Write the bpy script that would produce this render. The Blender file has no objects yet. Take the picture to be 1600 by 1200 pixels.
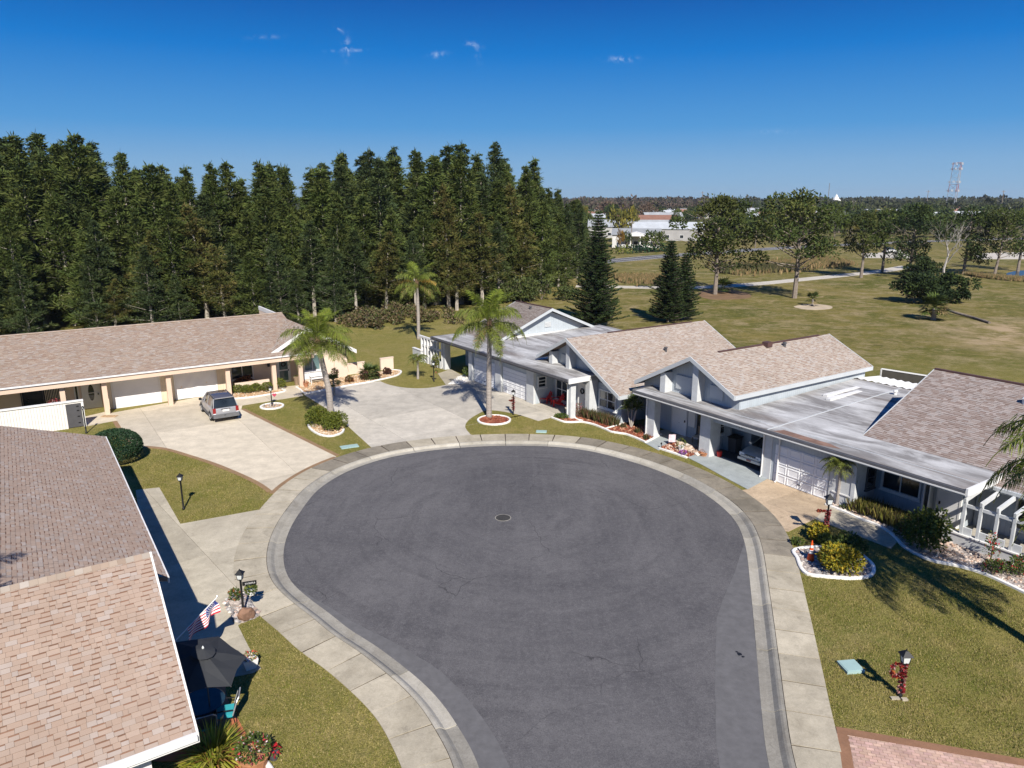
import bpy, bmesh, math, random
from mathutils import Vector, Matrix, noise as mnoise
from mathutils.geometry import tessellate_polygon

random.seed(7)
R = math.radians
S = bpy.context.scene
COL = S.collection

# ------------------------------------------------------------------ camera
CAM_H, FOC = 15.0, 1150.0
PITCH = math.atan((600 - 312) / FOC)
cam = bpy.data.cameras.new('camera')
cam.sensor_width = 36.0
cam.lens = 36.0 * FOC / 1600.0
cam.clip_start = 0.3
cam.clip_end = 9000.0
camo = bpy.data.objects.new('camera', cam)
camo.location = (0, 0, CAM_H)
camo.rotation_euler = (math.pi / 2 - PITCH, 0, 0)
COL.objects.link(camo)
S.camera = camo

# ------------------------------------------------------------------ sky and sun
SUN_EL, SUN_ROT = R(40), R(167.8)
world = bpy.data.worlds.new('World')
S.world = world
world.use_nodes = True
wn, wl = world.node_tree.nodes, world.node_tree.links
wn.clear()
wout = wn.new('ShaderNodeOutputWorld')
wbg = wn.new('ShaderNodeBackground')
wsky = wn.new('ShaderNodeTexSky')
wsky.sky_type = 'NISHITA'
wsky.sun_disc = False
wsky.sun_elevation = SUN_EL
wsky.sun_rotation = SUN_ROT
wsky.altitude = 0
wsky.air_density = 1.0
wsky.dust_density = 0.25
wsky.ozone_density = 3.5
wbg.inputs['Strength'].default_value = 0.085
# clear deep-blue winter sky: the physical sky graded by height above the horizon, same all round
wtc = wn.new('ShaderNodeTexCoord')
wsep = wn.new('ShaderNodeSeparateXYZ')
wl.new(wtc.outputs['Generated'], wsep.inputs[0])
wramp = wn.new('ShaderNodeValToRGB')
wl.new(wsep.outputs['Z'], wramp.inputs[0])
SKYC = [(0.0, (0.262, 0.445, 0.640)), (0.045, (0.190, 0.385, 0.640)), (0.089, (0.075, 0.298, 0.640)), (0.175, (0.002, 0.176, 0.570)),
        (0.234, (0.001, 0.098, 0.410)), (0.45, (0.001, 0.085, 0.36)), (1.0, (0.001, 0.075, 0.33))]
el = wramp.color_ramp.elements
while len(el) < len(SKYC):
    el.new(0.5)
for e_, (p_, c_) in zip(el, SKYC):
    e_.position = p_
    e_.color = (*c_, 1)
wmul = wn.new('ShaderNodeMix')
wmul.data_type = 'RGBA'
wmul.blend_type = 'MULTIPLY'
wmul.inputs[0].default_value = 1.0
wl.new(wramp.outputs[0], wmul.inputs[6])
SKYGAIN = 8.4
wmul.inputs[7].default_value = (SKYGAIN,) * 3 + (1,)
wmix = wn.new('ShaderNodeMix')
wmix.data_type = 'RGBA'
wmix.inputs[0].default_value = 0.98
wl.new(wsky.outputs[0], wmix.inputs[6])
wl.new(wmul.outputs[2], wmix.inputs[7])

def wmath(op, a, b=None):
    n = wn.new('ShaderNodeMath')
    n.operation = op
    for i, s_ in enumerate((a, b)):
        if s_ is None: continue
        if hasattr(s_, 'is_output'): wl.new(s_, n.inputs[i])
        else: n.inputs[i].default_value = s_
    return n.outputs[0]
gx = wmath('DIVIDE', wsep.outputs['X'], wsep.outputs['Y'])
gz = wmath('DIVIDE', wsep.outputs['Z'], wsep.outputs['Y'])
fwd = wmath('GREATER_THAN', wsep.outputs['Y'], 0.1)
cmb = wn.new('ShaderNodeCombineXYZ')
wl.new(gx, cmb.inputs[0]); wl.new(gz, cmb.inputs[2])
wnz = wn.new('ShaderNodeTexNoise')
wnz.inputs['Scale'].default_value = 130
wnz.inputs['Detail'].default_value = 6
wnz.inputs['Distortion'].default_value = 0.6
wl.new(cmb.outputs[0], wnz.inputs['Vector'])
nzr = wn.new('ShaderNodeMapRange')
nzr.inputs['From Min'].default_value = 0.42
nzr.inputs['From Max'].default_value = 0.72
wl.new(wnz.outputs['Fac'], nzr.inputs['Value'])
cirrus = None
for (cx_, cz_, wx_, wz_, rt_, st_) in ((-0.208, 0.186, 0.0045, 0.012, 0.0, 0.8), (-0.205, 0.182, 0.022, 0.0018, 0.02, 0.5), (-0.216, 0.207, 0.006, 0.0018, -0.5, 0.5),
                                 (-0.049, 0.189, 0.0085, 0.0026, -0.25, 1.0), (-0.0445, 0.179, 0.003, 0.010, 0.3, 0.6), (-0.094, 0.177, 0.010, 0.0032, 0.1, 0.7),
                                 (0.139, 0.172, 0.017, 0.003, 0.0, 0.7), (-0.31, 0.197, 0.02, 0.0025, 0.05, 0.25), (0.34, 0.085, 0.03, 0.003, 0.02, 0.2)):
    ddx, ddz = wmath('SUBTRACT', gx, cx_), wmath('SUBTRACT', gz, cz_)
    c_, s_ = math.cos(rt_), math.sin(rt_)
    uu = wmath('DIVIDE', wmath('ADD', wmath('MULTIPLY', ddx, c_), wmath('MULTIPLY', ddz, s_)), wx_)
    vv = wmath('DIVIDE', wmath('SUBTRACT', wmath('MULTIPLY', ddz, c_), wmath('MULTIPLY', ddx, s_)), wz_)
    g_ = wmath('POWER', 2.718, wmath('MULTIPLY', -1.0, wmath('ADD', wmath('MULTIPLY', uu, uu), wmath('MULTIPLY', vv, vv))))
    g_ = wmath('MULTIPLY', g_, st_)
    cirrus = g_ if cirrus is None else wmath('ADD', cirrus, g_)
cirrus = wmath('MULTIPLY', wmath('MULTIPLY', cirrus, nzr.outputs['Result']), wmath('MULTIPLY', fwd, 0.6))
wcl = wn.new('ShaderNodeMix')
wcl.data_type = 'RGBA'
wl.new(cirrus, wcl.inputs[0])
wl.new(wmix.outputs[2], wcl.inputs[6])
wcl.inputs[7].default_value = (6.0, 7.0, 8.5, 1)
wl.new(wcl.outputs[2], wbg.inputs['Color'])
wl.new(wbg.outputs[0], wout.inputs['Surface'])

sun = bpy.data.lights.new('sun', 'SUN')
sun.energy = 5.0
sun.angle = R(0.53)
sun.color = (1.0, 0.95, 0.87)
suno = bpy.data.objects.new('sun', sun)
sd = Vector((math.sin(SUN_ROT) * math.cos(SUN_EL), math.cos(SUN_ROT) * math.cos(SUN_EL), math.sin(SUN_EL)))
suno.rotation_euler = sd.to_track_quat('Z', 'Y').to_euler()
suno.location = (0, 0, 60)
COL.objects.link(suno)

S.view_settings.view_transform = 'Standard'
S.view_settings.look = 'None'
S.view_settings.gamma = 1.0
S.view_settings.use_curve_mapping = False
S.view_settings.exposure = 0.58

# ------------------------------------------------------------------ frames
# the estate is laid out on one grid: a runs along the right-hand house fronts, b across it
TH = R(-56)
UA = Vector((math.cos(TH), math.sin(TH), 0))
UB = Vector((-math.sin(TH), math.cos(TH), 0))
_cp, _sp = math.cos(PITCH), math.sin(PITCH)

def W(a, b, z=0.0):
    return UA * a + UB * b + Vector((0, 0, z))

def gp(px, py, z=0.0):
    """ground point (at height z) surveyed from the photograph"""
    dx = (px - 800) / FOC
    dy = -(py - 600) / FOC
    d = (dx, _cp + dy * _sp, -_sp + dy * _cp)
    t = (z - CAM_H) / d[2]
    return Vector((d[0] * t, d[1] * t, z))

def hgt(py, p):
    """height of the point above p that was surveyed at picture row py"""
    dy = -(py - 600) / FOC
    return CAM_H + p.y * (-_sp + dy * _cp) / (_cp + dy * _sp)

def catmull(pts, n=6, closed=False):
    out = []
    m = len(pts)
    rng = range(m if closed else m - 1)
    for i in rng:
        if closed:
            p0, p1, p2, p3 = pts[(i - 1) % m], pts[i], pts[(i + 1) % m], pts[(i + 2) % m]
        else:
            p0, p1, p2, p3 = pts[max(i - 1, 0)], pts[i], pts[i + 1], pts[min(i + 2, m - 1)]
        for k in range(n):
            t = k / n
            out.append(0.5 * ((2 * p1) + (p2 - p0) * t + (2 * p0 - 5 * p1 + 4 * p2 - p3) * t * t
                              + (3 * p1 - p0 - 3 * p2 + p3) * t ** 3))
    if not closed:
        out.append(pts[-1].copy())
    return out

def resample(pts, step):
    d = [0.0]
    for i in range(1, len(pts)):
        d.append(d[-1] + (pts[i] - pts[i - 1]).length)
    n = max(2, int(round(d[-1] / step)) + 1)
    out, j = [], 0
    for k in range(n):
        s = d[-1] * k / (n - 1)
        while j < len(d) - 2 and d[j + 1] < s:
            j += 1
        t = (s - d[j]) / max(1e-9, d[j + 1] - d[j])
        out.append(pts[j].lerp(pts[j + 1], t))
    return out

def normals2d(pts):
    """left-hand normals of a polyline"""
    out = []
    for i in range(len(pts)):
        t = pts[min(i + 1, len(pts) - 1)] - pts[max(i - 1, 0)]
        t.z = 0
        t.normalize()
        out.append(Vector((-t.y, t.x, 0)))
    return out

# ------------------------------------------------------------------ mesh builder
class MB:
    def __init__(self, off=(0, 0, 0)):
        self.v, self.f, self.t, self.mi = [], [], [], []
        self.off = off
        self.M = None
        self.tint = (1, 1, 1)
        self.m = 0
        self.hastint = False

    def add(self, vs, fs, tint=None):
        n = len(self.v)
        o = self.off
        if self.M is not None:
            vs = [self.M @ Vector(p) for p in vs]
        self.v.extend((p[0] - o[0], p[1] - o[1], p[2] - o[2]) for p in vs)
        self.f.extend(tuple(i + n for i in f) for f in fs)
        tt = tint or self.tint
        if tint:
            self.hastint = True
        self.t.extend([tt] * len(fs))
        self.mi.extend([self.m] * len(fs))
        return self

    def box(self, x0, x1, y0, y1, z0, z1, tint=None):
        if x0 > x1: x0, x1 = x1, x0
        if y0 > y1: y0, y1 = y1, y0
        if z0 > z1: z0, z1 = z1, z0
        return self.add([(x0, y0, z0), (x1, y0, z0), (x1, y1, z0), (x0, y1, z0),
                         (x0, y0, z1), (x1, y0, z1), (x1, y1, z1), (x0, y1, z1)],
                        [(0, 3, 2, 1), (4, 5, 6, 7), (0, 1, 5, 4), (1, 2, 6, 5), (2, 3, 7, 6), (3, 0, 4, 7)], tint)

    def prism(self, poly, z0, z1, tint=None):
        n = len(poly)
        area = sum(poly[i][0] * poly[(i + 1) % n][1] - poly[(i + 1) % n][0] * poly[i][1] for i in range(n))
        if area < 0:
            poly = list(reversed(poly))
        vs = [(p[0], p[1], z0) for p in poly] + [(p[0], p[1], z1) for p in poly]
        fs = [(i, (i + 1) % n, n + (i + 1) % n, n + i) for i in range(n)]
        tris = tessellate_polygon([[Vector((p[0], p[1], 0)) for p in poly]])
        for t in tris:
            a, b, c = [Vector((poly[i][0], poly[i][1], 0)) for i in t]
            if (b - a).cross(c - a).z < 0:
                t = (t[0], t[2], t[1])
            fs.append(tuple(i + n for i in t))
            fs.append((t[0], t[2], t[1]))
        return self.add(vs, fs, tint)

    def slab(self, p, th, tint=None):
        """polygon p of 3D points (counter-clockwise seen from outside) with thickness th behind it"""
        p = [Vector(q) for q in p]
        n = (p[1] - p[0]).cross(p[2] - p[0]).normalized()
        k = len(p)
        vs = p + [q - n * th for q in p]
        fs = [tuple(range(k)), tuple(reversed(range(k, 2 * k)))]
        fs += [(i, i + k, (i + 1) % k + k, (i + 1) % k) for i in range(k)]
        return self.add(vs, fs, tint)

    def beam(self, p, q, w, h, up=(0, 0, 1), tint=None):
        p, q = Vector(p), Vector(q)
        d = (q - p).normalized()
        s = d.cross(Vector(up))
        if s.length < 1e-4:
            s = d.cross(Vector((1, 0, 0)))
        s.normalize()
        u = s.cross(d).normalized()
        vs = []
        for e in (p, q):
            vs += [e - s * w / 2 - u * h / 2, e + s * w / 2 - u * h / 2, e + s * w / 2 + u * h / 2, e - s * w / 2 + u * h / 2]
        return self.add(vs, [(0, 3, 2, 1), (4, 5, 6, 7), (0, 1, 5, 4), (1, 2, 6, 5), (2, 3, 7, 6), (3, 0, 4, 7)], tint)

    def tube(self, pts, rad, n=8, cap=True, tint=None):
        pts = [Vector(p) for p in pts]
        if not isinstance(rad, (list, tuple)):
            rad = [rad] * len(pts)
        vs, fs = [], []
        ref = Vector((0.13, 0.97, 0.2))
        for i, p in enumerate(pts):
            d = (pts[min(i + 1, len(pts) - 1)] - pts[max(i - 1, 0)]).normalized()
            s = d.cross(ref)
            if s.length < 0.05:
                s = d.cross(Vector((1, 0, 0)))
            s.normalize()
            u = s.cross(d)
            for k in range(n):
                an = 2 * math.pi * k / n
                vs.append(p + (s * math.cos(an) + u * math.sin(an)) * rad[i])
        for i in range(len(pts) - 1):
            for k in range(n):
                fs.append((i * n + k, (i + 1) * n + k, (i + 1) * n + (k + 1) % n, i * n + (k + 1) % n))
        if cap:
            fs.append(tuple(range(n)))
            fs.append(tuple(reversed(range((len(pts) - 1) * n, len(pts) * n))))
        return self.add(vs, fs, tint)

    def lathe(self, prof, n=12, c=(0, 0, 0), tint=None):
        vs, fs = [], []
        for r, z in prof:
            for k in range(n):
                an = 2 * math.pi * k / n
                vs.append((c[0] + r * math.cos(an), c[1] + r * math.sin(an), c[2] + z))
        for i in range(len(prof) - 1):
            for k in range(n):
                fs.append((i * n + k, i * n + (k + 1) % n, (i + 1) * n + (k + 1) % n, (i + 1) * n + k))
        fs.append(tuple(reversed(range(n))))
        fs.append(tuple(range((len(prof) - 1) * n, len(prof) * n)))
        return self.add(vs, fs, tint)

    def leaf(self, p, d, L, w, n=None, tint=None, tip=0.15):
        """one kite-shaped leaf from p along d"""
        p, d = Vector(p), Vector(d).normalized()
        if n is None:
            n = Vector((random.uniform(-1, 1), random.uniform(-1, 1), random.uniform(0, 1)))
        s = d.cross(Vector(n))
        if s.length < 1e-3:
            s = d.cross(Vector((0.3, 0.5, 0.8)))
        s.normalize()
        s = s * (w / 2)
        m = p + d * L * 0.45
        e = p + d * L
        return self.add([p, m - s, e, m + s], [(0, 1, 2, 3)], tint)

    def ico(self, c, r, sub=1, jit=0.0, sc=(1, 1, 1), tint=None, seed=0):
        bm = bmesh.new()
        bmesh.ops.create_icosphere(bm, subdivisions=sub, radius=1.0)
        rr = random.Random(seed or random.random())
        vs = []
        for v in bm.verts:
            k = 1 + rr.uniform(-jit, jit)
            vs.append((c[0] + v.co.x * r * sc[0] * k, c[1] + v.co.y * r * sc[1] * k, c[2] + v.co.z * r * sc[2] * k))
        bm.verts.index_update()
        fs = [tuple(v.index for v in f.verts) for f in bm.faces]
        bm.free()
        return self.add(vs, fs, tint)

    def mesh(self, name, mats, smooth=False):
        me = bpy.data.meshes.new(name)
        me.from_pydata([tuple(x) for x in self.v], [], self.f)
        if not isinstance(mats, (list, tuple)):
            mats = [mats]
        for m in mats:
            me.materials.append(m)
        if len(mats) > 1:
            me.polygons.foreach_set('material_index', self.mi)
        if self.hastint:
            at = me.attributes.new('tint', 'FLOAT_COLOR', 'FACE')
            buf = []
            for t in self.t:
                buf.extend((t[0], t[1], t[2], 1.0))
            at.data.foreach_set('color', buf)
        if smooth:
            me.polygons.foreach_set('use_smooth', [True] * len(me.polygons))
        me.update()
        return me

    def build(self, name, mats, parent=None, smooth=False):
        return link(name, self.mesh(name, mats, smooth), parent)

def link(name, me, parent=None):
    o = bpy.data.objects.new(name, me)
    COL.objects.link(o)
    if parent is not None:
        o.parent = parent
    return o

def tag(o, label=None, cat=None, group=None, kind=None):
    if label: o['label'] = label
    if cat: o['category'] = cat
    if group: o['group'] = group
    if kind: o['kind'] = kind
    return o

def thing(name, label, cat, loc=(0, 0, 0), rotz=0.0, group=None):
    o = bpy.data.objects.new(name, None)
    o.empty_display_size = 0.3
    COL.objects.link(o)
    o.location = loc
    o.rotation_euler = (0, 0, rotz)
    return tag(o, label, cat, group)

def struct(o):
    o['kind'] = 'structure'
    return o

def stuff(o):
    o['kind'] = 'stuff'
    return o

def dup(root, loc, rotz=0.0, scale=1.0, label=None, group=None):
    def cp(o, par):
        c = o.copy()
        COL.objects.link(c)
        if par is not None:
            c.parent = par
        for ch in kids.get(o, ()):
            cp(ch, c)
        return c
    kids = {}
    stack = [root]
    while stack:
        o = stack.pop()
        kids[o] = list(o.children)
        stack.extend(kids[o])
    c = cp(root, None)
    c.location = loc
    c.rotation_euler = (0, 0, rotz)
    c.scale = (scale,) * 3 if not isinstance(scale, (tuple, list)) else scale
    if label: c['label'] = label
    if group: c['group'] = group
    return c

# ------------------------------------------------------------------ materials
def _mix(nt, fac, c1, c2, mode='MIX'):
    n = nt.nodes.new('ShaderNodeMix')
    n.data_type = 'RGBA'
    n.blend_type = mode
    for s, k in ((fac, 0), (c1, 6), (c2, 7)):
        if hasattr(s, 'is_output'):
            nt.links.new(s, n.inputs[k])
        else:
            n.inputs[k].default_value = s if k == 0 else (*s, 1) if len(s) == 3 else s
    return n.outputs[2]

def _noise(nt, co, scale, det=4, rough=0.55, dist=0.0):
    n = nt.nodes.new('ShaderNodeTexNoise')
    n.inputs['Scale'].default_value = scale
    n.inputs['Detail'].default_value = det
    n.inputs['Roughness'].default_value = rough
    n.inputs['Distortion'].default_value = dist
    nt.links.new(co, n.inputs['Vector'])
    return n.outputs['Fac']

def _ramp(nt, fac, lo, hi):
    n = nt.nodes.new('ShaderNodeMapRange')
    n.inputs['From Min'].default_value = lo
    n.inputs['From Max'].default_value = hi
    n.clamp = True
    nt.links.new(fac, n.inputs['Value'])
    return n.outputs['Result']

def _math(nt, op, a, b=None):
    n = nt.nodes.new('ShaderNodeMath')
    n.operation = op
    for i, s in enumerate((a, b)):
        if s is None: continue
        if hasattr(s, 'is_output'):
            nt.links.new(s, n.inputs[i])
        else:
            n.inputs[i].default_value = s
    return n.outputs[0]

def _coord(nt, world_=False, sc=None):
    if world_:
        o = nt.nodes.new('ShaderNodeNewGeometry').outputs['Position']
    else:
        o = nt.nodes.new('ShaderNodeTexCoord').outputs['Object']
    if sc:
        m = nt.nodes.new('ShaderNodeMapping')
        m.inputs['Scale'].default_value = sc
        nt.links.new(o, m.inputs['Vector'])
        o = m.outputs[0]
    return o

def newmat(name):
    m = bpy.data.materials.new(name)
    m.use_nodes = True
    nt = m.node_tree
    bs = nt.nodes['Principled BSDF']
    return m, nt, bs

def _bump(nt, bs, fac, strength, dist):
    b = nt.nodes.new('ShaderNodeBump')
    b.inputs['Strength'].default_value = strength
    b.inputs['Distance'].default_value = dist
    nt.links.new(fac, b.inputs['Height'])
    nt.links.new(b.outputs[0], bs.inputs['Normal'])

def mat(name, col, rough=0.7, var=0.12, scale=2.0, spec=0.3, metal=0.0, bump=0.0, bscale=40.0, bdist=0.01,
        attr=False, orand=0.0, dirt=None, dirt_amt=0.35, dscale=0.8, world_=False, sc=None, coat=0.0, transl=0.0):
    m, nt, bs = newmat(name)
    co = _coord(nt, world_, sc)
    lo = tuple(c * (1 - var) for c in col)
    hi = tuple(min(1, c * (1 + var)) for c in col)
    c = _mix(nt, _ramp(nt, _noise(nt, co, scale, 5, 0.6), 0.3, 0.7), lo, hi)
    if dirt:
        c = _mix(nt, _math(nt, 'MULTIPLY', _ramp(nt, _noise(nt, co, dscale, 8, 0.68, 0.4), 0.48, 0.72), dirt_amt), c, dirt)
    if attr:
        a = nt.nodes.new('ShaderNodeAttribute')
        a.attribute_name = 'tint'
        c = _mix(nt, 1.0, c, a.outputs['Color'], 'MULTIPLY')
    if orand:
        oi = nt.nodes.new('ShaderNodeObjectInfo')
        hs = nt.nodes.new('ShaderNodeHueSaturation')
        mr = nt.nodes.new('ShaderNodeMapRange')
        mr.inputs['To Min'].default_value = 1 - orand
        mr.inputs['To Max'].default_value = 1 + orand
        nt.links.new(oi.outputs['Random'], mr.inputs['Value'])
        nt.links.new(mr.outputs[0], hs.inputs['Value'])
        nt.links.new(c, hs.inputs['Color'])
        c = hs.outputs[0]
    nt.links.new(c, bs.inputs['Base Color'])
    bs.inputs['Roughness'].default_value = rough
    bs.inputs['Specular IOR Level'].default_value = spec
    bs.inputs['Metallic'].default_value = metal
    bs.inputs['Coat Weight'].default_value = coat
    if bump:
        _bump(nt, bs, _noise(nt, co, bscale, 4, 0.6), bump, bdist)
    if transl:
        tr = nt.nodes.new('ShaderNodeBsdfTranslucent')
        nt.links.new(c, tr.inputs['Color'])
        mx = nt.nodes.new('ShaderNodeMixShader')
        mx.inputs[0].default_value = transl
        nt.links.new(bs.outputs[0], mx.inputs[1])
        nt.links.new(tr.outputs[0], mx.inputs[2])
        nt.links.new(mx.outputs[0], nt.nodes['Material Output'].inputs['Surface'])
    return m

def mat_grass():
    m, nt, bs = newmat('lawn_grass')
    co = _coord(nt, True)
    big = _ramp(nt, _noise(nt, co, 0.16, 5, 0.65, 0.8), 0.36, 0.64)
    mid = _ramp(nt, _noise(nt, co, 0.85, 7, 0.75, 0.4), 0.40, 0.62)
    patch = _ramp(nt, _noise(nt, co, 2.3, 6, 0.75, 0.3), 0.40, 0.62)
    fine = _noise(nt, co, 8.0, 5, 0.8)
    vfine = _noise(nt, co, 24.0, 3, 0.75)
    c = _mix(nt, big, (0.130, 0.150, 0.024), (0.235, 0.205, 0.050))
    c = _mix(nt, _math(nt, 'MULTIPLY', mid, 0.8), c, (0.310, 0.250, 0.080))
    c = _mix(nt, _math(nt, 'MULTIPLY', _ramp(nt, _noise(nt, co, 0.33, 6, 0.72, 0.6), 0.52, 0.66), 0.7), c, (0.36, 0.28, 0.125))
    c = _mix(nt, _math(nt, 'MULTIPLY', patch, 0.55), c, (0.118, 0.128, 0.026))
    c = _mix(nt, _ramp(nt, fine, 0.36, 0.60), _mix(nt, 1.0, c, (0.48, 0.50, 0.44), 'MULTIPLY'), c)
    c = _mix(nt, _math(nt, 'MULTIPLY', _ramp(nt, vfine, 0.48, 0.66), 0.7), c, (0.46, 0.37, 0.16))
    c = _mix(nt, _math(nt, 'MULTIPLY', _ramp(nt, _noise(nt, co, 20.0, 3, 0.75), 0.54, 0.68), 0.6), c, (0.060, 0.066, 0.014))
    # open field beyond the houses: drier, with bare sandy patches
    sx = nt.nodes.new('ShaderNodeSeparateXYZ')
    nt.links.new(co, sx.inputs[0])
    far = _math(nt, 'MULTIPLY', _ramp(nt, sx.outputs['Y'], 52, 75), _ramp(nt, _math(nt, 'ADD', sx.outputs['X'], _math(nt, 'MULTIPLY', sx.outputs['Y'], 0.2)), -5, 40))
    fld = _mix(nt, _ramp(nt, _noise(nt, co, 0.06, 7, 0.7, 0.9), 0.38, 0.62), (0.088, 0.094, 0.018), (0.205, 0.162, 0.052))
    st3 = nt.nodes.new('ShaderNodeMapping')
    st3.inputs['Scale'].default_value = (0.22, 0.30, 1)
    nt.links.new(co, st3.inputs['Vector'])
    fld = _mix(nt, _math(nt, 'MULTIPLY', _ramp(nt, _noise(nt, st3.outputs[0], 1.0, 8, 0.8, 0.6), 0.50, 0.62), 0.85), fld, (0.33, 0.255, 0.145))
    fld = _mix(nt, _math(nt, 'MULTIPLY', _ramp(nt, _noise(nt, st3.outputs[0], 1.7, 8, 0.8, 0.4), 0.52, 0.64), 0.8), fld, (0.070, 0.070, 0.018))
    fld = _mix(nt, _math(nt, 'MULTIPLY', _ramp(nt, _noise(nt, co, 1.3, 6, 0.8), 0.5, 0.66), 0.55), fld, (0.075, 0.074, 0.020))
    fld = _mix(nt, _math(nt, 'MULTIPLY', _ramp(nt, _noise(nt, co, 0.55, 8, 0.85, 0.3), 0.5, 0.62), 0.7), fld, (0.30, 0.235, 0.12))
    fld = _mix(nt, _math(nt, 'MULTIPLY', _ramp(nt, _noise(nt, co, 3.2, 6, 0.85), 0.5, 0.66), 0.6), fld, (0.062, 0.064, 0.016))
    # worn sand in the middle right
    e = _math(nt, 'ADD', _math(nt, 'POWER', _math(nt, 'DIVIDE', _math(nt, 'SUBTRACT', sx.outputs['X'], 66), 20), 2),
              _math(nt, 'POWER', _math(nt, 'DIVIDE', _math(nt, 'SUBTRACT', sx.outputs['Y'], 80), 16), 2))
    sand = _math(nt, 'MULTIPLY', _ramp(nt, _math(nt, 'SUBTRACT', 1.15, e), 0.0, 0.8), _ramp(nt, _noise(nt, co, 0.22, 7, 0.7, 0.5), 0.42, 0.6))
    fld = _mix(nt, _math(nt, 'MULTIPLY', sand, 0.8), fld, (0.42, 0.31, 0.195))
    c = _mix(nt, far, c, fld)
    fw = _ramp(nt, sx.outputs['Y'], 230, 420)
    c = _mix(nt, fw, c, (0.075, 0.075, 0.03))
    nt.links.new(c, bs.inputs['Base Color'])
    bs.inputs['Roughness'].default_value = 0.95
    bs.inputs['Specular IOR Level'].default_value = 0.05
    _bump(nt, bs, _math(nt, 'ADD', fine, _math(nt, 'MULTIPLY', vfine, 0.8)), 1.0, 0.05)
    return m

def mat_asphalt():
    m, nt, bs = newmat('asphalt')
    co = _coord(nt, True)
    base = _mix(nt, _ramp(nt, _noise(nt, co, 0.15, 6, 0.62, 0.7), 0.34, 0.66), (0.0686, 0.0659, 0.0697), (0.1188, 0.1130, 0.1142))
    # slow arcs of tyres turning round the circle
    sp = nt.nodes.new('ShaderNodeVectorMath')
    sp.operation = 'SUBTRACT'
    nt.links.new(co, sp.inputs[0])
    sp.inputs[1].default_value = (0.8, 33.5, 0)
    sq = nt.nodes.new('ShaderNodeSeparateXYZ')
    nt.links.new(sp.outputs[0], sq.inputs[0])
    ln = nt.nodes.new('ShaderNodeVectorMath')
    ln.operation = 'LENGTH'
    nt.links.new(sp.outputs[0], ln.inputs[0])
    cb = nt.nodes.new('ShaderNodeCombineXYZ')
    nt.links.new(_math(nt, 'MULTIPLY', ln.outputs['Value'], 1.5), cb.inputs[0])
    nt.links.new(_math(nt, 'MULTIPLY', _math(nt, 'ARCTAN2', sq.outputs['Y'], sq.outputs['X']), 1.1), cb.inputs[1])
    base = _mix(nt, _math(nt, 'MULTIPLY', _ramp(nt, _noise(nt, cb.outputs[0], 1.0, 5, 0.62, 0.5), 0.50, 0.70), 0.6), base, (0.0546, 0.0522, 0.0563))
    base = _mix(nt, _math(nt, 'MULTIPLY', _ramp(nt, _noise(nt, cb.outputs[0], 0.7, 4, 0.6, 0.8), 0.55, 0.75), 0.35), base, (0.1408, 0.1344, 0.1344))
    # faint raking streaks along the street
    st = nt.nodes.new('ShaderNodeMapping')
    st.inputs['Rotation'].default_value = (0, 0, R(-12))
    st.inputs['Scale'].default_value = (2.2, 0.10, 1)
    nt.links.new(co, st.inputs['Vector'])
    base = _mix(nt, _math(nt, 'MULTIPLY', _ramp(nt, _noise(nt, st.outputs[0], 1.0, 4, 0.6, 0.3), 0.48, 0.75), 0.30), base, (0.1452, 0.1387, 0.1394))
    st2 = nt.nodes.new('ShaderNodeMapping')
    st2.inputs['Rotation'].default_value = (0, 0, R(24))
    st2.inputs['Scale'].default_value = (0.22, 1.3, 1)
    nt.links.new(co, st2.inputs['Vector'])
    base = _mix(nt, _math(nt, 'MULTIPLY', _ramp(nt, _noise(nt, st2.outputs[0], 0.7, 5, 0.6, 0.6), 0.55, 0.8), 0.35), base, (0.0598, 0.0574, 0.0613))
    base = _mix(nt, _math(nt, 'MULTIPLY', _ramp(nt, _noise(nt, co, 2.6, 6, 0.7), 0.45, 0.75), 0.25), base, (0.1496, 0.1430, 0.1411))
    base = _mix(nt, _math(nt, 'MULTIPLY', _ramp(nt, _noise(nt, co, 0.9, 7, 0.75, 0.5), 0.5, 0.7), 0.4), base, (0.0605, 0.0578, 0.0609))
    base = _mix(nt, _math(nt, 'MULTIPLY', _ramp(nt, _noise(nt, co, 6.5, 6, 0.8), 0.48, 0.68), 0.45), base, (0.1595, 0.1519, 0.1522))
    base = _mix(nt, _math(nt, 'MULTIPLY', _ramp(nt, _noise(nt, co, 5.0, 6, 0.8), 0.52, 0.68), 0.5), base, (0.0528, 0.0503, 0.0536))
    vo = nt.nodes.new('ShaderNodeTexVoronoi')
    vo.feature = 'DISTANCE_TO_EDGE'
    vo.inputs['Scale'].default_value = 0.17
    wv = nt.nodes.new('ShaderNodeVectorMath')
    wv.operation = 'ADD'
    nt.links.new(co, wv.inputs[0])
    cz = nt.nodes.new('ShaderNodeTexNoise')
    cz.inputs['Scale'].default_value = 0.7
    cz.inputs['Detail'].default_value = 6
    nt.links.new(co, cz.inputs['Vector'])
    nt.links.new(cz.outputs['Color'], wv.inputs[1])
    nt.links.new(wv.outputs[0], vo.inputs['Vector'])
    crk = _math(nt, 'MULTIPLY', _math(nt, 'LESS_THAN', vo.outputs['Distance'], 0.0028), _ramp(nt, _noise(nt, co, 0.25, 3, 0.6), 0.5, 0.6))
    base = _mix(nt, _math(nt, 'MULTIPLY', crk, 0.7), base, (0.0330, 0.0321, 0.0336))
    g = _noise(nt, co, 26.0, 3, 0.8)
    base = _mix(nt, _math(nt, 'MULTIPLY', _ramp(nt, g, 0.5, 0.75), 0.5), base, (0.1936, 0.1858, 0.1848))
    base = _mix(nt, _math(nt, 'MULTIPLY', _ramp(nt, _noise(nt, co, 21.0, 2, 0.7), 0.55, 0.72), 0.6), base, (0.0352, 0.0342, 0.0370))
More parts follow.
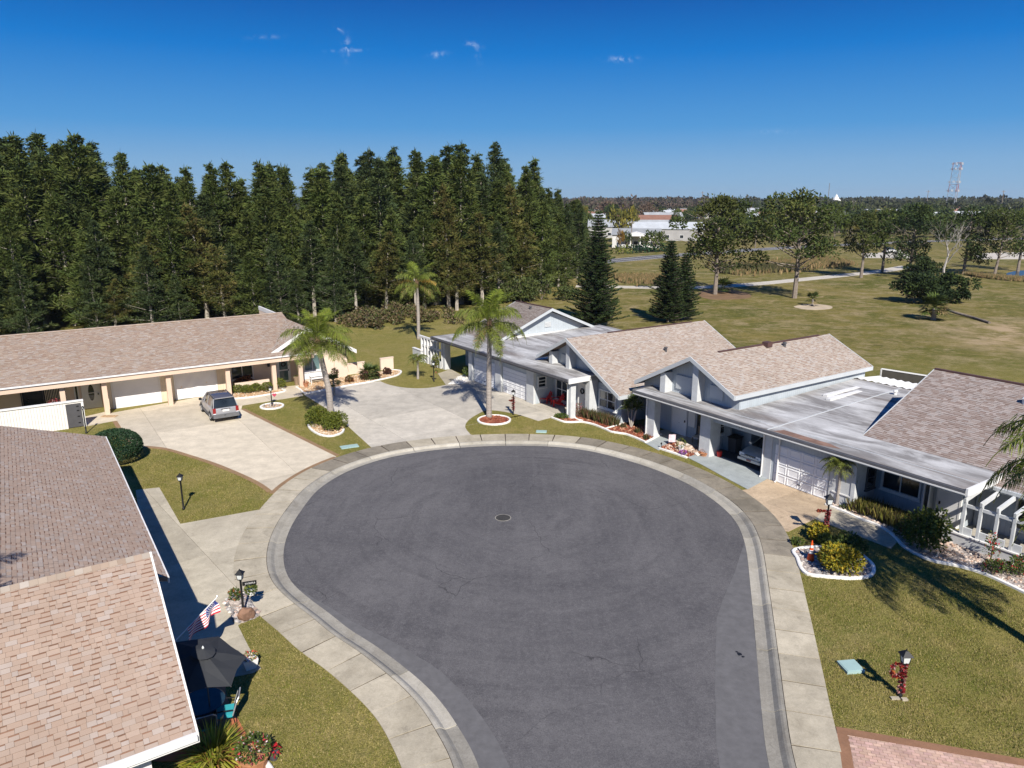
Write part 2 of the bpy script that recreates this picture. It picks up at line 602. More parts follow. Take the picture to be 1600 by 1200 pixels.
    nt.links.new(base, bs.inputs['Base Color'])
    bs.inputs['Roughness'].default_value = 0.88
    bs.inputs['Specular IOR Level'].default_value = 0.2
    _bump(nt, bs, g, 0.5, 0.01)
    return m

def mat_concrete(name, col, stain=(0.16, 0.13, 0.09), amt=0.45, dark=(0.08, 0.07, 0.055), damt=0.3, scale=0.5):
    m, nt, bs = newmat(name)
    co = _coord(nt, True)
    c = _mix(nt, _ramp(nt, _noise(nt, co, 1.3, 6, 0.65), 0.3, 0.7), tuple(x * 0.82 for x in col), tuple(min(1, x * 1.1) for x in col))
    c = _mix(nt, _math(nt, 'MULTIPLY', _ramp(nt, _noise(nt, co, scale, 8, 0.72, 0.6), 0.46, 0.74), amt), c, stain)
    c = _mix(nt, _math(nt, 'MULTIPLY', _ramp(nt, _noise(nt, co, scale * 3.7, 7, 0.75, 0.8), 0.55, 0.72), damt), c, dark)
    c = _mix(nt, _math(nt, 'MULTIPLY', _ramp(nt, _noise(nt, co, scale * 9, 7, 0.8, 0.6), 0.5, 0.66), damt), c, tuple(x * 0.6 for x in col))
    g = _noise(nt, co, 22.0, 4, 0.75)
    c = _mix(nt, _math(nt, 'MULTIPLY', _ramp(nt, g, 0.35, 0.6), 0.35), c, _mix(nt, 1.0, c, (0.62, 0.6, 0.56), 'MULTIPLY'))
    oi = nt.nodes.new('ShaderNodeObjectInfo')
    hs = nt.nodes.new('ShaderNodeHueSaturation')
    mr = nt.nodes.new('ShaderNodeMapRange')
    mr.inputs['To Min'].default_value = 0.86
    mr.inputs['To Max'].default_value = 1.10
    nt.links.new(oi.outputs['Random'], mr.inputs['Value'])
    nt.links.new(mr.outputs[0], hs.inputs['Value'])
    nt.links.new(c, hs.inputs['Color'])
    nt.links.new(hs.outputs[0], bs.inputs['Base Color'])
    bs.inputs['Roughness'].default_value = 0.85
    bs.inputs['Specular IOR Level'].default_value = 0.25
    _bump(nt, bs, g, 0.35, 0.008)
    return m

def mat_flatroof(name):
    """white elastomeric roof coat, with soot runs and rust"""
    m, nt, bs = newmat(name)
    co = _coord(nt, False)
    c = _mix(nt, _ramp(nt, _noise(nt, co, 0.5, 6, 0.65), 0.3, 0.7), (0.33, 0.325, 0.32), (0.53, 0.525, 0.52))
    mp = nt.nodes.new('ShaderNodeMapping')
    mp.inputs['Scale'].default_value = (0.16, 0.75, 1)
    mp.inputs['Rotation'].default_value = (0, 0, R(14))
    nt.links.new(co, mp.inputs['Vector'])
    c = _mix(nt, _math(nt, 'MULTIPLY', _ramp(nt, _noise(nt, mp.outputs[0], 1.2, 7, 0.7, 0.9), 0.42, 0.60), 0.85), c, (0.155, 0.146, 0.142))
    c = _mix(nt, _math(nt, 'MULTIPLY', _ramp(nt, _noise(nt, mp.outputs[0], 0.6, 6, 0.6, 0.5), 0.52, 0.68), 0.6), c, (0.15, 0.115, 0.095))
    nt.links.new(c, bs.inputs['Base Color'])
    bs.inputs['Roughness'].default_value = 0.9
    bs.inputs['Specular IOR Level'].default_value = 0.15
    _bump(nt, bs, _noise(nt, mp.outputs[0], 2.0, 5, 0.6, 0.6), 0.4, 0.05)
    return m

def mat_siding(name, col, step=0.2, axis='X', var=0.07):
    """painted grooved boards"""
    m, nt, bs = newmat(name)
    co = _coord(nt, False)
    c = _mix(nt, _ramp(nt, _noise(nt, co, 1.6, 5, 0.6), 0.3, 0.7), tuple(x * (1 - var) for x in col), tuple(min(1, x * (1 + var)) for x in col))
    sx = nt.nodes.new('ShaderNodeSeparateXYZ')
    nt.links.new(co, sx.inputs[0])
    s = _math(nt, 'ADD', sx.outputs['X'], sx.outputs['Y'])
    fr = _math(nt, 'FRACT', _math(nt, 'DIVIDE', s, step))
    gr = _math(nt, 'LESS_THAN', fr, 0.09)
    c = _mix(nt, _math(nt, 'MULTIPLY', gr, 0.35), c, tuple(x * 0.55 for x in col))
    c = _mix(nt, _math(nt, 'MULTIPLY', _ramp(nt, _noise(nt, co, 0.9, 7, 0.7), 0.52, 0.75), 0.18), c, (0.25, 0.22, 0.18))
    nt.links.new(c, bs.inputs['Base Color'])
    bs.inputs['Roughness'].default_value = 0.65
    _bump(nt, bs, _math(nt, 'SUBTRACT', 1.0, gr), 0.6, 0.012)
    return m

def mat_glass(name='window_glass', col=(0.012, 0.016, 0.02)):
    m, nt, bs = newmat(name)
    co = _coord(nt, False)
    c = _mix(nt, _ramp(nt, _noise(nt, co, 1.1, 3, 0.5), 0.35, 0.7), col, tuple(x * 2.2 for x in col))
    nt.links.new(c, bs.inputs['Base Color'])
    bs.inputs['Roughness'].default_value = 0.06
    bs.inputs['Specular IOR Level'].default_value = 0.6
    return m

M = {}
M['grass'] = mat_grass()
M['asphalt'] = mat_asphalt()
M['sidewalk'] = mat_concrete('sidewalk_concrete', (0.48, 0.425, 0.325), stain=(0.22, 0.185, 0.125), amt=0.6, damt=0.4)
M['sidewalk_dirty'] = mat_concrete('mildewed_concrete', (0.28, 0.245, 0.19), stain=(0.10, 0.088, 0.066), amt=0.75, damt=0.55, scale=0.42)
M['kerb'] = mat_concrete('kerb_concrete', (0.31, 0.29, 0.25), stain=(0.15, 0.13, 0.10), amt=0.6, damt=0.5, scale=0.9)
M['kerb_light'] = mat_concrete('kerb_concrete_pale', (0.42, 0.39, 0.33), stain=(0.25, 0.22, 0.16), amt=0.5, damt=0.3, scale=0.9)
M['drive_grey'] = mat_concrete('grey_drive_concrete', (0.53, 0.485, 0.41), stain=(0.30, 0.275, 0.235), amt=0.55, damt=0.22, scale=0.32)
M['drive_old'] = mat_concrete('old_drive_concrete', (0.47, 0.42, 0.325), stain=(0.24, 0.205, 0.15), amt=0.5, damt=0.3, scale=0.4)
M['drive_cream'] = mat_concrete('cream_coated_concrete', (0.60, 0.525, 0.405), stain=(0.45, 0.385, 0.285), amt=0.45, damt=0.10, scale=0.22)
M['drive_edge'] = mat_concrete('tan_border_coating', (0.27, 0.17, 0.095), stain=(0.2, 0.12, 0.07), amt=0.4, damt=0.2)
M['drive_blue'] = mat_concrete('blue_grey_painted_concrete', (0.34, 0.37, 0.375), stain=(0.24, 0.26, 0.265), amt=0.4, damt=0.2)
M['drive_tan'] = mat_concrete('worn_tan_concrete', (0.50, 0.385, 0.265), stain=(0.28, 0.2, 0.13), amt=0.6, damt=0.5, scale=0.7)
M['drive_pink'] = mat_concrete('pink_stamped_concrete', (0.50, 0.34, 0.275), stain=(0.34, 0.21, 0.16), amt=0.6, damt=0.35, scale=1.4)
M['drive_brown'] = mat_concrete('brown_border_concrete', (0.29, 0.155, 0.09), stain=(0.2, 0.11, 0.07), amt=0.4, damt=0.2)
M['terracotta'] = mat('terracotta_paint', (0.46, 0.15, 0.07), 0.7, 0.12, 1.5, bump=0.2)
M['white'] = mat('white_paint', (0.68, 0.67, 0.65), 0.55, 0.05, 1.5, dirt=(0.45, 0.42, 0.36), dirt_amt=0.25)
M['white_edge'] = mat('white_kerb_paint', (0.74, 0.72, 0.68), 0.7, 0.06, 2.0, dirt=(0.35, 0.31, 0.25), dirt_amt=0.5, dscale=1.6, world_=True, bump=0.2)
M['peach'] = mat('peach_stucco', (0.66, 0.53, 0.42), 0.85, 0.06, 1.2, bump=0.25, bscale=60)
M['peach_trim'] = mat('peach_trim_paint', (0.60, 0.45, 0.34), 0.7, 0.06, 1.2)
M['peach_wall'] = mat_siding('peach_grooved_siding', (0.66, 0.55, 0.40), 0.2)
M['grey_wall'] = mat_siding('blue_grey_grooved_siding', (0.40, 0.44, 0.47), 0.2)
M['grey_stucco'] = mat('pale_grey_stucco', (0.52, 0.53, 0.53), 0.85, 0.09, 3.0, bump=0.35, bscale=30, dirt=(0.3, 0.3, 0.3), dirt_amt=0.2)
M['grey_trim'] = mat('grey_trim_paint', (0.45, 0.47, 0.48), 0.55, 0.05, 1.2)
M['dark_trim'] = mat('dark_gutter_paint', (0.10, 0.10, 0.11), 0.5, 0.15, 2)
M['white_siding'] = mat('white_board_paint', (0.70, 0.67, 0.63), 0.6, 0.05, 2.0, dirt=(0.5, 0.44, 0.36), dirt_amt=0.2)
M['garage_white'] = mat('garage_door_enamel', (0.76, 0.76, 0.76), 0.45, 0.03, 1.0)
M['screen_white'] = mat('garage_screen_fabric', (0.70, 0.69, 0.69), 0.8, 0.04, 1.0)
M['black'] = mat('black_enamel', (0.014, 0.014, 0.015), 0.4, 0.2, 4)
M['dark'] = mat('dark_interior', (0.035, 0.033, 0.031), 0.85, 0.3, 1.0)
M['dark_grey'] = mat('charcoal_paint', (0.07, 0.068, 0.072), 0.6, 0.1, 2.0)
M['glass'] = mat_glass()
M['glass_green'] = mat_glass('tinted_green_glass', (0.06, 0.10, 0.10))
M['curtain'] = mat('cream_curtain', (0.55, 0.5, 0.4), 0.8, 0.15, 4.0, sc=(20, 1, 1))
M['shingle'] = mat('asphalt_shingle', (1.0, 1.0, 1.0), 0.92, 0.10, 1.2, spec=0.15, attr=True, bump=0.4, bscale=90, bdist=0.004, dirt=(0.62, 0.56, 0.5), dirt_amt=0.25, dscale=0.35)
M['flat'] = mat_flatroof('white_coated_flat_roof')
M['ridge_metal'] = mat('dark_red_ridge_vent', (0.085, 0.045, 0.04), 0.6, 0.15, 2.0)
M['red'] = mat('red_plastic', (0.62, 0.025, 0.02), 0.45, 0.08, 3)
M['red_dark'] = mat('red_garland', (0.30, 0.02, 0.025), 0.6, 0.4, 18)
M['orange'] = mat('orange_vinyl', (0.80, 0.09, 0.015), 0.5, 0.08, 3)
M['teal'] = mat('teal_cushion', (0.03, 0.30, 0.34), 0.85, 0.1, 4)
M['tablecloth'] = mat('dark_blue_glass_top', (0.015, 0.035, 0.055), 0.1, 0.3, 3)
M['umbrella'] = mat('charcoal_canopy', (0.034, 0.036, 0.040), 0.85, 0.06, 3, transl=0.08)
M['wood'] = mat('weathered_wood', (0.24, 0.17, 0.11), 0.8, 0.2, 3, bump=0.2)
M['mulch_red'] = mat('red_bark_mulch', (0.22, 0.062, 0.032), 0.95, 0.45, 9, bump=1.0, bscale=14, bdist=0.05, world_=True)
M['mulch_tan'] = mat('tan_pebble_mulch', (0.46, 0.31, 0.18), 0.95, 0.35, 7, bump=1.0, bscale=14, bdist=0.05, world_=True)
M['gravel'] = mat('mixed_gravel', (0.36, 0.31, 0.28), 0.95, 0.5, 9, bump=1.0, bscale=12, bdist=0.06, world_=True)
M['stone'] = mat('pebble_stone', (1, 1, 1), 0.9, 0.25, 12, attr=True, world_=True)
M['boulder'] = mat('reddish_boulder', (0.20, 0.115, 0.075), 0.9, 0.35, 4, bump=0.6, bscale=9, bdist=0.05)
M['clay'] = mat('clay_pot', (0.40, 0.18, 0.09), 0.8, 0.15, 4)
M['soil'] = mat('dark_soil', (0.05, 0.035, 0.025), 0.95, 0.3, 8)
M['leaf'] = mat('leaf_green', (1, 1, 1), 0.6, 0.12, 5, spec=0.25, attr=True, transl=0.22)
M['needle'] = mat('needle_foliage', (1, 1, 1), 0.75, 0.12, 0.6, spec=0.1, attr=True, orand=0.16, transl=0.15)
M['bark'] = mat('grey_bark', (0.20, 0.165, 0.135), 0.9, 0.3, 3, bump=0.6, bscale=12, bdist=0.03)
M['bark_pale'] = mat('pale_bark', (0.36, 0.32, 0.27), 0.9, 0.3, 3, sc=(1, 1, 0.3))
M['palm_trunk'] = mat('palm_trunk_bark', (0.30, 0.265, 0.235), 0.9, 0.22, 2.2, sc=(1, 1, 9), bump=0.5, bscale=3, bdist=0.03)
M['boot'] = mat('palm_boot_fibre', (0.17, 0.105, 0.06), 0.9, 0.3, 6)
M['car_silver'] = mat('silver_car_paint', (0.34, 0.34, 0.36), 0.35, 0.04, 1, metal=0.35, coat=0.6)
M['car_white'] = mat('pearl_car_paint', (0.55, 0.55, 0.53), 0.3, 0.04, 1, metal=0.2, coat=0.6)
M['car_roof'] = mat('grey_roof_panel', (0.10, 0.10, 0.125), 0.25, 0.1, 1, metal=0.4, coat=0.8)
M['rubber'] = mat('tyre_rubber', (0.018, 0.018, 0.018), 0.85, 0.2, 6)
M['cladding'] = mat('grey_plastic_cladding', (0.12, 0.12, 0.125), 0.6, 0.1, 3)
M['alloy'] = mat('wheel_alloy', (0.62, 0.62, 0.62), 0.3, 0.05, 3, metal=0.8)
M['lamp_red'] = mat('red_lamp_lens', (0.22, 0.008, 0.01), 0.15, 0.2, 5, coat=0.5)
M['lamp_clear'] = mat('clear_lamp_lens', (0.65, 0.68, 0.72), 0.1, 0.1, 5, coat=0.5)
M['frost'] = mat('frosted_lamp_glass', (0.55, 0.57, 0.56), 0.3, 0.1, 5)
M['manhole'] = mat('cast_iron', (0.045, 0.043, 0.04), 0.7, 0.25, 8, bump=0.5, bscale=14)
M['box_green'] = mat('pale_green_cabinet_paint', (0.30, 0.42, 0.40), 0.6, 0.06, 2)
M['water'] = mat('pond_water', (0.035, 0.045, 0.05), 0.25, 0.2, 0.3, spec=0.5)
M['steel'] = mat('galvanised_steel', (0.45, 0.45, 0.46), 0.45, 0.1, 3, metal=0.5)
M['tower_red'] = mat('tower_red_paint', (0.28, 0.10, 0.09), 0.6, 0.1, 1)
M['far_wall'] = mat('far_house_wall', (0.36, 0.35, 0.34), 0.7, 0.1, 0.5, orand=0.2)
M['far_roof_grey'] = mat('far_roof_grey', (0.26, 0.27, 0.28), 0.8, 0.15, 0.5, orand=0.2)
M['far_roof_white'] = mat('far_roof_white', (0.40, 0.42, 0.44), 0.7, 0.1, 0.5)
M['far_roof_brown'] = mat('far_roof_brown', (0.20, 0.105, 0.075), 0.8, 0.15, 0.5, orand=0.2)
M['paint_white'] = mat('road_paint', (0.62, 0.62, 0.6), 0.7, 0.1, 1)
M['reed'] = mat('dry_reed', (1, 1, 1), 0.9, 0.1, 1, attr=True, transl=0.2)

M['far_white'] = mat('far_house_white', (0.52, 0.51, 0.49), 0.7, 0.1, 0.5, orand=0.15)
# ================================================================== THE SETTING
def P2(*pts):
    return [gp(*p) for p in pts]

K_PX = [(710, 1200), (688, 1155), (665, 1114), (634, 1078), (598, 1047), (557, 1015), (521, 993), (490, 966), (454, 939),
        (427, 912), (417, 884), (419, 853), (431, 822), (449, 795), (476, 763), (512, 739), (548, 723), (602, 707), (670, 696),
        (742, 690), (800, 688.5), (867, 690), (926, 697), (989, 712), (1052, 733), (1106, 759), (1146, 786), (1172, 812),
        (1186, 840), (1193, 866), (1200, 912), (1209, 975), (1218, 1042), (1227, 1110), (1243, 1200)]
kp = P2(*K_PX)
kp = [kp[0] + Vector((0.6, -25, 0)), kp[0] + Vector((0.5, -12, 0)), kp[0] + Vector((0.75, -4, 0))] + kp + \
     [kp[-1] + Vector((-0.55, -4, 0)), kp[-1] + Vector((-1.6, -12, 0)), kp[-1] + Vector((-2.6, -25, 0))]
KC = resample(catmull(kp, 8), 0.25)
for _ in range(10):
    KC = [KC[0]] + [(KC[i - 1] + KC[i] * 2 + KC[i + 1]) / 4 for i in range(1, len(KC) - 1)] + [KC[-1]]
KN = normals2d(KC)
def koff(i, d):
    return KC[i] + KN[i] * d
GUT = 0.68
SWK = 1.34
SC = [koff(i, SWK) for i in range(len(KC))]

def kidx(p):
    return min(range(len(KC)), key=lambda i: (SC[i] - p).length)
def s_run(pa, pb, d=0.0):
    """points of the pavement's outer edge between two surveyed points"""
    i, j = kidx(pa), kidx(pb)
    st = 3 if j > i else -3
    return [koff(k, SWK + d) for k in range(i, j, st)] + [koff(j, SWK + d)]

# ---- terrain with the road cut out of it
def build_ground():
    outer = [Vector((-3500, -60, 0)), Vector((3500, -60, 0)), Vector((3500, 5000, 0)), Vector((-3500, 5000, 0))]
    hole = [Vector((p.x, p.y, 0)) for p in KC]
    tris = tessellate_polygon([outer, hole])
    vs = outer + hole
    mb = MB()
    fs = []
    for t in tris:
        a, b, c = [vs[i] for i in t]
        fs.append(t if (b - a).cross(c - a).z > 0 else (t[0], t[2], t[1]))
    mb.add(vs, fs)
    o = mb.build('ground', M['grass'])
    struct(o)
    # road bed
    mb = MB()
    poly = [koff(i, -GUT + 0.02) for i in range(len(KC))]
    poly = poly[::2]
    tr = tessellate_polygon([[Vector((p.x, p.y, 0)) for p in poly]])
    fs = []
    for t in tr:
        a, b, c = [poly[i] for i in t]
        fs.append(t if (b - a).cross(c - a).z > 0 else (t[0], t[2], t[1]))
    mb.add([(p.x, p.y, -0.10) for p in poly], fs)
    road = mb.build('road', M['asphalt'])
    struct(road)
    # pale unsealed margin where the newer seal coat stops short of the gutter
    M['asphalt_margin'] = mat('worn_asphalt_margin', (0.118, 0.114, 0.115), 0.9, 0.14, 3.5, world_=True, bump=0.4, bscale=30, dirt=(0.09, 0.086, 0.087), dirt_amt=0.25)
    mb = MB()
    def margin(i0, i1, wf):
        vs, fs = [], []
        n = 0
        for i in range(i0, i1, 2):
            w = wf((i - i0) / (i1 - i0)) + 0.05 * mnoise.noise(Vector((i * 0.13, 3.1, 0))) + 0.03 * mnoise.noise(Vector((i * 0.6, 1.1, 0)))
            a, b = koff(i, -GUT), koff(i, -GUT - max(0.02, w))
            vs += [(a.x, a.y, -0.096), (b.x, b.y, -0.096)]
            if n:
                fs.append((2 * n - 2, 2 * n - 1, 2 * n + 1, 2 * n))
            n += 1
        fs2 = []
        for f in fs:
            a, b, c = [Vector(vs[k]) for k in f[:3]]
            fs2.append(f if (b - a).cross(c - a).z > 0 else tuple(reversed(f)))
        mb.add(vs, fs2)
    iA, iB = kidx(gp(710, 1190)), kidx(gp(425, 925))
    margin(20, iB, lambda t: 0.95 * min(1, (1 - t) * 4) * (1 - 0.25 * t))
    iC, iD = kidx(gp(1210, 850)), kidx(gp(1310, 1190))
    margin(iC, len(KC) - 20, lambda t: 1.35 * min(1, t * 5))
    o = mb.build('worn_margin', M['asphalt_margin'], road)
    # oil spot
    mb = MB()
    c = gp(1155, 1022, -0.1)
    for (dx, dy, r) in ((0, 0, 0.10), (0.08, -0.16, 0.06), (-0.05, 0.12, 0.05)):
        mb.add([(c.x + dx + r * math.cos(k) * random.uniform(0.7, 1.2), c.y + dy + r * math.sin(k) * random.uniform(0.7, 1.3), -0.0965 + 0.004) for k in [j * 0.7 for j in range(9)]], [tuple(range(9))])
    mb.build('oil_spot', M['black'], road)
build_ground()

def sweep(pts, prof, closed=False):
    """sweep an (offset, z) profile along a polyline"""
    ns = normals2d(pts)
    if closed:
        n = len(pts)
        ns = []
        for i in range(n):
            t = pts[(i + 1) % n] - pts[(i - 1) % n]
            t.z = 0
            t.normalize()
            ns.append(Vector((-t.y, t.x, 0)))
    k = len(prof)
    vs, fs = [], []
    for p, nn in zip(pts, ns):
        for d, z in prof:
            q = p + nn * d
            vs.append((q.x, q.y, z))
    m = len(pts)
    for i in range(m if closed else m - 1):
        for j in range(k):
            a, b = i * k + j, i * k + (j + 1) % k
            c, d = ((i + 1) % m) * k + (j + 1) % k, ((i + 1) % m) * k + j
            fs.append((a, b, c, d))
    if not closed:
        fs.append(tuple(reversed(range(k))))
        fs.append(tuple(range((m - 1) * k, m * k)))
    return vs, fs

def build_kerb():
    kerb = struct(thing('kerb', None, None))
    prof = [(0.0, 0.022), (0.0, -0.2), (-GUT, -0.2), (-GUT, -0.088), (-0.42, -0.105), (-0.30, -0.095), (-0.17, 0.005), (-0.10, 0.03)]
    i, n = 0, 0
    vs, fs = sweep([p.copy() for p in KC], [(0.0, -0.12), (0.0, -0.2), (-GUT, -0.2), (-GUT, -0.15)])
    MB().add(vs, fs).build('joint_bed', M['soil'], kerb)
    while i < len(KC) - 2:
        j = min(i + random.choice((11, 12, 12, 13)), len(KC) - 1)
        pts = [KC[k].copy() for k in range(i, j + 1)]
        t = (pts[-1] - pts[-2]).normalized() * 0.036
        pts[-1] -= t
        vs, fs = sweep(pts, prof)
        dz = random.uniform(-0.006, 0.006)
        mb = MB().add([(v[0], v[1], v[2] + dz) for v in vs], fs)
        mid = KC[(i + j) // 2]
        mm = M['kerb_light'] if (mid.y > 40 or random.random() < 0.2) else M['kerb']
        mb.build('kerb_stone', mm, kerb)
        i = j
        n += 1
    walk = struct(thing('sidewalk', None, None))
    vs, fs = sweep([p.copy() for p in KC], [(0.0, 0.004), (SWK - 0.02, 0.004), (SWK - 0.02, -0.1), (0.0, -0.1)])
    MB().add(vs, [tuple(reversed(f)) for f in fs]).build('joint_bed', M['soil'], walk)
    i = 0
    while i < len(KC) - 2:
        j = min(i + 6, len(KC) - 1)
        g = 0.024
        pts = [KC[k].copy() for k in range(i, j + 1)]
        pts[-1] -= (pts[-1] - pts[-2]).normalized() * g * 2
        prof = [(0.02, 0.024), (SWK, 0.024), (SWK, -0.1), (0.02, -0.1)]
        vs, fs = sweep(pts, prof)
        dz = random.uniform(-0.006, 0.008)
        mb = MB().add([(v[0], v[1], v[2] + dz) for v in vs], [tuple(reversed(f)) for f in fs])
        mid = KC[(i + j) // 2]
        dirty = (mid.x > 4.5 and 29.8 < mid.y < 44.2) or (mid.y > 40 and mid.x < -6.5)
        mb.build('paving_slab', M['sidewalk_dirty'] if dirty else M['sidewalk'], walk)
        i = j
build_kerb()

# ---- sheets cut into cast slabs
def clip(poly, axis, val, keep_less):
    out = []
    n = len(poly)
    for i in range(n):
        p, q = poly[i], poly[(i + 1) % n]
        ip = (p[axis] <= val) if keep_less else (p[axis] >= val)
        iq = (q[axis] <= val) if keep_less else (q[axis] >= val)
        if ip:
            out.append(p)
        if ip != iq:
            t = (val - p[axis]) / (q[axis] - p[axis])
            out.append((p[0] + (q[0] - p[0]) * t, p[1] + (q[1] - p[1]) * t))
    return out

def area(poly):
    return sum(poly[i][0] * poly[(i + 1) % len(poly)][1] - poly[(i + 1) % len(poly)][0] * poly[i][1] for i in range(len(poly))) / 2

def slabs(name, poly, m, du, dv, rot=0.0, top=0.020, gap=0.012, o=(0, 0), child='concrete_slab', jit=0.002):
    root = struct(thing(name, None, None))
    MB().prism([(p.x, p.y) for p in poly], -0.03, 0.003).build('joint_bed', M['soil'], root)
    ca, sa = math.cos(TH + rot), math.sin(TH + rot)
    loc = [(p.x * ca + p.y * sa, -p.x * sa + p.y * ca) for p in poly]
    x0, x1 = min(p[0] for p in loc), max(p[0] for p in loc)
    y0, y1 = min(p[1] for p in loc), max(p[1] for p in loc)
    x = x0 + o[0] - (du if o[0] > 0 else 0)
    while x < x1:
        y = y0 + o[1] - (dv if o[1] > 0 else 0)
        while y < y1:
            c = loc
            for ax, val, less in ((0, x + gap / 2, False), (0, x + du - gap / 2, True), (1, y + gap / 2, False), (1, y + dv - gap / 2, True)):
                c = clip(c, ax, val, less)
                if len(c) < 3: break
            if len(c) >= 3 and abs(area(c)) > 0.03:
                cc = []
                for p in c:
                    if not cc or math.hypot(p[0] - cc[-1][0], p[1] - cc[-1][1]) > 0.01:
                        cc.append(p)
                if len(cc) >= 3:
                    w = [(p[0] * ca - p[1] * sa, p[0] * sa + p[1] * ca) for p in cc]
                    dz = random.uniform(-jit, jit)
                    MB().prism(w, -0.03, top + dz).build(child, m, root)
            y += dv
        x += du
    return root

def border(root, pts, w, m, top=0.028, name='border_strip', side=1):
    pts = resample(catmull(pts, 4), 0.4)
    vs, fs = sweep(pts, [(0, -0.02), (0, top), (w * side, top), (w * side, -0.02)])
    if side > 0:
        fs = [tuple(reversed(f)) for f in fs]
    fs = [tuple(f) for f in fs]
    return MB().add(vs, fs).build(name, m, root)

def build_drives():
    # cream drive of the peach house
    dl = catmull(P2((426, 768), (400, 751), (345, 727), (300, 712), (262, 701), (232, 697.5), (207, 697)), 3)
    right = P2((377, 640), (524, 713))
    poly = dl + P2((183, 660), (172, 646), (340, 615.5), (379, 633), (377, 640)) + [right[1]] + list(reversed(s_run(gp(426, 768), gp(524, 713))))
    dr = slabs('driveway', poly, M['drive_cream'], 6.2, 5.3, o=(2.2, 2.0), top=0.020, gap=0.014)
    border(dr, list(reversed(dl)) , 0.28, M['drive_edge'], side=-1)
    border(dr, P2((183, 658), (207, 697)), 0.28, M['drive_edge'], side=-1)
    border(dr, P2((524, 713), (377, 640)), 0.28, M['drive_edge'], side=-1)
    border(dr, s_run(gp(424, 770), gp(524, 713), 0.0), 0.25, M['drive_edge'], side=1, top=0.029)
    slabs('walkway', P2((340, 618), (356, 632), (377, 634), (474, 618.5), (466, 606.5), (500, 603), (508, 597), (425, 607), (432, 611), (385, 620), (352, 622)),
          M['drive_cream'], 2.5, 3.0, top=0.024)
    slabs('walkway', P2((130, 652), (168, 643), (183, 657), (137, 666)), M['drive_cream'], 3.0, 3.0, top=0.024)
    # grey shared drive
    tl = catmull(P2((697, 601.5), (668, 606.5), (637, 606.5), (610, 602), (594, 596)), 3)
    isl = catmull(P2((735, 679), (727, 668), (731, 658), (745, 648), (765, 641), (806, 647), (841, 658)), 4)
    poly = P2((470, 609), (476, 617.5), (522, 646), (550, 672), (583, 702)) + s_run(gp(583, 702), gp(735, 679)) + isl + \
        P2((862, 652.5), (876, 643), (832, 630), (738, 593), (722, 588)) + tl
    slabs('driveway', poly, M['drive_grey'], 5.0, 5.6, o=(1.0, 2.4), top=0.018, gap=0.016)
    slabs('walkway', P2((697, 602), (684, 584), (704, 577), (726, 589)), M['drive_old'], 3, 3, top=0.022)
    # porch floor of the middle villa
    slabs('porch_floor', [W(-43.3, 31.2), W(-38.6, 31.2), W(-38.6, 35), W(-43.3, 35)], M['drive_grey'], 6, 6, top=0.03)
    # left drive beside the near roof
    poly = P2((212, 766), (249, 762), (282, 819), (403, 797)) + s_run(gp(403, 797), gp(386, 958)) + \
        P2((372, 978), (388, 1010), (408, 1045), (396, 1052), (345, 1062), (300, 1062), (240, 960))
    slabs('driveway', poly, M['drive_old'], 7.0, 4.6, rot=R(6), o=(3, 3.2), top=0.018, gap=0.014)
    MB().prism([(p.x, p.y) for p in catmull(P2((352, 1060), (355, 1090), (375, 1130), (392, 1160), (404, 1185)), 3) + P2((380, 1215), (330, 1190), (240, 1190), (250, 1060))], -0.03, 0.02) \
        .build('patio', M['terracotta'])
    struct(bpy.data.objects['patio'])
    # blue painted drive and path, worn tan drive and path
    slabs('driveway', P2((1072, 714), (1107, 705), (1205, 745), (1168.5, 765), (1125, 742), (1096, 726)), M['drive_blue'], 9, 9, top=0.022)
    slabs('walkway', P2((1003, 690), (1029, 704), (1056, 690), (1036, 676), (1026, 681)), M['drive_blue'], 9, 9, top=0.022)
    poly = P2((1168.5, 765), (1199, 749), (1304, 784), (1273, 811), (1232, 831)) + list(reversed(s_run(gp(1168.5, 765), gp(1232, 831))))
    slabs('driveway', poly, M['drive_tan'], 6.5, 4.2, o=(2, 2), top=0.020)
    slabs('walkway', P2((1273, 811), (1298, 789.5), (1410, 838), (1392, 858)), M['drive_old'], 1.7, 6, top=0.024)
    # stamped pink drive, bottom right
    poly = P2((1306, 1136), (1600, 1187), (1640, 1260), (1322, 1260))
    dr = slabs('driveway', poly, M['drive_pink'], 30, 30, top=0.018)
    border(dr, P2((1306, 1136), (1450, 1161), (1640, 1194)), 0.30, M['drive_brown'], side=-1, top=0.024)
    border(dr, P2((1318, 1215), (1307, 1137)), 0.30, M['drive_brown'], side=-1, top=0.019)
    # raised pattern of the stamped surface: rows of small cast pavers
    mb = MB()
    o = gp(1322, 1146)
    ux = (gp(1600, 1194) - gp(1322, 1146)).normalized()
    vx = Vector((ux.y, -ux.x, 0))
    for r in range(22):
        for c in range(40):
            x = 0.02 + c * 0.215 + (0.107 if r % 2 else 0)
            y = 0.03 + r * 0.112
            p = o + ux * x + vx * y
            t = random.uniform(0.82, 1.1)
            q = [p, p + ux * 0.2, p + ux * 0.2 + vx * 0.1, p + vx * 0.1]
            mb.add([(k.x, k.y, 0.0235) for k in q], [(3, 2, 1, 0)], (t, t * random.uniform(0.93, 1.0), t * random.uniform(0.9, 1.0)))
    M['paver'] = mat('pink_paver', (0.52, 0.36, 0.29), 0.85, 0.15, 6, attr=True, world_=True, dirt=(0.30, 0.18, 0.13), dirt_amt=0.5, dscale=1.4)
    stuff(mb.build('paver_field', M['paver'], dr))
build_drives()

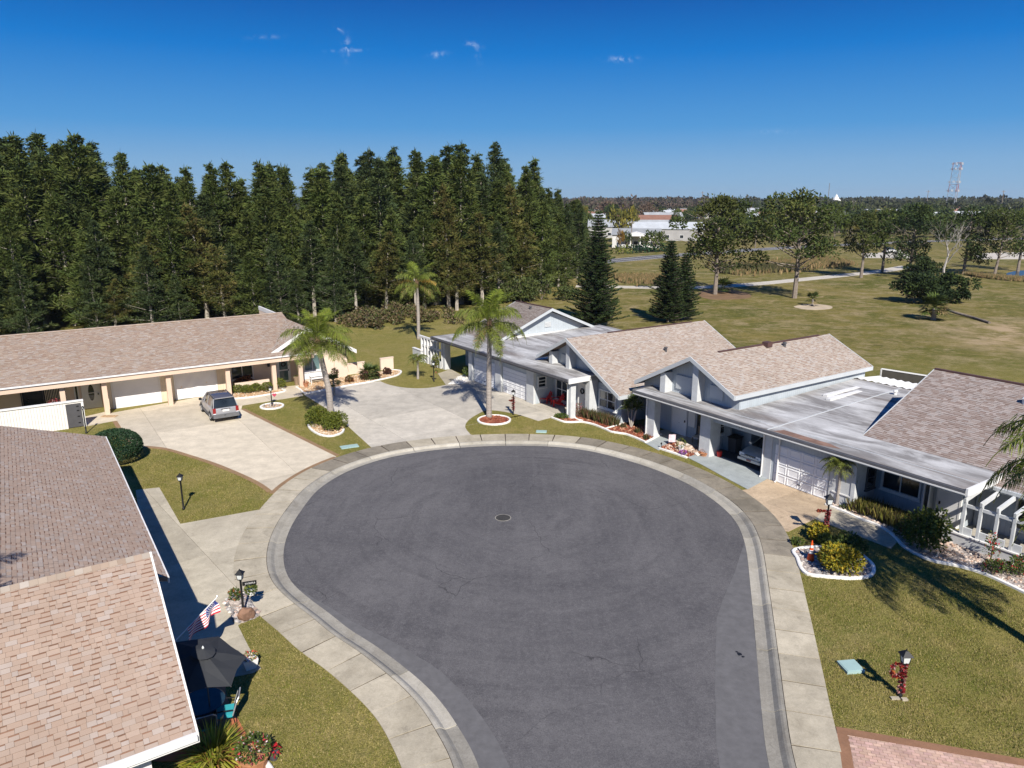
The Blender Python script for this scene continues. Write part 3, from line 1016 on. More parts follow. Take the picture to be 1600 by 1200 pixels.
# ---- far roads, path, pond
def ribbon(name, cpts, w, m, z, parent=None):
    pts = resample(catmull(cpts, 6), 2.0)
    vs, fs = sweep(pts, [(-w / 2, z), (w / 2, z), (w / 2, -0.05), (-w / 2, -0.05)])
    o = MB().add(vs, [tuple(reversed(f)) for f in fs]).build(name, m, parent)
    if parent is None: struct(o)
    return o
hw = [gp(700, 430), gp(860, 416), gp(968, 406.5), gp(1060, 398.5), gp(1215, 388), gp(1330, 382), gp(1480, 376), gp(1700, 370)]
hr = ribbon('highway', hw, 7.5, M['asphalt'], 0.02)
ns = normals2d(hw)
for d in (-3.3, 3.3):
    ribbon('edge_line', [p + n * d for p, n in zip(hw, ns)], 0.22, M['paint_white'], 0.026, hr)
for d in (-0.15, 0.15):
    ribbon('centre_line', [p + n * d for p, n in zip(hw, ns)], 0.15, M['paint_white'], 0.026, hr)
pathp = P2((900, 447), (955, 448), (1000, 449), (1060, 449.5), (1110, 448.5), (1150, 446), (1200, 442), (1260, 436), (1320, 430), (1375, 424), (1420, 416))
ribbon('cart_path', pathp, 3.6, M['drive_grey'], 0.02)
def lot(name, pts, m):
    o = MB().prism([(p.x, p.y) for p in pts], -0.05, 0.02).build(name, m)
    struct(o)
lot('car_park', P2((1345, 396), (1410, 393.5), (1440, 404), (1350, 403)), M['drive_grey'])
lot('car_park', P2((1518, 396), (1640, 393), (1640, 405), (1530, 405)), M['drive_grey'])
lot('pond', catmull(P2((1572, 428), (1592, 423), (1640, 422), (1680, 428), (1640, 433), (1588, 432)), 3, True), M['water'])

# ---- planting beds
def inside(p, poly):
    c = False
    n = len(poly)
    for i in range(n):
        a, b = poly[i], poly[(i + 1) % n]
        if (a.y > p[1]) != (b.y > p[1]) and p[0] < (b.x - a.x) * (p[1] - a.y) / (b.y - a.y) + a.x:
            c = not c
    return c

def edging(pts, label, closed=False, w=0.15, h=0.11):
    pts = catmull(pts, 4, closed)
    vs, fs = sweep(pts, [(-w / 2, -0.03), (-w / 2, h * 0.8), (-w / 4, h), (w / 4, h), (w / 2, h * 0.8), (w / 2, -0.03)], closed)
    o = MB().add(vs, [tuple(reversed(f)) for f in fs]).build('bed_edging', M['white_edge'])
    return tag(o, label, 'bed edging')

def bed(name, poly, m, cols, dens=45, size=(0.05, 0.11), h=0.035):
    """a planting bed floor with loose chips or stones lying on it"""
    mb = MB()
    mb.prism([(p.x, p.y) for p in poly], -0.03, h)
    base = mb.build(name, m)
    stuff(base)
    ms = MB()
    x0, x1 = min(p.x for p in poly), max(p.x for p in poly)
    y0, y1 = min(p.y for p in poly), max(p.y for p in poly)
    n = int((x1 - x0) * (y1 - y0) * dens)
    for _ in range(min(n, 9000)):
        x, y = random.uniform(x0, x1), random.uniform(y0, y1)
        if not inside((x, y), poly): continue
        r = random.uniform(*size)
        an = random.uniform(0, 6.28)
        fl = random.uniform(0.35, 0.8)
        el = random.uniform(0.6, 1.3)
        c = random.choice(cols)
        k = random.uniform(0.7, 1.25)
        vs = []
        for (ux, uy, uz) in ((1, 0, 0), (0, 1, 0), (-1, 0, 0), (0, -1, 0), (0, 0, 1), (0, 0, -1)):
            px, py = ux * r * el, uy * r
            vs.append((x + px * math.cos(an) - py * math.sin(an), y + px * math.sin(an) + py * math.cos(an), h + r * 0.2 + uz * r * fl))
        ms.add(vs, [(0, 1, 4), (1, 2, 4), (2, 3, 4), (3, 0, 4), (1, 0, 5), (2, 1, 5), (3, 2, 5), (0, 3, 5)], tuple(min(1, q * k) for q in c))
    if ms.v:
        o = ms.build('loose_stones' if 'mulch' not in name else 'bark_chips', M['stone'], base)
        stuff(o)
    return base

TAN = [(0.50, 0.33, 0.18), (0.55, 0.42, 0.28), (0.42, 0.25, 0.13), (0.6, 0.5, 0.38)]
REDM = [(0.25, 0.07, 0.035), (0.18, 0.05, 0.03), (0.30, 0.11, 0.06)]
GREY = [(0.45, 0.42, 0.40), (0.32, 0.30, 0.29), (0.55, 0.5, 0.45), (0.40, 0.30, 0.25), (0.2, 0.19, 0.19)]
BLUSH = [(0.60, 0.47, 0.38), (0.5, 0.37, 0.29), (0.68, 0.6, 0.52), (0.4, 0.27, 0.2)]

def circle(c, r, n=20, ky=1.0):
    return [c + Vector((r * math.cos(2 * math.pi * k / n), r * ky * math.sin(2 * math.pi * k / n), 0)) for k in range(n)]

# peach house: left shrub bed, lamp ring, palm bed, long right bed
e = P2((367, 624), (400, 620.5), (444, 612.5), (441, 609))
edging(e, 'white kerb edging along the globe shrubs at the peach house')
bed('pebble_bed', e + P2((425, 604), (360, 614)), M['mulch_tan'], TAN, 50)
c = gp(425, 635.5)
edging(circle(c, 0.80), 'small white ring edging around the lamp post with the pink heart', True)
bed('pebble_bed', circle(c, 0.74), M['mulch_tan'], TAN + GREY, 70)
e = P2((482, 665), (484, 669.5), (491, 675.5), (503, 681), (516, 682.5), (528, 680), (535, 676), (537, 672))
edging(e, 'white curved edging below the two round shrubs at the leaning palm')
bed('pebble_bed', e + P2((525, 650), (500, 648)), M['mulch_tan'], TAN, 50)
e = P2((463, 605.5), (470, 610), (479, 615), (515, 608.5), (550, 602), (575, 598), (598, 593), (618, 588), (626, 583.5), (625, 580), (612, 578.5))
edging(e, 'long white edging of the tan pebble bed by the low peach walls')
bed('pebble_bed', catmull(e, 3) + P2((575, 583), (541, 589), (508, 594), (476, 600)), M['mulch_tan'], TAN, 40)
# ring round the tall middle palm
c = gp(772, 657)
edging(circle(c, 1.12), 'white ring edging with red bark round the tall middle palm', True)
bed('bark_mulch', circle(c, 1.06), M['mulch_red'], REDM, 70)
# white stone at villa with lattice
bed('pebble_bed', P2((700, 600.5), (715, 590), (727, 583.5), (738, 594), (722, 600)), M['white_edge'], [(0.7, 0.68, 0.64), (0.6, 0.57, 0.53)], 40)
# middle villa bed
e1 = P2((862, 653), (870, 656), (882, 660), (895, 660.5), (908, 660), (926, 663.5), (945, 671), (955, 675.5), (967, 677.5), (979, 679.5), (995, 685.5), (1009, 692))
edging(e1, 'wavy white edging of the red bark bed along the middle villa')
e2 = P2((946, 671), (966, 665), (985, 658.5))
edging(e2, 'short straight white edging crossing the red bark bed beside the leaning dracaena')
edging(P2((897, 652), (901, 656), (910, 658.5)), 'very short white edging by the porch pillar of the middle villa')
bed('bark_mulch', catmull(e1, 2) + P2((1020, 684), (1012, 672), (985, 652), (968, 645), (925, 645), (893, 652), (876, 650)), M['mulch_red'], REDM + [(0.38, 0.2, 0.12)], 60)
# bed by the open garage
e = P2((1021, 685), (1033, 702), (1052, 708.5), (1073, 716), (1084, 712))
edging(P2((1030, 701.5), (1052, 708.5), (1073, 716)), 'white edging of the flagstone bed before the open garage')
edging(P2((1009, 692), (1021, 686), (1033, 679.5)), 'white edging beside the pale blue entrance path')
bed('bark_mulch', P2((1031, 701), (1073, 715), (1089, 710), (1090, 703), (1050, 690)), M['mulch_red'], REDM + BLUSH, 60)
# croton bed, right lawn
e = P2((1242, 860), (1246, 874), (1251, 888), (1258, 896), (1269, 900), (1297, 903), (1327, 905), (1350, 903.5), (1361, 900), (1365, 893), (1363, 884), (1354, 875), (1337, 864), (1290, 856))
edging(e, 'white edging of the gravel bed with the yellow croton and traffic cone', True)
bed('gravel_bed', catmull(e, 2, True), M['gravel'], GREY, 60)
# long bed below the right villa
e = P2((1290, 789), (1320, 801), (1345, 812), (1374, 823), (1396, 838), (1411, 854), (1430, 866), (1456, 877), (1490, 884), (1521, 892), (1543, 900), (1561, 908), (1580, 917), (1605, 929), (1650, 950))
edging(e, 'long white edging of the blush gravel bed below the right villa')
bed('gravel_bed', catmull(e, 2) + P2((1660, 915), (1600, 886), (1505, 853), (1440, 818), (1345, 788), (1310, 780)), M['gravel'], BLUSH, 40)
# rock patch at the near left lamp
bed('gravel_bed', catmull(P2((350, 942), (358, 958), (371, 974), (388, 970), (406, 962), (398, 948), (388, 934), (371, 922)), 2, True), M['gravel'], GREY, 110, (0.05, 0.13))
# bare ground under the big field trees, and worn ring of sand
lot('bare_soil', catmull(P2((1090, 458), (1120, 452), (1165, 457), (1170, 466), (1110, 468)), 3, True), mat('leaf_litter_soil', (0.17, 0.105, 0.055), 0.95, 0.3, 0.6, world_=True))
lot('sand_ring', catmull(P2((1240, 479), (1268, 475), (1298, 478), (1296, 483), (1262, 484)), 3, True), mat('pale_sand', (0.42, 0.34, 0.24), 0.95, 0.2, 0.6, world_=True))

# manhole in the middle of the turning circle
mo = thing('manhole_cover', 'round dark iron manhole cover in the middle of the turning circle', 'manhole cover', gp(786, 809, -0.1))
MB().lathe([(0.36, 0.0), (0.36, 0.012), (0.33, 0.014)], 24).build('cover_plate', M['manhole'], mo)
mb = MB()
for k in range(-3, 4):
    for j in range(-3, 4):
        if k * k + j * j < 11:
            mb.box(k * 0.085 - 0.025, k * 0.085 + 0.025, j * 0.085 - 0.025, j * 0.085 + 0.025, 0.014, 0.022)
stuff(mb.build('cover_studs', M['manhole'], mo))
MB().lathe([(0.40, 0.0), (0.40, 0.009), (0.362, 0.009), (0.362, 0.0)], 24).build('frame_ring', M['kerb'], mo)

# utility covers
def ucover(px, py, w, d, h, m, label, rot):
    o = MB().box(-w / 2, w / 2, -d / 2, d / 2, 0, h).box(-w / 2 + 0.04, w / 2 - 0.04, -d / 2 + 0.04, d / 2 - 0.04, h, h + 0.012).build('utility_box', m)
    o.location = gp(px, py)
    o.rotation_euler = (0, 0, rot)
    tag(o, label, 'utility box')
ucover(546, 698, 1.1, 0.6, 0.03, M['box_green'], 'flat pale green utility lid in the lawn corner by the cream drive', R(25))
ucover(846, 675, 0.7, 0.45, 0.06, M['box_green'], 'small pale utility lid at the pavement before the middle villa', R(-5))
ucover(1329, 1044, 0.62, 0.62, 0.10, M['box_green'], 'square pale green utility box on the right front lawn', R(8))
M['shingle_bed'] = mat('shingle_underlay', (0.20, 0.145, 0.11), 0.95, 0.15, 3)
# ================================================================== HOUSES
def tint(c, k=0.1):
    f = random.uniform(1 - k, 1 + k)
    return tuple(x * f for x in c)

PAL_TAN = [(0.335, 0.265, 0.208), (0.352, 0.285, 0.226), (0.312, 0.236, 0.180), (0.338, 0.288, 0.240), (0.326, 0.250, 0.194), (0.37, 0.322, 0.28)]
PAL_PINK = [(0.365, 0.310, 0.262), (0.388, 0.334, 0.286), (0.335, 0.275, 0.228), (0.378, 0.336, 0.30), (0.35, 0.288, 0.24)]
PAL_GREYBROWN = [(0.235, 0.20, 0.175), (0.27, 0.235, 0.21), (0.21, 0.17, 0.145), (0.25, 0.215, 0.19)]
PAL_SMOKE = [(0.285, 0.235, 0.21), (0.335, 0.285, 0.26), (0.25, 0.195, 0.17), (0.31, 0.27, 0.25)]
PAL_NEAR = [(0.350, 0.264, 0.208), (0.356, 0.270, 0.214), (0.338, 0.248, 0.192), (0.348, 0.276, 0.228), (0.342, 0.254, 0.198), (0.347, 0.260, 0.205), (0.366, 0.302, 0.26)]
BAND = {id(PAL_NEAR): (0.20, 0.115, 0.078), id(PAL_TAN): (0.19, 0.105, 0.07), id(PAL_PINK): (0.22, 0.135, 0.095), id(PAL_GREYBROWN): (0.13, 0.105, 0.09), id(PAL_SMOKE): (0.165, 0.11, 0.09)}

def shingles(mb, O, U, V, w, l, pal, exposure=0.143, pick=None, clipf=None, tabs=(0.16, 0.22, 0.28, 0.34, 0.42), pband=0.42):
    """overlapping shingle tabs on a slope: O lower corner, U along the eave, V up the slope"""
    O, U, V = Vector(O), Vector(U).normalized(), Vector(V).normalized()
    N = U.cross(V).normalized()
    band = BAND[id(pal)]
    r = 0
    while r * exposure < l:
        y0, y1 = r * exposure, min(l, (r + 1) * exposure)
        x = -random.uniform(0, 0.3)
        lastb = False
        while x < w:
            tw = random.choice(tabs)
            xa, xb = max(0.0, x), min(w, x + tw)
            x += tw
            if xb - xa < 0.02: continue
            mid = O + U * ((xa + xb) / 2) + V * ((y0 + y1) / 2)
            if clipf and not clipf(mid): continue
            th = random.choice((0.011, 0.013, 0.019))
            lo, hi = N * th, N * 0.004
            a, b = O + U * (xa + 0.002) + V * y0, O + U * (xb - 0.002) + V * y0
            c = tint(random.choice(pal), 0.035)
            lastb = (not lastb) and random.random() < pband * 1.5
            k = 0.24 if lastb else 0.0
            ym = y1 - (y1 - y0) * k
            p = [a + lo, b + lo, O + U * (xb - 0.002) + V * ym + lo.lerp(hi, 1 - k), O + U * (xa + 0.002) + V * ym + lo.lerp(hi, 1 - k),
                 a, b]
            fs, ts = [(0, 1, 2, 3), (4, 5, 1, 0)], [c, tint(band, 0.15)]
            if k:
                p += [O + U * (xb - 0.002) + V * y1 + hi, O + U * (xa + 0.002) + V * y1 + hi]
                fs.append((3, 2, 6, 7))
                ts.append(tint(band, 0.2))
            if pick is not None:
                pick.append((mid, p, fs, ts))
            else:
                for f, t in zip(fs, ts):
                    pass
                n0 = len(mb.f)
                mb.add(p, fs, c)
                for q, t in enumerate(ts):
                    mb.t[n0 + q] = t
        r += 1

class House:
    def __init__(self, label, a0, b0):
        self.o = (a0, b0, 0)
        self.root = thing('house', label, 'house', W(a0, b0), TH)
    def mb(self):
        return MB(off=self.o)
    def part(self, mb, name, m, parent=None, smooth=False):
        return mb.build(name, m, parent or self.root, smooth)
    def box(self, name, m, *a, parent=None):
        return self.part(self.mb().box(*a), name, m, parent)
    # facade boxes: F = ('b', plane, -1) looks towards -b, ('a', plane, +1) towards +a
    def fb(self, mb, F, s0, s1, d0, d1, z0, z1, tint=None):
        ax, p, sg = F
        lo, hi = p + sg * d0, p + sg * d1
        if ax == 'b':
            mb.box(s0, s1, lo, hi, z0, z1, tint)
        else:
            mb.box(lo, hi, s0, s1, z0, z1, tint)
        return mb
    def window(self, F, s0, s1, z0, z1, nv=2, nh=1, fw=0.07, m='white', glass='glass', curtain=False):
        mb = self.mb()
        for a in ((s0, s0 + fw, z0, z1), (s1 - fw, s1, z0, z1), (s0 + fw, s1 - fw, z0, z0 + fw), (s0 + fw, s1 - fw, z1 - fw, z1)):
            self.fb(mb, F, a[0], a[1], 0.0, 0.07, a[2], a[3])
        W_, H_ = (s1 - s0 - 2 * fw), (z1 - z0 - 2 * fw)
        for k in range(1, nv):
            x = s0 + fw + W_ * k / nv
            self.fb(mb, F, x - 0.025, x + 0.025, 0.0, 0.06, z0 + fw, z1 - fw)
        for k in range(1, nh):
            z = z0 + fw + H_ * k / nh
            self.fb(mb, F, s0 + fw, s1 - fw, 0.0, 0.055, z - 0.025, z + 0.025)
        w = self.part(mb, 'window', M[m])
        for i in range(nv):
            for j in range(nh):
                x0 = s0 + fw + W_ * i / nv + 0.025
                x1 = s0 + fw + W_ * (i + 1) / nv - 0.025
                y0 = z0 + fw + H_ * j / nh + 0.025
                y1 = z0 + fw + H_ * (j + 1) / nh - 0.025
                p = self.mb()
                self.fb(p, F, x0, x1, 0.0, 0.02, y0, y1)
                self.part(p, 'pane', M[glass], w)
        if curtain:
            p = self.mb()
            self.fb(p, F, s0 + fw + 0.03, s0 + fw + W_ * 0.32, 0.021, 0.026, z0 + fw + H_ * 0.5 + 0.03, z1 - fw - 0.03)
            self.part(p, 'curtain', M['curtain'], w)
        s = self.mb()
        self.fb(s, F, s0 - 0.05, s1 + 0.05, 0.0, 0.11, z0 - 0.07, z0)
        self.part(s, 'sill', M[m], w)
        return w
    def garage(self, F, s0, s1, z0, z1, rows=4, cols=4, inset=True):
        mb = self.mb()
        self.fb(mb, F, s0, s1, 0.0, 0.03, z0, z1)
        g = self.part(mb, 'garage_door', M['garage_white'])
        if rows:
            rh, cw = (z1 - z0) / rows, (s1 - s0) / cols
            for r in range(rows):
                for c in range(cols):
                    x0, y0 = s0 + c * cw + 0.05, z0 + r * rh + 0.05
                    x1, y1 = s0 + (c + 1) * cw - 0.05, z0 + (r + 1) * rh - 0.05
                    p = self.mb()
                    for b in ((x0, x1, y0, y0 + 0.05), (x0, x1, y1 - 0.05, y1), (x0, x0 + 0.05, y0 + 0.05, y1 - 0.05), (x1 - 0.05, x1, y0 + 0.05, y1 - 0.05)):
                        self.fb(p, F, b[0], b[1], 0.03, 0.055, b[2], b[3])
                    self.fb(p, F, x0 + 0.05, x1 - 0.05, 0.03, 0.036, y0 + 0.05, y1 - 0.05)
                    self.part(p, 'panel', M['garage_white'], g)
            for r in range(1, rows):
                p = self.mb()
                self.fb(p, F, s0, s1, 0.03, 0.032, z0 + r * rh - 0.012, z0 + r * rh + 0.012)
                self.part(p, 'section_joint', M['steel'], g)
        h = self.mb()
        self.fb(h, F, (s0 + s1) / 2 - 0.09, (s0 + s1) / 2 + 0.09, 0.03, 0.07, z0 + 0.28, z0 + 0.33)
        self.part(h, 'handle', M['dark_grey'], g)
        return g
    def door(self, F, s0, s1, z0, z1, m='white', oval=False, glass=None, wreath=False, side=1):
        mb = self.mb()
        self.fb(mb, F, s0, s1, 0.03, 0.07, z0, z1)
        d = self.part(mb, 'door', M[m])
        fr = self.mb()
        for a in ((s0 - 0.09, s0, z0, z1 + 0.09), (s1, s1 + 0.09, z0, z1 + 0.09), (s0, s1, z1, z1 + 0.09)):
            self.fb(fr, F, a[0], a[1], 0.0, 0.09, a[2], a[3])
        self.part(fr, 'frame', M['white'], d)
        h = self.mb()
        k = s1 - 0.12 if side > 0 else s0 + 0.06
        self.fb(h, F, k, k + 0.06, 0.07, 0.13, z0 + 0.95, z0 + 1.09)
        self.part(h, 'handle', M['black'], d)
        if oval:
            ax, p, sg = F
            mb = self.mb()
            vs = [( p + sg * 0.078, (s0 + s1) / 2 + 0.19 * math.cos(t), (z0 + z1) / 2 + 0.15 + 0.62 * math.sin(t)) for t in [i * math.pi / 10 for i in range(20)]]
            if ax == 'b': vs = [(v[1], v[0], v[2]) for v in vs]
            mb.add(vs, [tuple(range(20))])
            self.part(mb, 'oval_pane', M['glass'], d)
            mb = self.mb()
            self.fb(mb, F, s0 + 0.06, s1 - 0.06, 0.08, 0.1, (z0 + z1) / 2 + 0.1, (z0 + z1) / 2 + 0.15)
            self.part(mb, 'screen_bar', M['white'], d)
        if glass:
            for (q0, q1) in ((0.08, 0.48), (0.53, 0.95)):
                mb = self.mb()
                self.fb(mb, F, s0 + 0.12, s1 - 0.12, 0.07, 0.08, z0 + (z1 - z0) * q0, z0 + (z1 - z0) * q1)
                self.part(mb, 'door_pane', M[glass], d)
        if wreath:
            ax, p, sg = F
            pts = []
            for i in range(13):
                t = i * math.pi / 6
                q = (p + sg * 0.11, (s0 + s1) / 2 + 0.17 * math.cos(t), z0 + 1.55 + 0.17 * math.sin(t))
                pts.append(q if ax == 'a' else (q[1], q[0], q[2]))
            mb = self.mb()
            mb.tube(pts, 0.055, 6)
            self.part(mb, 'wreath', M['dark'], d)
        return d
    def lantern(self, F, s, z):
        mb = self.mb()
        self.fb(mb, F, s - 0.08, s + 0.08, 0.0, 0.2, z, z + 0.28)
        self.fb(mb, F, s - 0.11, s + 0.11, 0.0, 0.23, z + 0.28, z + 0.33)
        self.part(mb, 'wall_lantern', M['black'])
    def pipe(self, pts, r=0.045, m='white'):
        self.part(self.mb().tube([Vector(p) for p in pts], r, 6), 'downspout', M[m])
    def vent(self, p, h=0.35, m='dark_grey'):
        self.part(self.mb().lathe([(0.10, -0.1), (0.10, h * 0.7), (0.15, h * 0.72), (0.13, h)], 8, p), 'roof_vent', M[m])

def gable_roof(h, ridge_a, plane_b0, plane_b1, zr, left, right, pal, rake_m='grey_trim', fas=0.24, name='roof'):
    """roof with its ridge along b; left/right = (a, z) of the two eaves"""
    m = h.mb()
    (al, zl), (ar, zr2) = left, right
    # right slope
    m.slab([(ridge_a, plane_b0, zr), (ar, plane_b0, zr2), (ar, plane_b1, zr2), (ridge_a, plane_b1, zr)], 0.14)
    m.slab([(ridge_a, plane_b0, zr), (ridge_a, plane_b1, zr), (al, plane_b1, zl), (al, plane_b0, zl)], 0.14)
    r = h.part(m, name, M['shingle_bed'])
    sm = h.mb()
    w = plane_b1 - plane_b0
    V = Vector((ridge_a - ar, 0, zr - zr2))
    shingles(sm, (ar, plane_b0, zr2 + 0.004), (0, 1, 0), V, w, V.length, pal)
    V2 = Vector((ridge_a - al, 0, zr - zl))
    shingles(sm, (al, plane_b1, zl + 0.004), (0, -1, 0), V2, w, V2.length, pal)
    stuff(h.part(sm, 'shingle_field', M['shingle'], r))
    # rake boards on the front gable
    for (p, q) in (((ridge_a, zr), (ar, zr2)), ((ridge_a, zr), (al, zl))):
        for bb in (plane_b0 - 0.05, plane_b1 + 0.0):
            f = h.mb()
            f.add([(p[0], bb, p[1] + 0.03), (q[0], bb, q[1] + 0.03), (q[0], bb, q[1] - fas), (p[0], bb, p[1] - fas),
                   (p[0], bb + 0.05, p[1] + 0.03), (q[0], bb + 0.05, q[1] + 0.03), (q[0], bb + 0.05, q[1] - fas), (p[0], bb + 0.05, p[1] - fas)],
                  [(0, 1, 2, 3), (7, 6, 5, 4), (0, 4, 5, 1), (3, 2, 6, 7), (1, 5, 6, 2), (0, 3, 7, 4)])
            h.part(f, 'rake_board', M[rake_m])
    h.box('eave_board', M[rake_m], ar, ar + 0.05, plane_b0, plane_b1, zr2 - fas, zr2 + 0.02)
    h.box('eave_board', M[rake_m], al - 0.05, al, plane_b0, plane_b1, zl - fas, zl + 0.02)
    return r

def side_gable_roof(h, a0, a1, bf, zf, br, zr, bb, zb, pal, rake_m='grey_trim', fas=0.22, name='roof', clipf=None):
    """ridge along a from a0 to a1 (a0<a1); front eave at bf/zf, ridge br/zr, back eave bb/zb"""
    m = h.mb()
    m.slab([(a0, bf, zf), (a1, bf, zf), (a1, br, zr), (a0, br, zr)], 0.14)
    m.slab([(a0, br, zr), (a1, br, zr), (a1, bb, zb), (a0, bb, zb)], 0.14)
    r = h.part(m, name, M['shingle_bed'])
    sm = h.mb()
    V = Vector((0, br - bf, zr - zf))
    shingles(sm, (a0, bf, zf + 0.004), (1, 0, 0), V, a1 - a0, V.length, pal, clipf=clipf)
    V2 = Vector((0, br - bb, zr - zb))
    shingles(sm, (a1, bb, zb + 0.004), (-1, 0, 0), V2, a1 - a0, V2.length, pal)
    stuff(h.part(sm, 'shingle_field', M['shingle'], r))
    for (p, q) in (((br, zr), (bf, zf)), ((br, zr), (bb, zb))):
        for aa in (a0 - 0.05, a1):
            f = h.mb()
            f.add([(aa, p[0], p[1] + 0.03), (aa, q[0], q[1] + 0.03), (aa, q[0], q[1] - fas), (aa, p[0], p[1] - fas),
                   (aa + 0.05, p[0], p[1] + 0.03), (aa + 0.05, q[0], q[1] + 0.03), (aa + 0.05, q[0], q[1] - fas), (aa + 0.05, p[0], p[1] - fas)],
                  [(0, 1, 2, 3), (7, 6, 5, 4), (0, 4, 5, 1), (3, 2, 6, 7), (1, 5, 6, 2), (0, 3, 7, 4)])
            h.part(f, 'rake_board', M[rake_m])
    h.box('eave_board', M[rake_m], a0, a1, bf - 0.05, bf, zf - fas, zf + 0.02)
    h.box('eave_board', M[rake_m], a0, a1, bb, bb + 0.05, zb - fas, zb + 0.02)
    return r

def text_part(h, txt, F, s, z, size, m):
    cu = bpy.data.curves.new('digits', 'FONT')
    cu.body = txt
    cu.size = size
    cu.extrude = 0.012
    o = bpy.data.objects.new('digits', cu)
    COL.objects.link(o)
    dg = bpy.context.evaluated_depsgraph_get()
    me = bpy.data.meshes.new_from_object(o.evaluated_get(dg))
    bpy.data.objects.remove(o)
    me.materials.clear()
    me.materials.append(m)
    t = link('house_number', me, h)
    return t

# ------------------------------------------------------------------ the peach house, far left
def house_peach():
    h = House('long peach duplex with tan shingle roof, two white garage fronts and square posts', -63, 9)
    wa = -60.85
    # shell
    h.box('wall', M['peach'], -73.5, wa, -9, 19.0, -0.02, 2.55)
    h.box('plinth', M['peach_trim'], wa, wa + 0.02, -9, 19, -0.02, 0.12)
    # projecting garage block with grooved boards
    gb = h.mb()
    gb.box(wa, -59.9, 4.45, 12.9, -0.02, 2.5)
    h.part(gb, 'garage_block', M['peach_wall'])
    F = ('a', -59.9, 1)
    g1 = h.mb(); h.fb(g1, F, 4.98, 8.05, 0.0, 0.04, 0.0, 2.12)
    g1 = h.part(g1, 'garage_screen', M['screen_white'])
    for k in range(1, 3):
        p = h.mb(); h.fb(p, F, 4.98, 8.05, 0.04, 0.047, 0.7 * k - 0.015, 0.7 * k + 0.015)
        h.part(p, 'screen_seam', M['white'], g1)
    fr = h.mb()
    for (s0, s1, z0, z1) in ((4.86, 4.97, 0, 2.24), (8.06, 8.17, 0, 2.24), (4.97, 8.06, 2.13, 2.24), (9.12, 9.22, 0, 2.24), (12.16, 12.27, 0, 2.24), (9.22, 12.16, 2.15, 2.24)):
        h.fb(fr, F, s0, s1, 0.0, 0.06, z0, z1)
    h.part(fr, 'garage_frame', M['white'])
    # second screen hangs in loose folds
    mb = h.mb()
    nx, nz = 26, 14
    vs = []
    for i in range(nx + 1):
        for j in range(nz + 1):
            b = 9.23 + 2.92 * i / nx
            z = 0.03 + 2.1 * j / nz
            d = 0.05 + 0.035 * math.sin((i * 0.35 + j * 0.55)) * math.sin(j * 0.25) + 0.02 * math.sin(i * 0.8 - j * 0.7)
            vs.append((-59.9 + d, b, z))
    fs = [(i * (nz + 1) + j, (i + 1) * (nz + 1) + j, (i + 1) * (nz + 1) + j + 1, i * (nz + 1) + j + 1) for i in range(nx) for j in range(nz)]
    mb.add(vs, fs)
    o = h.part(mb, 'garage_screen', M['screen_white'], smooth=True)
    o['label'] = 'loose wrinkled garage screen'
    # posts
    for b in (1.75, 4.33, 8.56, 12.82, 16.38, 18.55):
        h.box('column', M['peach_trim'], -58.75, -58.45, b - 0.16, b + 0.16, 0, 2.5)
    # openings
    Fw = ('a', wa, 1)
    h.window(Fw, -0.7, 2.0, 0.25, 2.2, 2, 1, m='dark_grey')
    mb = h.mb()
    for k in range(12):
        h.fb(mb, Fw, 0.75 + k * 0.1, 0.79 + k * 0.1, 0.025, 0.045, 0.4, 2.05)
    h.part(mb, 'blind', M['curtain'])
    h.window(Fw, 2.55, 2.85, 0.2, 2.1, 1, 1)
    h.door(Fw, 3.1, 4.15, 0.05, 2.1, oval=True)
    h.lantern(Fw, 4.36, 1.7)
    h.window(Fw, 13.55, 15.35, 0.75, 2.1, 2, 1, m='white')
    h.lantern(Fw, 16.6, 1.55)
    h.door(Fw, 17.35, 18.3, 0.05, 2.1, m='white', glass='glass_green', wreath=True)
    h.box('planter_wall', M['peach'], -59.6, -59.4, 13.5, 16.2, 0, 0.8)
    # right-hand wing with its own front gable
    wing = h.mb()
    wing.box(-72.5, -59.9, 19.02, 23.1, -0.02, 2.5)
    wing.prism([(0, 0), (1, 0), (1, 1)], 0, 0.001)
    wing.v = wing.v[:-6]; wing.f = wing.f[:6]; wing.t = wing.t[:6]; wing.mi = wing.mi[:6]
    for aa in (-59.9,):
        vs = [(aa, 16.6, 2.5), (aa, 23.1, 2.5), (aa, 19.5, 4.55), (aa - 0.15, 16.6, 2.5), (aa - 0.15, 23.1, 2.5), (aa - 0.15, 19.5, 4.55)]
        wing.add(vs, [(0, 1, 2), (5, 4, 3), (0, 3, 4, 1), (1, 4, 5, 2), (2, 5, 3, 0)])
    h.part(wing, 'wing_wall', M['peach'])
    Fg = ('a', -59.9, 1)
    h.window(Fg, 19.25, 20.75, 0.9, 2.35, 2, 1, glass='glass_green', fw=0.1)
    h.box('bay_panel', M['white'], -59.9, -59.86, 19.2, 21.0, 0.25, 0.82)
    # wing roof: ridge runs front to back
    m = h.mb()
    a0, a1 = -66.4, -58.9
    m.slab([(a0, 19.5, 4.8), (a0, 15.4, 2.5), (a1, 15.4, 2.5), (a1, 19.5, 4.8)], 0.14)
    m.slab([(a0, 23.6, 2.5), (a0, 19.5, 4.8), (a1, 19.5, 4.8), (a1, 23.6, 2.5)], 0.14)
    wr = h.part(m, 'wing_roof', M['white'])
    sm = h.mb()
    V = Vector((0, 4.1, 2.3))
    main = lambda a: 2.86 + 0.292 * (-58.2 - a)
    shingles(sm, (a0, 15.4, 2.504), (1, 0, 0), V, a1 - a0, V.length, PAL_TAN, clipf=lambda p: p.z > main(p.x) - 0.05 or p.y > 19.6)
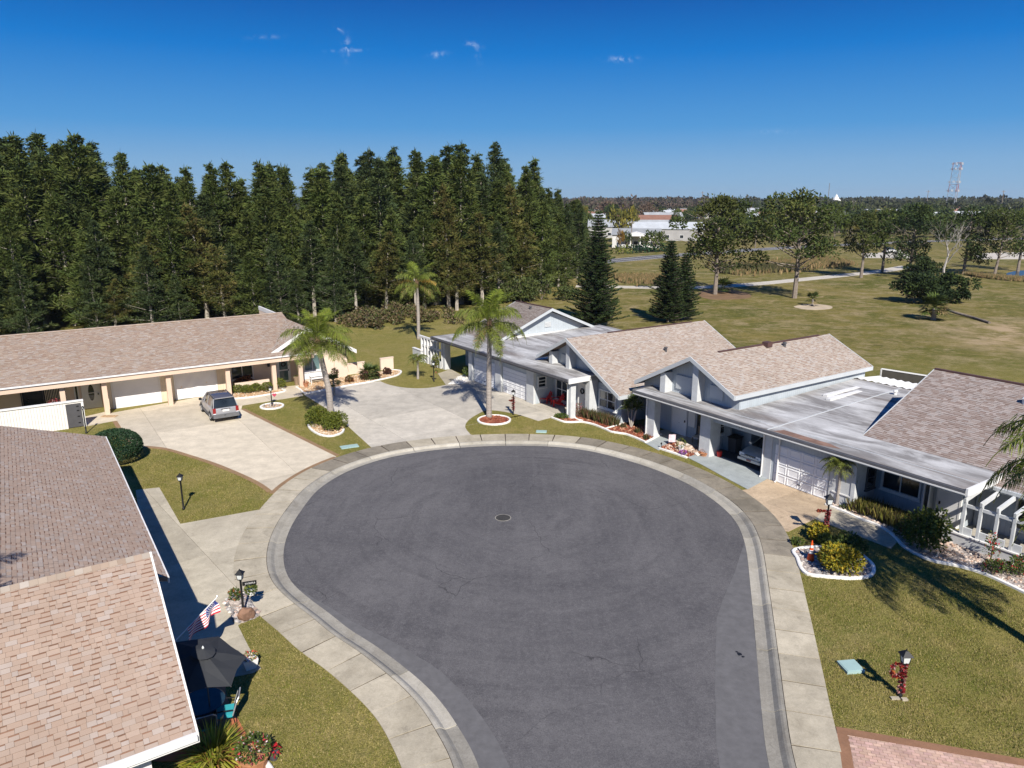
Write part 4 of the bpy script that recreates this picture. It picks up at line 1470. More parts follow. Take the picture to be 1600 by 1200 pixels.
    shingles(sm, (a1, 23.6, 2.504), (-1, 0, 0), Vector((0, -4.1, 2.3)), a1 - a0, V.length, PAL_TAN)
    stuff(h.part(sm, 'shingle_field', M['shingle'], wr))
    for (p, q) in (((19.5, 4.8), (15.4, 2.5)), ((19.5, 4.8), (23.6, 2.5))):
        for aa in (a1,):
            f = h.mb()
            f.add([(aa, p[0], p[1] + 0.03), (aa, q[0], q[1] + 0.03), (aa, q[0], q[1] - 0.3), (aa, p[0], p[1] - 0.3),
                   (aa + 0.06, p[0], p[1] + 0.03), (aa + 0.06, q[0], q[1] + 0.03), (aa + 0.06, q[0], q[1] - 0.3), (aa + 0.06, p[0], p[1] - 0.3)],
                  [(0, 1, 2, 3), (7, 6, 5, 4), (0, 4, 5, 1), (3, 2, 6, 7), (1, 5, 6, 2), (0, 3, 7, 4)])
            h.part(f, 'rake_board', M['white'])
    h.box('ridge_board', M['white'], -73.0, -65.6, 19.42, 19.58, 4.6, 4.95)
    h.box('ridge_wall', M['peach'], -72.9, -66.0, 19.44, 19.56, 2.5, 4.6)
    # main roof: ridge along b
    m = h.mb()
    m.slab([(-58.2, -9.5, 2.86), (-58.2, 19.6, 2.86), (-66.0, 19.6, 5.14), (-66.0, -9.5, 5.14)], 0.14)
    m.slab([(-66.0, -9.5, 5.14), (-66.0, 19.6, 5.14), (-74.2, 19.6, 2.7), (-74.2, -9.5, 2.7)], 0.14)
    r = h.part(m, 'roof', M['shingle_bed'])
    sm = h.mb()
    V = Vector((-7.8, 0, 2.28))
    shingles(sm, (-58.2, -9.5, 2.864), (0, 1, 0), V, 29.1, V.length, PAL_TAN)
    stuff(h.part(sm, 'shingle_field', M['shingle'], r))
    h.part(h.mb().beam((-66.0, -9.5, 5.17), (-66.0, 19.6, 5.17), 0.3, 0.05), 'ridge_cap', mat('tan_ridge_cap', (0.40, 0.31, 0.24), 0.9, 0.2, 4), r)
    h.box('fascia', M['peach_trim'], -58.2, -58.1, -9.5, 19.6, 2.42, 2.80)
    h.box('gutter', M['white'], -58.1, -57.99, -9.5, 19.6, 2.78, 2.88)
    h.box('soffit', M['peach'], -60.85, -58.2, -9.5, 19.0, 2.50, 2.54)
    return h
house_peach()

# ------------------------------------------------------------------ villas on the right
def downs(h, b, a, ztop, bw):
    h.pipe([(a, b - 0.02, ztop), (a, b + 0.25, ztop - 0.18), (a, bw - 0.10, ztop - 0.32), (a, bw - 0.05, ztop - 0.5), (a, bw - 0.05, 0.12), (a, bw - 0.2, 0.05)])

def villa_middle():
    h = House('blue grey duplex villas with white flat roof between a brown gable and a pinkish gable', -48, 36)
    FB = 31.25
    # rear body under the gables
    h.box('wall', M['grey_wall'], -58.0, -52.95, 34.0, 46.0, -0.02, 2.9)
    h.box('wall', M['grey_wall'], -52.95, -44.6, 33.6, 45.0, -0.02, 2.8)
    h.box('wall', M['grey_wall'], -44.55, -44.4, 33.4, 46.5, 2.6, 3.4)
    h.box('wall', M['grey_wall'], -43.4, -38.7, 33.6, 46.5, -0.02, 2.6)
    # garages
    gb = h.mb()
    gb.box(-52.95, -43.45, 31.45, 33.6, -0.02, 2.7)
    h.part(gb, 'garage_block', M['grey_wall'])
    for a0, a1 in ((-52.98, -52.42), (-48.82, -47.95), (-44.38, -43.45)):
        h.box('pilaster', M['grey_stucco'], a0, a1, FB, 31.45, -0.02, 2.68)
    h.garage(('b', 31.45, -1), -52.3, -48.95, 0.0, 2.1, 7, 5)
    h.garage(('b', 31.45, -1), -47.85, -44.5, 0.0, 2.1, 7, 5)
    # left entry
    h.box('pillar', M['grey_stucco'], -58.15, -57.45, 31.4, 32.0, -0.02, 2.68)
    h.box('entry_wall', M['grey_wall'], -58.0, -52.95, 33.9, 34.0, -0.02, 2.8)
    h.window(('b', 33.9, -1), -57.2, -55.9, 0.3, 2.1, 1, 2, m='dark_grey')
    h.door(('b', 33.9, -1), -54.6, -53.7, 0.0, 2.05, m='white')
    # porch of the pink-roofed villa
    h.box('porch_wall', M['grey_wall'], -43.45, -38.65, 33.15, 33.3, -0.02, 2.8)
    h.window(('a', -43.45, 1), 31.62, 32.42, 1.22, 2.12, 1, 3)
    h.window(('b', 33.15, -1), -43.1, -41.65, 0.25, 2.0, 2, 2)
    h.door(('b', 33.15, -1), -40.35, -39.45, 0.0, 2.05, wreath=True)
    h.box('pillar', M['grey_stucco'], -39.25, -38.85, 31.15, 31.6, -0.02, 2.7)
    h.box('pillar', M['grey_stucco'], -38.95, -38.5, 32.55, 33.3, -0.02, 2.95)
    # front room under the pink gable
    h.box('wall', M['grey_wall'], -38.6, -36.05, 33.35, 46.5, -0.02, 2.5)
    h.window(('b', 33.35, -1), -38.35, -36.55, 0.72, 2.05, 2, 2, fw=0.09, curtain=True)
    # front gable wall with upright fins
    ga, gz = -41.2, 5.1
    m = h.mb()
    vs = [(-44.4, 33.4, 2.6), (-36.05, 33.4, 2.5), (-36.05, 33.4, 2.5), (ga, 33.4, gz - 0.02), (-44.4, 33.4, 3.45)]
    vs += [(x, y + 0.12, z) for x, y, z in vs]
    m.add(vs, [(0, 1, 3, 4), (9, 8, 6, 5), (0, 5, 6, 1), (1, 6, 8, 3), (3, 8, 9, 4), (4, 9, 5, 0)])
    h.part(m, 'gable_wall', M['grey_wall'])
    for (a, zt) in ((-43.35, 3.95), (-41.3, 4.95)):
        h.box('gable_fin', M['grey_stucco'], a - 0.2, a + 0.2, 32.75, 33.4, 2.9, zt)
    for (a0, a1, z1) in ((-43.0, -41.6, 4.2), (-40.9, -39.4, 4.1)):
        m = h.mb()
        m.box(a0 + 0.2, a1 - 0.2, 33.33, 33.4, 3.2, z1 - 0.4)
        h.part(m, 'gable_panel', M['grey_trim'])
    ga, gz = -41.22, 5.28
    gable_roof(h, ga, 32.5, 47.0, gz, (-44.8, 3.42), (-35.38, 2.23), PAL_PINK)
    h.part(h.mb().beam((ga, 36.5, gz + 0.04), (ga, 45.5, gz + 0.04), 0.14, 0.06), 'ridge_vent', M['ridge_metal'])
    h.vent((-38.6, 40.0, 3.95), 0.3)
    # brown side gable
    side_gable_roof(h, -58.6, -52.8, 33.6, 2.86, 40.0, 5.46, 46.3, 2.84, PAL_GREYBROWN)
    h.part(h.mb().beam((-58.6, 40.0, 5.5), (-52.8, 40.0, 5.5), 0.16, 0.07), 'ridge_vent', M['ridge_metal'])
    h.vent((-55.2, 39.3, 5.15), 0.3, 'dark_grey')
    m = h.mb()
    vs = [(-53.4, 34.4, 2.6), (-53.4, 45.5, 2.6), (-53.4, 45.5, 3.0), (-53.4, 40.0, 5.2), (-53.4, 34.4, 2.98)]
    vs += [(x - 0.12, y, z) for x, y, z in vs]
    m.add(vs, [(0, 1, 2, 3, 4), (9, 8, 7, 6, 5), (0, 5, 6, 1), (1, 6, 7, 2), (2, 7, 8, 3), (3, 8, 9, 4), (4, 9, 5, 0)])
    h.part(m, 'gable_wall', M['grey_wall'])
    v = h.mb().box(-53.4, -53.34, 39.6, 40.3, 3.7, 4.2)
    lv = h.part(v, 'louvre', M['grey_trim'])
    for k in range(4):
        h.part(h.mb().box(-53.34, -53.31, 39.65, 40.25, 3.75 + k * 0.11, 3.81 + k * 0.11), 'louvre_slat', M['grey_stucco'], lv)
    h.part(h.mb().box(-53.36, -52.95, 34.2, 46, 3.0, 3.26), 'roof_curb', M['white'])
    # white flat roof
    m = h.mb()
    z0, z1 = 2.97, 3.34
    def zz(b): return z0 + (b - 30.75) * 0.026
    pts = [(-58.5, 30.75), (-38.7, 30.75), (-38.0, 32.6), (-43.0, 33.0), (-43.0, 46.0), (-53.2, 46.0), (-53.2, 34.2), (-58.5, 34.2)]
    polys = [[(-58.5, 30.75), (-53.2, 30.75), (-53.2, 34.3), (-58.5, 34.3)], [(-53.2, 30.75), (-43.0, 30.75), (-43.0, 46.0), (-53.2, 46.0)],
             [(-43.0, 30.75), (-38.6, 30.75), (-38.6, 33.4), (-43.0, 33.4)]]
    nx = 1
    for pl in polys:
        (x0, y0), (x1, y1) = pl[0], pl[2]
        gx, gy = max(1, int((x1 - x0) / 0.5)), max(1, int((y1 - y0) / 0.5))
        vs = []
        for i in range(gx + 1):
            for j in range(gy + 1):
                a, b = x0 + (x1 - x0) * i / gx, y0 + (y1 - y0) * j / gy
                w = 0.05 * mnoise.noise(Vector((a * 0.35, b * 1.1, 0))) * min(1, max(0, (b - 31.5))) if x0 == -53.2 and 0 < i < gx else 0
                vs.append((a, b, zz(b) + w))
        fs = [(i * (gy + 1) + j, (i + 1) * (gy + 1) + j, (i + 1) * (gy + 1) + j + 1, i * (gy + 1) + j + 1) for i in range(gx) for j in range(gy)]
        m.add(vs, fs)
    fr = h.part(m, 'flat_roof', M['flat'], smooth=True)
    h.part(h.mb().box(-58.5, -43.0, 30.77, 46.0, 2.68, 2.80).box(-43.0, -38.62, 30.77, 33.3, 2.68, 2.80), 'roof_deck', M['grey_trim'])
    h.box('fascia', M['dark_trim'], -58.5, -38.6, 30.74, 30.82, 2.70, 2.95)
    h.box('gutter', M['dark_trim'], -58.5, -38.6, 30.64, 30.74, 2.82, 2.99)
    h.box('end_fascia', M['white'], -38.6, -38.5, 30.7, 33.36, 2.68, 3.04)
    h.box('end_fascia', M['dark_trim'], -58.6, -58.5, 30.6, 34.2, 2.68, 3.0)
    downs(h, 30.68, -39.15, 2.85, 31.15)
    downs(h, 30.68, -57.9, 2.85, 31.4)
    return h
villa_middle()

def villa_right():
    h = House('pale grey duplex villas with open garage, white panelled garage and slatted arbor', -25, 38)
    FB = 33.1
    # porch of the left unit
    h.box('pillar', M['grey_stucco'], -33.45, -32.65, FB, 33.65, -0.02, 2.72)
    h.box('porch_wall', M['grey_wall'], -35.0, -28.1, 35.0, 35.15, -0.02, 2.9)
    h.window(('b', 35.0, -1), -34.85, -34.05, 0.5, 2.0, 1, 2)
    h.door(('b', 35.0, -1), -32.8, -31.6, 0.0, 2.1, m='garage_white', side=1)
    h.box('side_panel', M['white'], -31.4, -30.85, 34.92, 35.0, 0.8, 2.1)
    h.window(('b', 35.0, -1), -30.7, -29.1, 0.4, 2.15, 3, 1, m='dark_grey')
    h.box('porch_floor', M['drive_grey'], -33.4, -28.85, 33.66, 35.0, -0.02, 0.03)
    # piers either side of the open garage
    h.box('pier', M['grey_stucco'], -28.8, -28.0, FB, 34.0, -0.02, 2.72)
    h.box('pier', M['grey_stucco'], -24.2, -23.68, FB, 33.7, -0.02, 2.72)
    h.box('header', M['grey_wall'], -28.0, -24.2, 33.3, 33.48, 2.2, 2.72)
    t = text_part(h.root, '106', None, 0, 0, 0.34, M['black'])
    t.rotation_euler = (R(90), 0, 0)
    t.location = (-26.35 + 25, 33.29 - 38, 2.36)
    # inside of the open garage
    h.box('garage_wall', M['grey_wall'], -28.75, -28.6, 34.0, 41.0, -0.02, 2.9)
    h.box('garage_wall', M['grey_wall'], -23.85, -23.7, 33.7, 41.0, -0.02, 2.9)
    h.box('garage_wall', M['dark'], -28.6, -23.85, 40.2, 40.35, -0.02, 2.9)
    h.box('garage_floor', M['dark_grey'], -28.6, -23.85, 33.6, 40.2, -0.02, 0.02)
    h.box('inner_door', M['wood'], -28.6, -28.55, 36.2, 37.1, 0.0, 2.05)
    h.window(('a', -28.6, 1), 34.4, 35.4, 1.0, 2.0, 1, 2)
    # right garage
    h.box('garage_block', M['grey_wall'], -23.68, -18.9, 33.14, 37.0, -0.02, 2.9)
    h.box('pilaster', M['grey_stucco'], -20.1, -18.75, 33.04, 33.14, -0.02, 2.72)
    h.box('pilaster', M['grey_stucco'], -18.9, -18.7, 33.0, 34.2, -0.02, 2.72)
    h.box('ledge', M['white'], -19.9, -18.9, 32.99, 33.04, 0.62, 0.68)
    h.garage(('b', 33.14, -1), -23.45, -20.2, 0.0, 2.12, 4, 4)
    # body of the right unit
    h.box('wall', M['grey_wall'], -18.9, -14.6, 35.2, 46.5, -0.02, 2.8)
    h.window(('b', 35.2, -1), -18.6, -16.6, 0.75, 2.15, 2, 1, fw=0.09)
    h.window(('a', -18.7, 1), 33.9, 34.7, 0.9, 2.1, 1, 2, m='dark_grey')
    h.lantern(('b', 35.2, -1), -16.35, 1.75)
    h.box('entry_return', M['grey_wall'], -16.2, -16.0, 34.5, 35.2, -0.02, 2.7)
    h.window(('b', 34.5, -1), -16.12, -15.85, 0.5, 2.1, 1, 1, fw=0.03, m='white')
    h.door(('b', 35.2, -1), -15.75, -14.8, 0.0, 2.1, m='white', side=-1)
    # courtyard: low wall, arbor ribs, room behind
    h.box('court_wall', M['grey_stucco'], -14.6, -4.0, 33.38, 33.6, -0.02, 0.52)
    h.box('court_cap', M['white'], -14.65, -3.95, 33.33, 33.65, 0.52, 0.58)
    h.box('court_floor', M['drive_grey'], -14.6, -4.0, 33.6, 36.2, -0.02, 0.03)
    h.box('wall', M['grey_wall'], -14.55, -3.0, 36.2, 46.5, -0.02, 2.75)
    h.window(('b', 36.2, -1), -12.9, -10.0, 0.5, 2.2, 3, 1, m='white')
    h.window(('b', 36.2, -1), -9.2, -7.0, 0.5, 2.2, 2, 1, m='white')
    for k in range(12):
        a = -13.85 + k * 0.66
        m = h.mb()
        m.box(a - 0.06, a + 0.06, 33.42, 33.54, 0.58, 2.2)
        rb = h.part(m, 'arbor_rib', M['grey_stucco'])
        m = h.mb().beam((a, 33.36, 2.18), (a, 35.05, 2.42), 0.10, 0.20)
        h.part(m, 'rafter', M['grey_stucco'], rb)
        m = h.mb()
        m.box(a + 0.06, a + 0.60, 33.44, 33.52, 1.86, 2.0)
        h.part(m, 'cross_slat', M['grey_stucco'], rb)
        m = h.mb()
        vs = [(a + 0.06, 33.46, 0.58), (a + 0.42, 33.46, 0.58), (a + 0.42, 33.46, 0.84), (a + 0.06, 33.46, 0.84)]
        m.box(a + 0.06, a + 0.42, 33.44, 33.52, 0.58, 0.92)
        h.part(m, 'screen_block', M['grey_stucco'], rb)
    # flat roof
    z0 = 2.95
    def zz(b): return z0 + (b - 32.6) * 0.031
    m = h.mb()
    for (x0, y0, x1, y1) in ((-34.0, 32.6, -26.9, 35.3), (-26.9, 32.6, -20.2, 46.0), (-20.2, 32.6, -13.55, 35.72)):
        m.add([(x0, y0, zz(y0)), (x1, y0, zz(y0)), (x1, y1, zz(y1)), (x0, y1, zz(y1))], [(0, 1, 2, 3)])
    fr = h.part(m, 'flat_roof', M['flat'])
    h.part(h.mb().box(-34.0, -13.55, 32.61, 35.2, 2.70, 2.84).box(-28.0, -20.2, 35.7, 46.0, 2.74, 2.86), 'roof_deck', M['grey_trim'])
    h.box('fascia', M['grey_trim'], -34.0, -13.5, 32.52, 32.60, 2.68, 2.92)
    h.box('gutter', M['dark_trim'], -34.0, -13.5, 32.42, 32.52, 2.82, 2.955)
    h.box('drip_rail', M['white'], -34.0, -13.5, 32.40, 32.42, 2.76, 2.82)
    h.box('end_fascia', M['white'], -13.5, -13.4, 32.44, 35.75, 2.70, 3.06)
    h.box('end_fascia', M['dark_trim'], -34.1, -34.0, 32.44, 35.3, 2.72, 3.03)
    # seam between the two roof coats and a sheet edge
    h.part(h.mb().beam((-23.75, 32.65, zz(32.65) + 0.01), (-23.75, 45.9, zz(45.9) + 0.01), 0.07, 0.03), 'roof_seam', M['grey_trim'], fr)
    h.part(h.mb().beam((-34.0, 33.35, zz(33.35) + 0.006), (-13.6, 33.75, zz(33.75) + 0.006), 0.05, 0.02), 'roof_seam', M['grey_trim'], fr)
    for (a, b0, b1) in ((-25.6, 40.6, 44.2), (-25.0, 40.0, 43.4)):
        h.part(h.mb().box(a - 0.16, a + 0.16, b0, b1, zz(b0) + 0.0, zz(b1) + 0.012), 'coat_patch', M['white'], fr)
    # sooty and rusty runs on the older coat
    m = h.mb()
    q = [(-23.4, 32.7), (-20.6, 32.7), (-19.6, 33.0), (-20.4, 33.25), (-23.2, 33.3)]
    m.add([(x, y, zz(y) + 0.004) for x, y in q], [tuple(range(5))])
    h.part(m, 'rusty_sheet', mat('rust_stained_coat', (0.19, 0.115, 0.085), 0.8, 0.35, 1.5), fr)
    h.vent((-23.2, 44.2, zz(44)), 0.3, 'white')
    for a in (-24.45, -23.45):
        downs(h, 32.46, a + 0.25, 2.86, 33.1)
    downs(h, 32.46, -33.3, 2.86, 33.1)
    downs(h, 32.46, -14.75, 2.86, 35.2)
    # left gable
    ga, gz = -30.25, 5.72
    m = h.mb()
    vs = [(-34.9, 34.3, 2.7), (-27.0, 34.3, 2.7), (-27.0, 34.3, 4.1), (ga, 34.3, gz - 0.14), (-34.9, 34.3, 3.3)]
    vs += [(x, y + 0.12, z) for x, y, z in vs]
    m.add(vs, [(0, 1, 2, 3, 4), (9, 8, 7, 6, 5), (0, 5, 6, 1), (1, 6, 7, 2), (2, 7, 8, 3), (3, 8, 9, 4), (4, 9, 5, 0)])
    h.part(m, 'gable_wall', M['grey_wall'])
    for (a, zt) in ((-32.6, 4.3), (-29.9, 5.3)):
        h.box('gable_fin', M['grey_stucco'], a - 0.22, a + 0.22, 33.65, 34.3, 2.95, zt)
    for (a0, a1, z1) in ((-32.2, -30.4, 4.3), (-29.4, -28.0, 4.2)):
        h.part(h.mb().box(a0 + 0.2, a1 - 0.2, 34.22, 34.3, 3.3, z1 - 0.1), 'gable_panel', M['grey_trim'])
    h.box('wall', M['grey_wall'], -34.5, -27.1, 35.75, 47.2, -0.02, 3.3)
    h.box('wall', M['grey_wall'], -27.15, -27.0, 34.35, 47.2, 2.7, 3.82)
    gable_roof(h, ga, 33.5, 47.6, gz, (-35.0, 3.26), (-26.75, 4.0), PAL_PINK)
    h.part(h.mb().beam((ga, 36.0, gz + 0.04), (ga, 46.4, gz + 0.04), 0.16, 0.07), 'ridge_vent', M['ridge_metal'])
    h.vent((-29.8, 42.0, 5.5), 0.3)
    h.part(h.mb().box(ga - 0.05, ga + 0.4, 40.3, 40.8, gz - 0.1, gz + 0.22), 'ridge_box', M['ridge_metal'])
    # right side-gable roof
    slope = 0.417
    bf, br = 34.95, 42.4
    zf = 2.62
    zr = zf + slope * (br - bf)
    side_gable_roof(h, -20.2, -2.5, bf, zf, br, zr, 49.0, 2.9, PAL_SMOKE, clipf=lambda p: p.y > 35.45 or p.x > -13.5)
    h.part(h.mb().beam((-20.2, br, zr + 0.04), (-2.5, br, zr + 0.04), 0.16, 0.08), 'ridge_vent', M['ridge_metal'])
    h.part(h.mb().lathe([(0.16, -0.2), (0.16, 0.22), (0.2, 0.24), (0.12, 0.34)], 8, (-15.0, 41.0, zf + slope * 6.05)), 'roof_vent', M['white'])
    h.box('eave_gutter', M['grey_trim'], -13.4, -2.5, bf - 0.16, bf - 0.05, zf - 0.12, zf + 0.02)
    # patio roof of corrugated white metal and screen cage behind
    m = h.mb()
    n = 26
    vs, fs = [], []
    for i in range(n + 1):
        a = -27.0 + 6.6 * i / n
        z = 3.28 + (0.07 if i % 2 else 0.0)
        vs += [(a, 45.9, z + 0.1), (a, 48.6, z - 0.12)]
        if i: fs.append((2 * i - 2, 2 * i, 2 * i + 1, 2 * i - 1))
    m.add(vs, fs)
    h.part(m, 'patio_roof', M['white'])
    m = h.mb()
    for p, q in (((-27, 49.2, 3.6), (-20.6, 52.2, 3.2)), ((-20.6, 52.2, 3.2), (-17.8, 50.2, 3.2)), ((-20.6, 52.2, 3.2), (-23.0, 48.7, 3.3)),
                 ((-27, 49.2, 3.6), (-27, 49.2, 0)), ((-20.6, 52.2, 3.2), (-20.6, 52.2, 0)), ((-23.8, 50.7, 3.4), (-23.8, 50.7, 0)), ((-18.6, 50.8, 3.2), (-18.6, 50.8, 0)),
                 ((-27, 49.2, 1.2), (-20.6, 52.2, 1.2)), ((-20.6, 52.2, 1.2), (-17.8, 50.2, 1.2))):
        m.beam(p, q, 0.08, 0.08)
    cg = h.part(m, 'screen_cage', M['white'])
    sc = h.mb()
    sc.slab([(-27, 49.2, 0), (-20.6, 52.2, 0), (-20.6, 52.2, 3.2), (-27, 49.2, 3.6)], 0.01)
    sc.slab([(-20.6, 52.2, 0), (-17.8, 50.2, 0), (-17.8, 50.2, 3.2), (-20.6, 52.2, 3.2)], 0.01)
    h.part(sc, 'insect_screen', mat('insect_screen_mesh', (0.06, 0.055, 0.045), 0.9, 0.2, 1), cg)
    return h
villa_right()

# ------------------------------------------------------------------ the near house, bottom left
def house_near():
    h = House('near house at lower left seen from above its large tan shingle roof', -30, -1)
    h.box('wall', M['white_siding'], -42.0, -25.0, -9.0, 1.9, -0.02, 2.7)
    h.box('wall', M['white_siding'], -25.0, -16.9, -9.0, 1.15, -0.02, 2.75)
    m = h.mb()
    vs = [(-25.4, 1.15, 2.75), (-16.9, 1.15, 2.75), (-16.9, 1.15, 2.9), (-20.9, 1.15, 5.35), (-25.4, 1.15, 3.1)]
    vs += [(x, y - 0.12, z) for x, y, z in vs]
    m.add(vs, [(4, 3, 2, 1, 0), (5, 6, 7, 8, 9), (1, 6, 5, 0), (2, 7, 6, 1), (3, 8, 7, 2), (4, 9, 8, 3), (0, 5, 9, 4)])
    h.part(m, 'gable_wall', M['white_siding'])
    h.window(('b', 1.15, 1), -24.4, -22.8, 0.8, 2.2, 2, 1)
    h.window(('a', -16.9, 1), -1.5, 0.6, 0.7, 2.2, 2, 1)
    h.box('side_block', M['dark_grey'], -16.9, -16.5, 0.9, 1.15, 1.2, 1.9)
    # long front slope, eave along a
    bf, zf, br = 2.9, 2.86, -4.2
    sl = 0.31
    zr = zf + sl * (bf - br)
    a0, a1 = -42.7, -24.7
    m = h.mb()
    m.slab([(a1, bf, zf), (a0, bf, zf), (a0, br, zr), (a1, br, zr)], 0.14)
    m.slab([(a0, br, zr), (a0, -11.0, 2.9), (a1, -11.0, 2.9), (a1, br, zr)], 0.14)
    zc_ = zf + sl * (bf - 1.95)
    m.slab([(-21.3, 1.95, zc_), (a1, 1.95, zc_), (a1, br, zr), (-21.3, br, zr)], 0.14)
    rf = h.part(m, 'roof', M['shingle_bed'])
    e = h.mb().box(a0, a1, bf, bf + 0.05, zf - 0.2, zf + 0.015)
    h.part(e, 'eave_board', M['white'])
    picks = []
    V = Vector((0, br - bf, zr - zf))
    shingles(None, (-21.3, bf, zf + 0.004), (-1, 0, 0), V, -21.3 - a0, V.length, PAL_NEAR, exposure=0.14, pband=0.3, pick=picks, tabs=(0.12, 0.16, 0.2, 0.24, 0.28),
             clipf=lambda p: p.y > -5.0 and (p.x < a1 or p.y < 1.9))
    # near gable: ridge along b
    ga, gz, ea, ez = -20.9, 5.58, -16.15, 3.05
    b1, b0 = 2.08, -12.0
    m = h.mb()
    m.slab([(ga, b0, gz), (ea, b0, ez), (ea, b1, ez), (ga, b1, gz)], 0.14)
    m.slab([(ga, b0, gz), (ga, b1, gz), (-25.6, b1, 3.08), (-25.6, b0, 3.08)], 0.14)
    rg = h.part(m, 'gable_roof', M['shingle_bed'])
    for (p, q) in (((ga, gz), (ea, ez)), ((ga, gz), (-25.6, 3.08))):
        f = h.mb()
        f.add([(p[0], b1, p[1] + 0.03), (q[0], b1, q[1] + 0.03), (q[0], b1, q[1] - 0.22), (p[0], b1, p[1] - 0.22),
               (p[0], b1 + 0.05, p[1] + 0.03), (q[0], b1 + 0.05, q[1] + 0.03), (q[0], b1 + 0.05, q[1] - 0.22), (p[0], b1 + 0.05, p[1] - 0.22)],
              [(3, 2, 1, 0), (4, 5, 6, 7), (1, 5, 4, 0), (7, 6, 2, 3), (2, 6, 5, 1), (4, 7, 3, 0)])
        h.part(f, 'rake_board', M['white'])
    h.box('eave_board', M['white'], ea, ea + 0.06, b0, b1 + 0.05, ez - 0.24, ez + 0.02)
    h.box('gutter', M['white'], ea + 0.06, ea + 0.16, b0, b1, ez - 0.12, ez)
    V = Vector((ga - ea, 0, gz - ez))
    picks2 = []
    shingles(None, (ea, b0, ez + 0.004), (0, 1, 0), V, b1 - b0, V.length, PAL_NEAR, exposure=0.14, pick=picks2, tabs=(0.12, 0.16, 0.2, 0.24, 0.28),
             clipf=lambda p: p.y > -4.0)
    V2 = Vector((ga + 25.6, 0, gz - 3.08))
    sm2 = h.mb()
    shingles(sm2, (-25.6, b1, 3.084), (0, -1, 0), V2, 5.0, V2.length, PAL_NEAR, exposure=0.15)
    stuff(h.part(sm2, 'back_shingle_field', M['shingle'], rg))
    def lay(picks, parent, cap):
        """the nearest tabs in view each become a piece of their own, the rest one field"""
        def key(e):
            w = W(e[0].x, e[0].y, e[0].z)
            zc = w.y * _cp - (w.z - CAM_H) * _sp
            px = 800 + FOC * w.x / zc
            py = 600 - FOC * (w.y * _sp + (w.z - CAM_H) * _cp) / zc
            vis = -5 < px < 1600 and py < 1205
            return (0 if vis else 1, zc)
        picks.sort(key=key)
        for (mid, p, fs, ts) in picks[:cap]:
            mb = h.mb()
            n0 = len(mb.f)
            mb.add(p, fs, ts[0])
            for q, t in enumerate(ts):
                mb.t[q] = t
            h.part(mb, 'shingle', M['shingle'], parent)
        mb = h.mb()
        for (mid, p, fs, ts) in picks[cap:]:
            n0 = len(mb.f)
            mb.add(p, fs, ts[0])
            for q, t in enumerate(ts):
                mb.t[n0 + q] = t
        stuff(h.part(mb, 'shingle_field', M['shingle'], parent))
    lay(picks2, rg, 300)
    lay(picks, rf, 0)
    # ridge caps of the gable
    mb = h.mb()
    b = b1
    while b > -5:
        c = tint(random.choice(PAL_TAN), 0.1)
        k = 0.16
        mb.add([(ga, b, gz + 0.035), (ga + k, b, gz + 0.03 - k * 0.53), (ga + k, b - 0.22, gz + 0.02 - k * 0.53), (ga, b - 0.22, gz + 0.025),
                (ga - k, b, gz + 0.03 - k * 0.53), (ga - k, b - 0.22, gz + 0.02 - k * 0.53)], [(0, 3, 2, 1), (0, 4, 5, 3)], c)
        b -= 0.2
    h.part(mb, 'ridge_cap', M['shingle'], rg)
    # small white wing wall by the flag
    h.box('porch_post', M['white'], -24.6, -24.35, 2.0, 2.6, -0.02, 2.6)
    return h
house_near()
# ================================================================== TREES AND PLANTS
def rdir(zlo=-1.0, zhi=1.0):
    a = random.uniform(0, 2 * math.pi)
    z = random.uniform(zlo, zhi)
    r = math.sqrt(max(0, 1 - z * z))
    return Vector((r * math.cos(a), r * math.sin(a), z))

GREENS = [(0.058, 0.080, 0.021), (0.070, 0.092, 0.023), (0.048, 0.068, 0.020), (0.082, 0.098, 0.026), (0.090, 0.100, 0.028)]
DARKG = [(0.030, 0.048, 0.017), (0.038, 0.058, 0.019), (0.046, 0.066, 0.021), (0.026, 0.042, 0.017)]

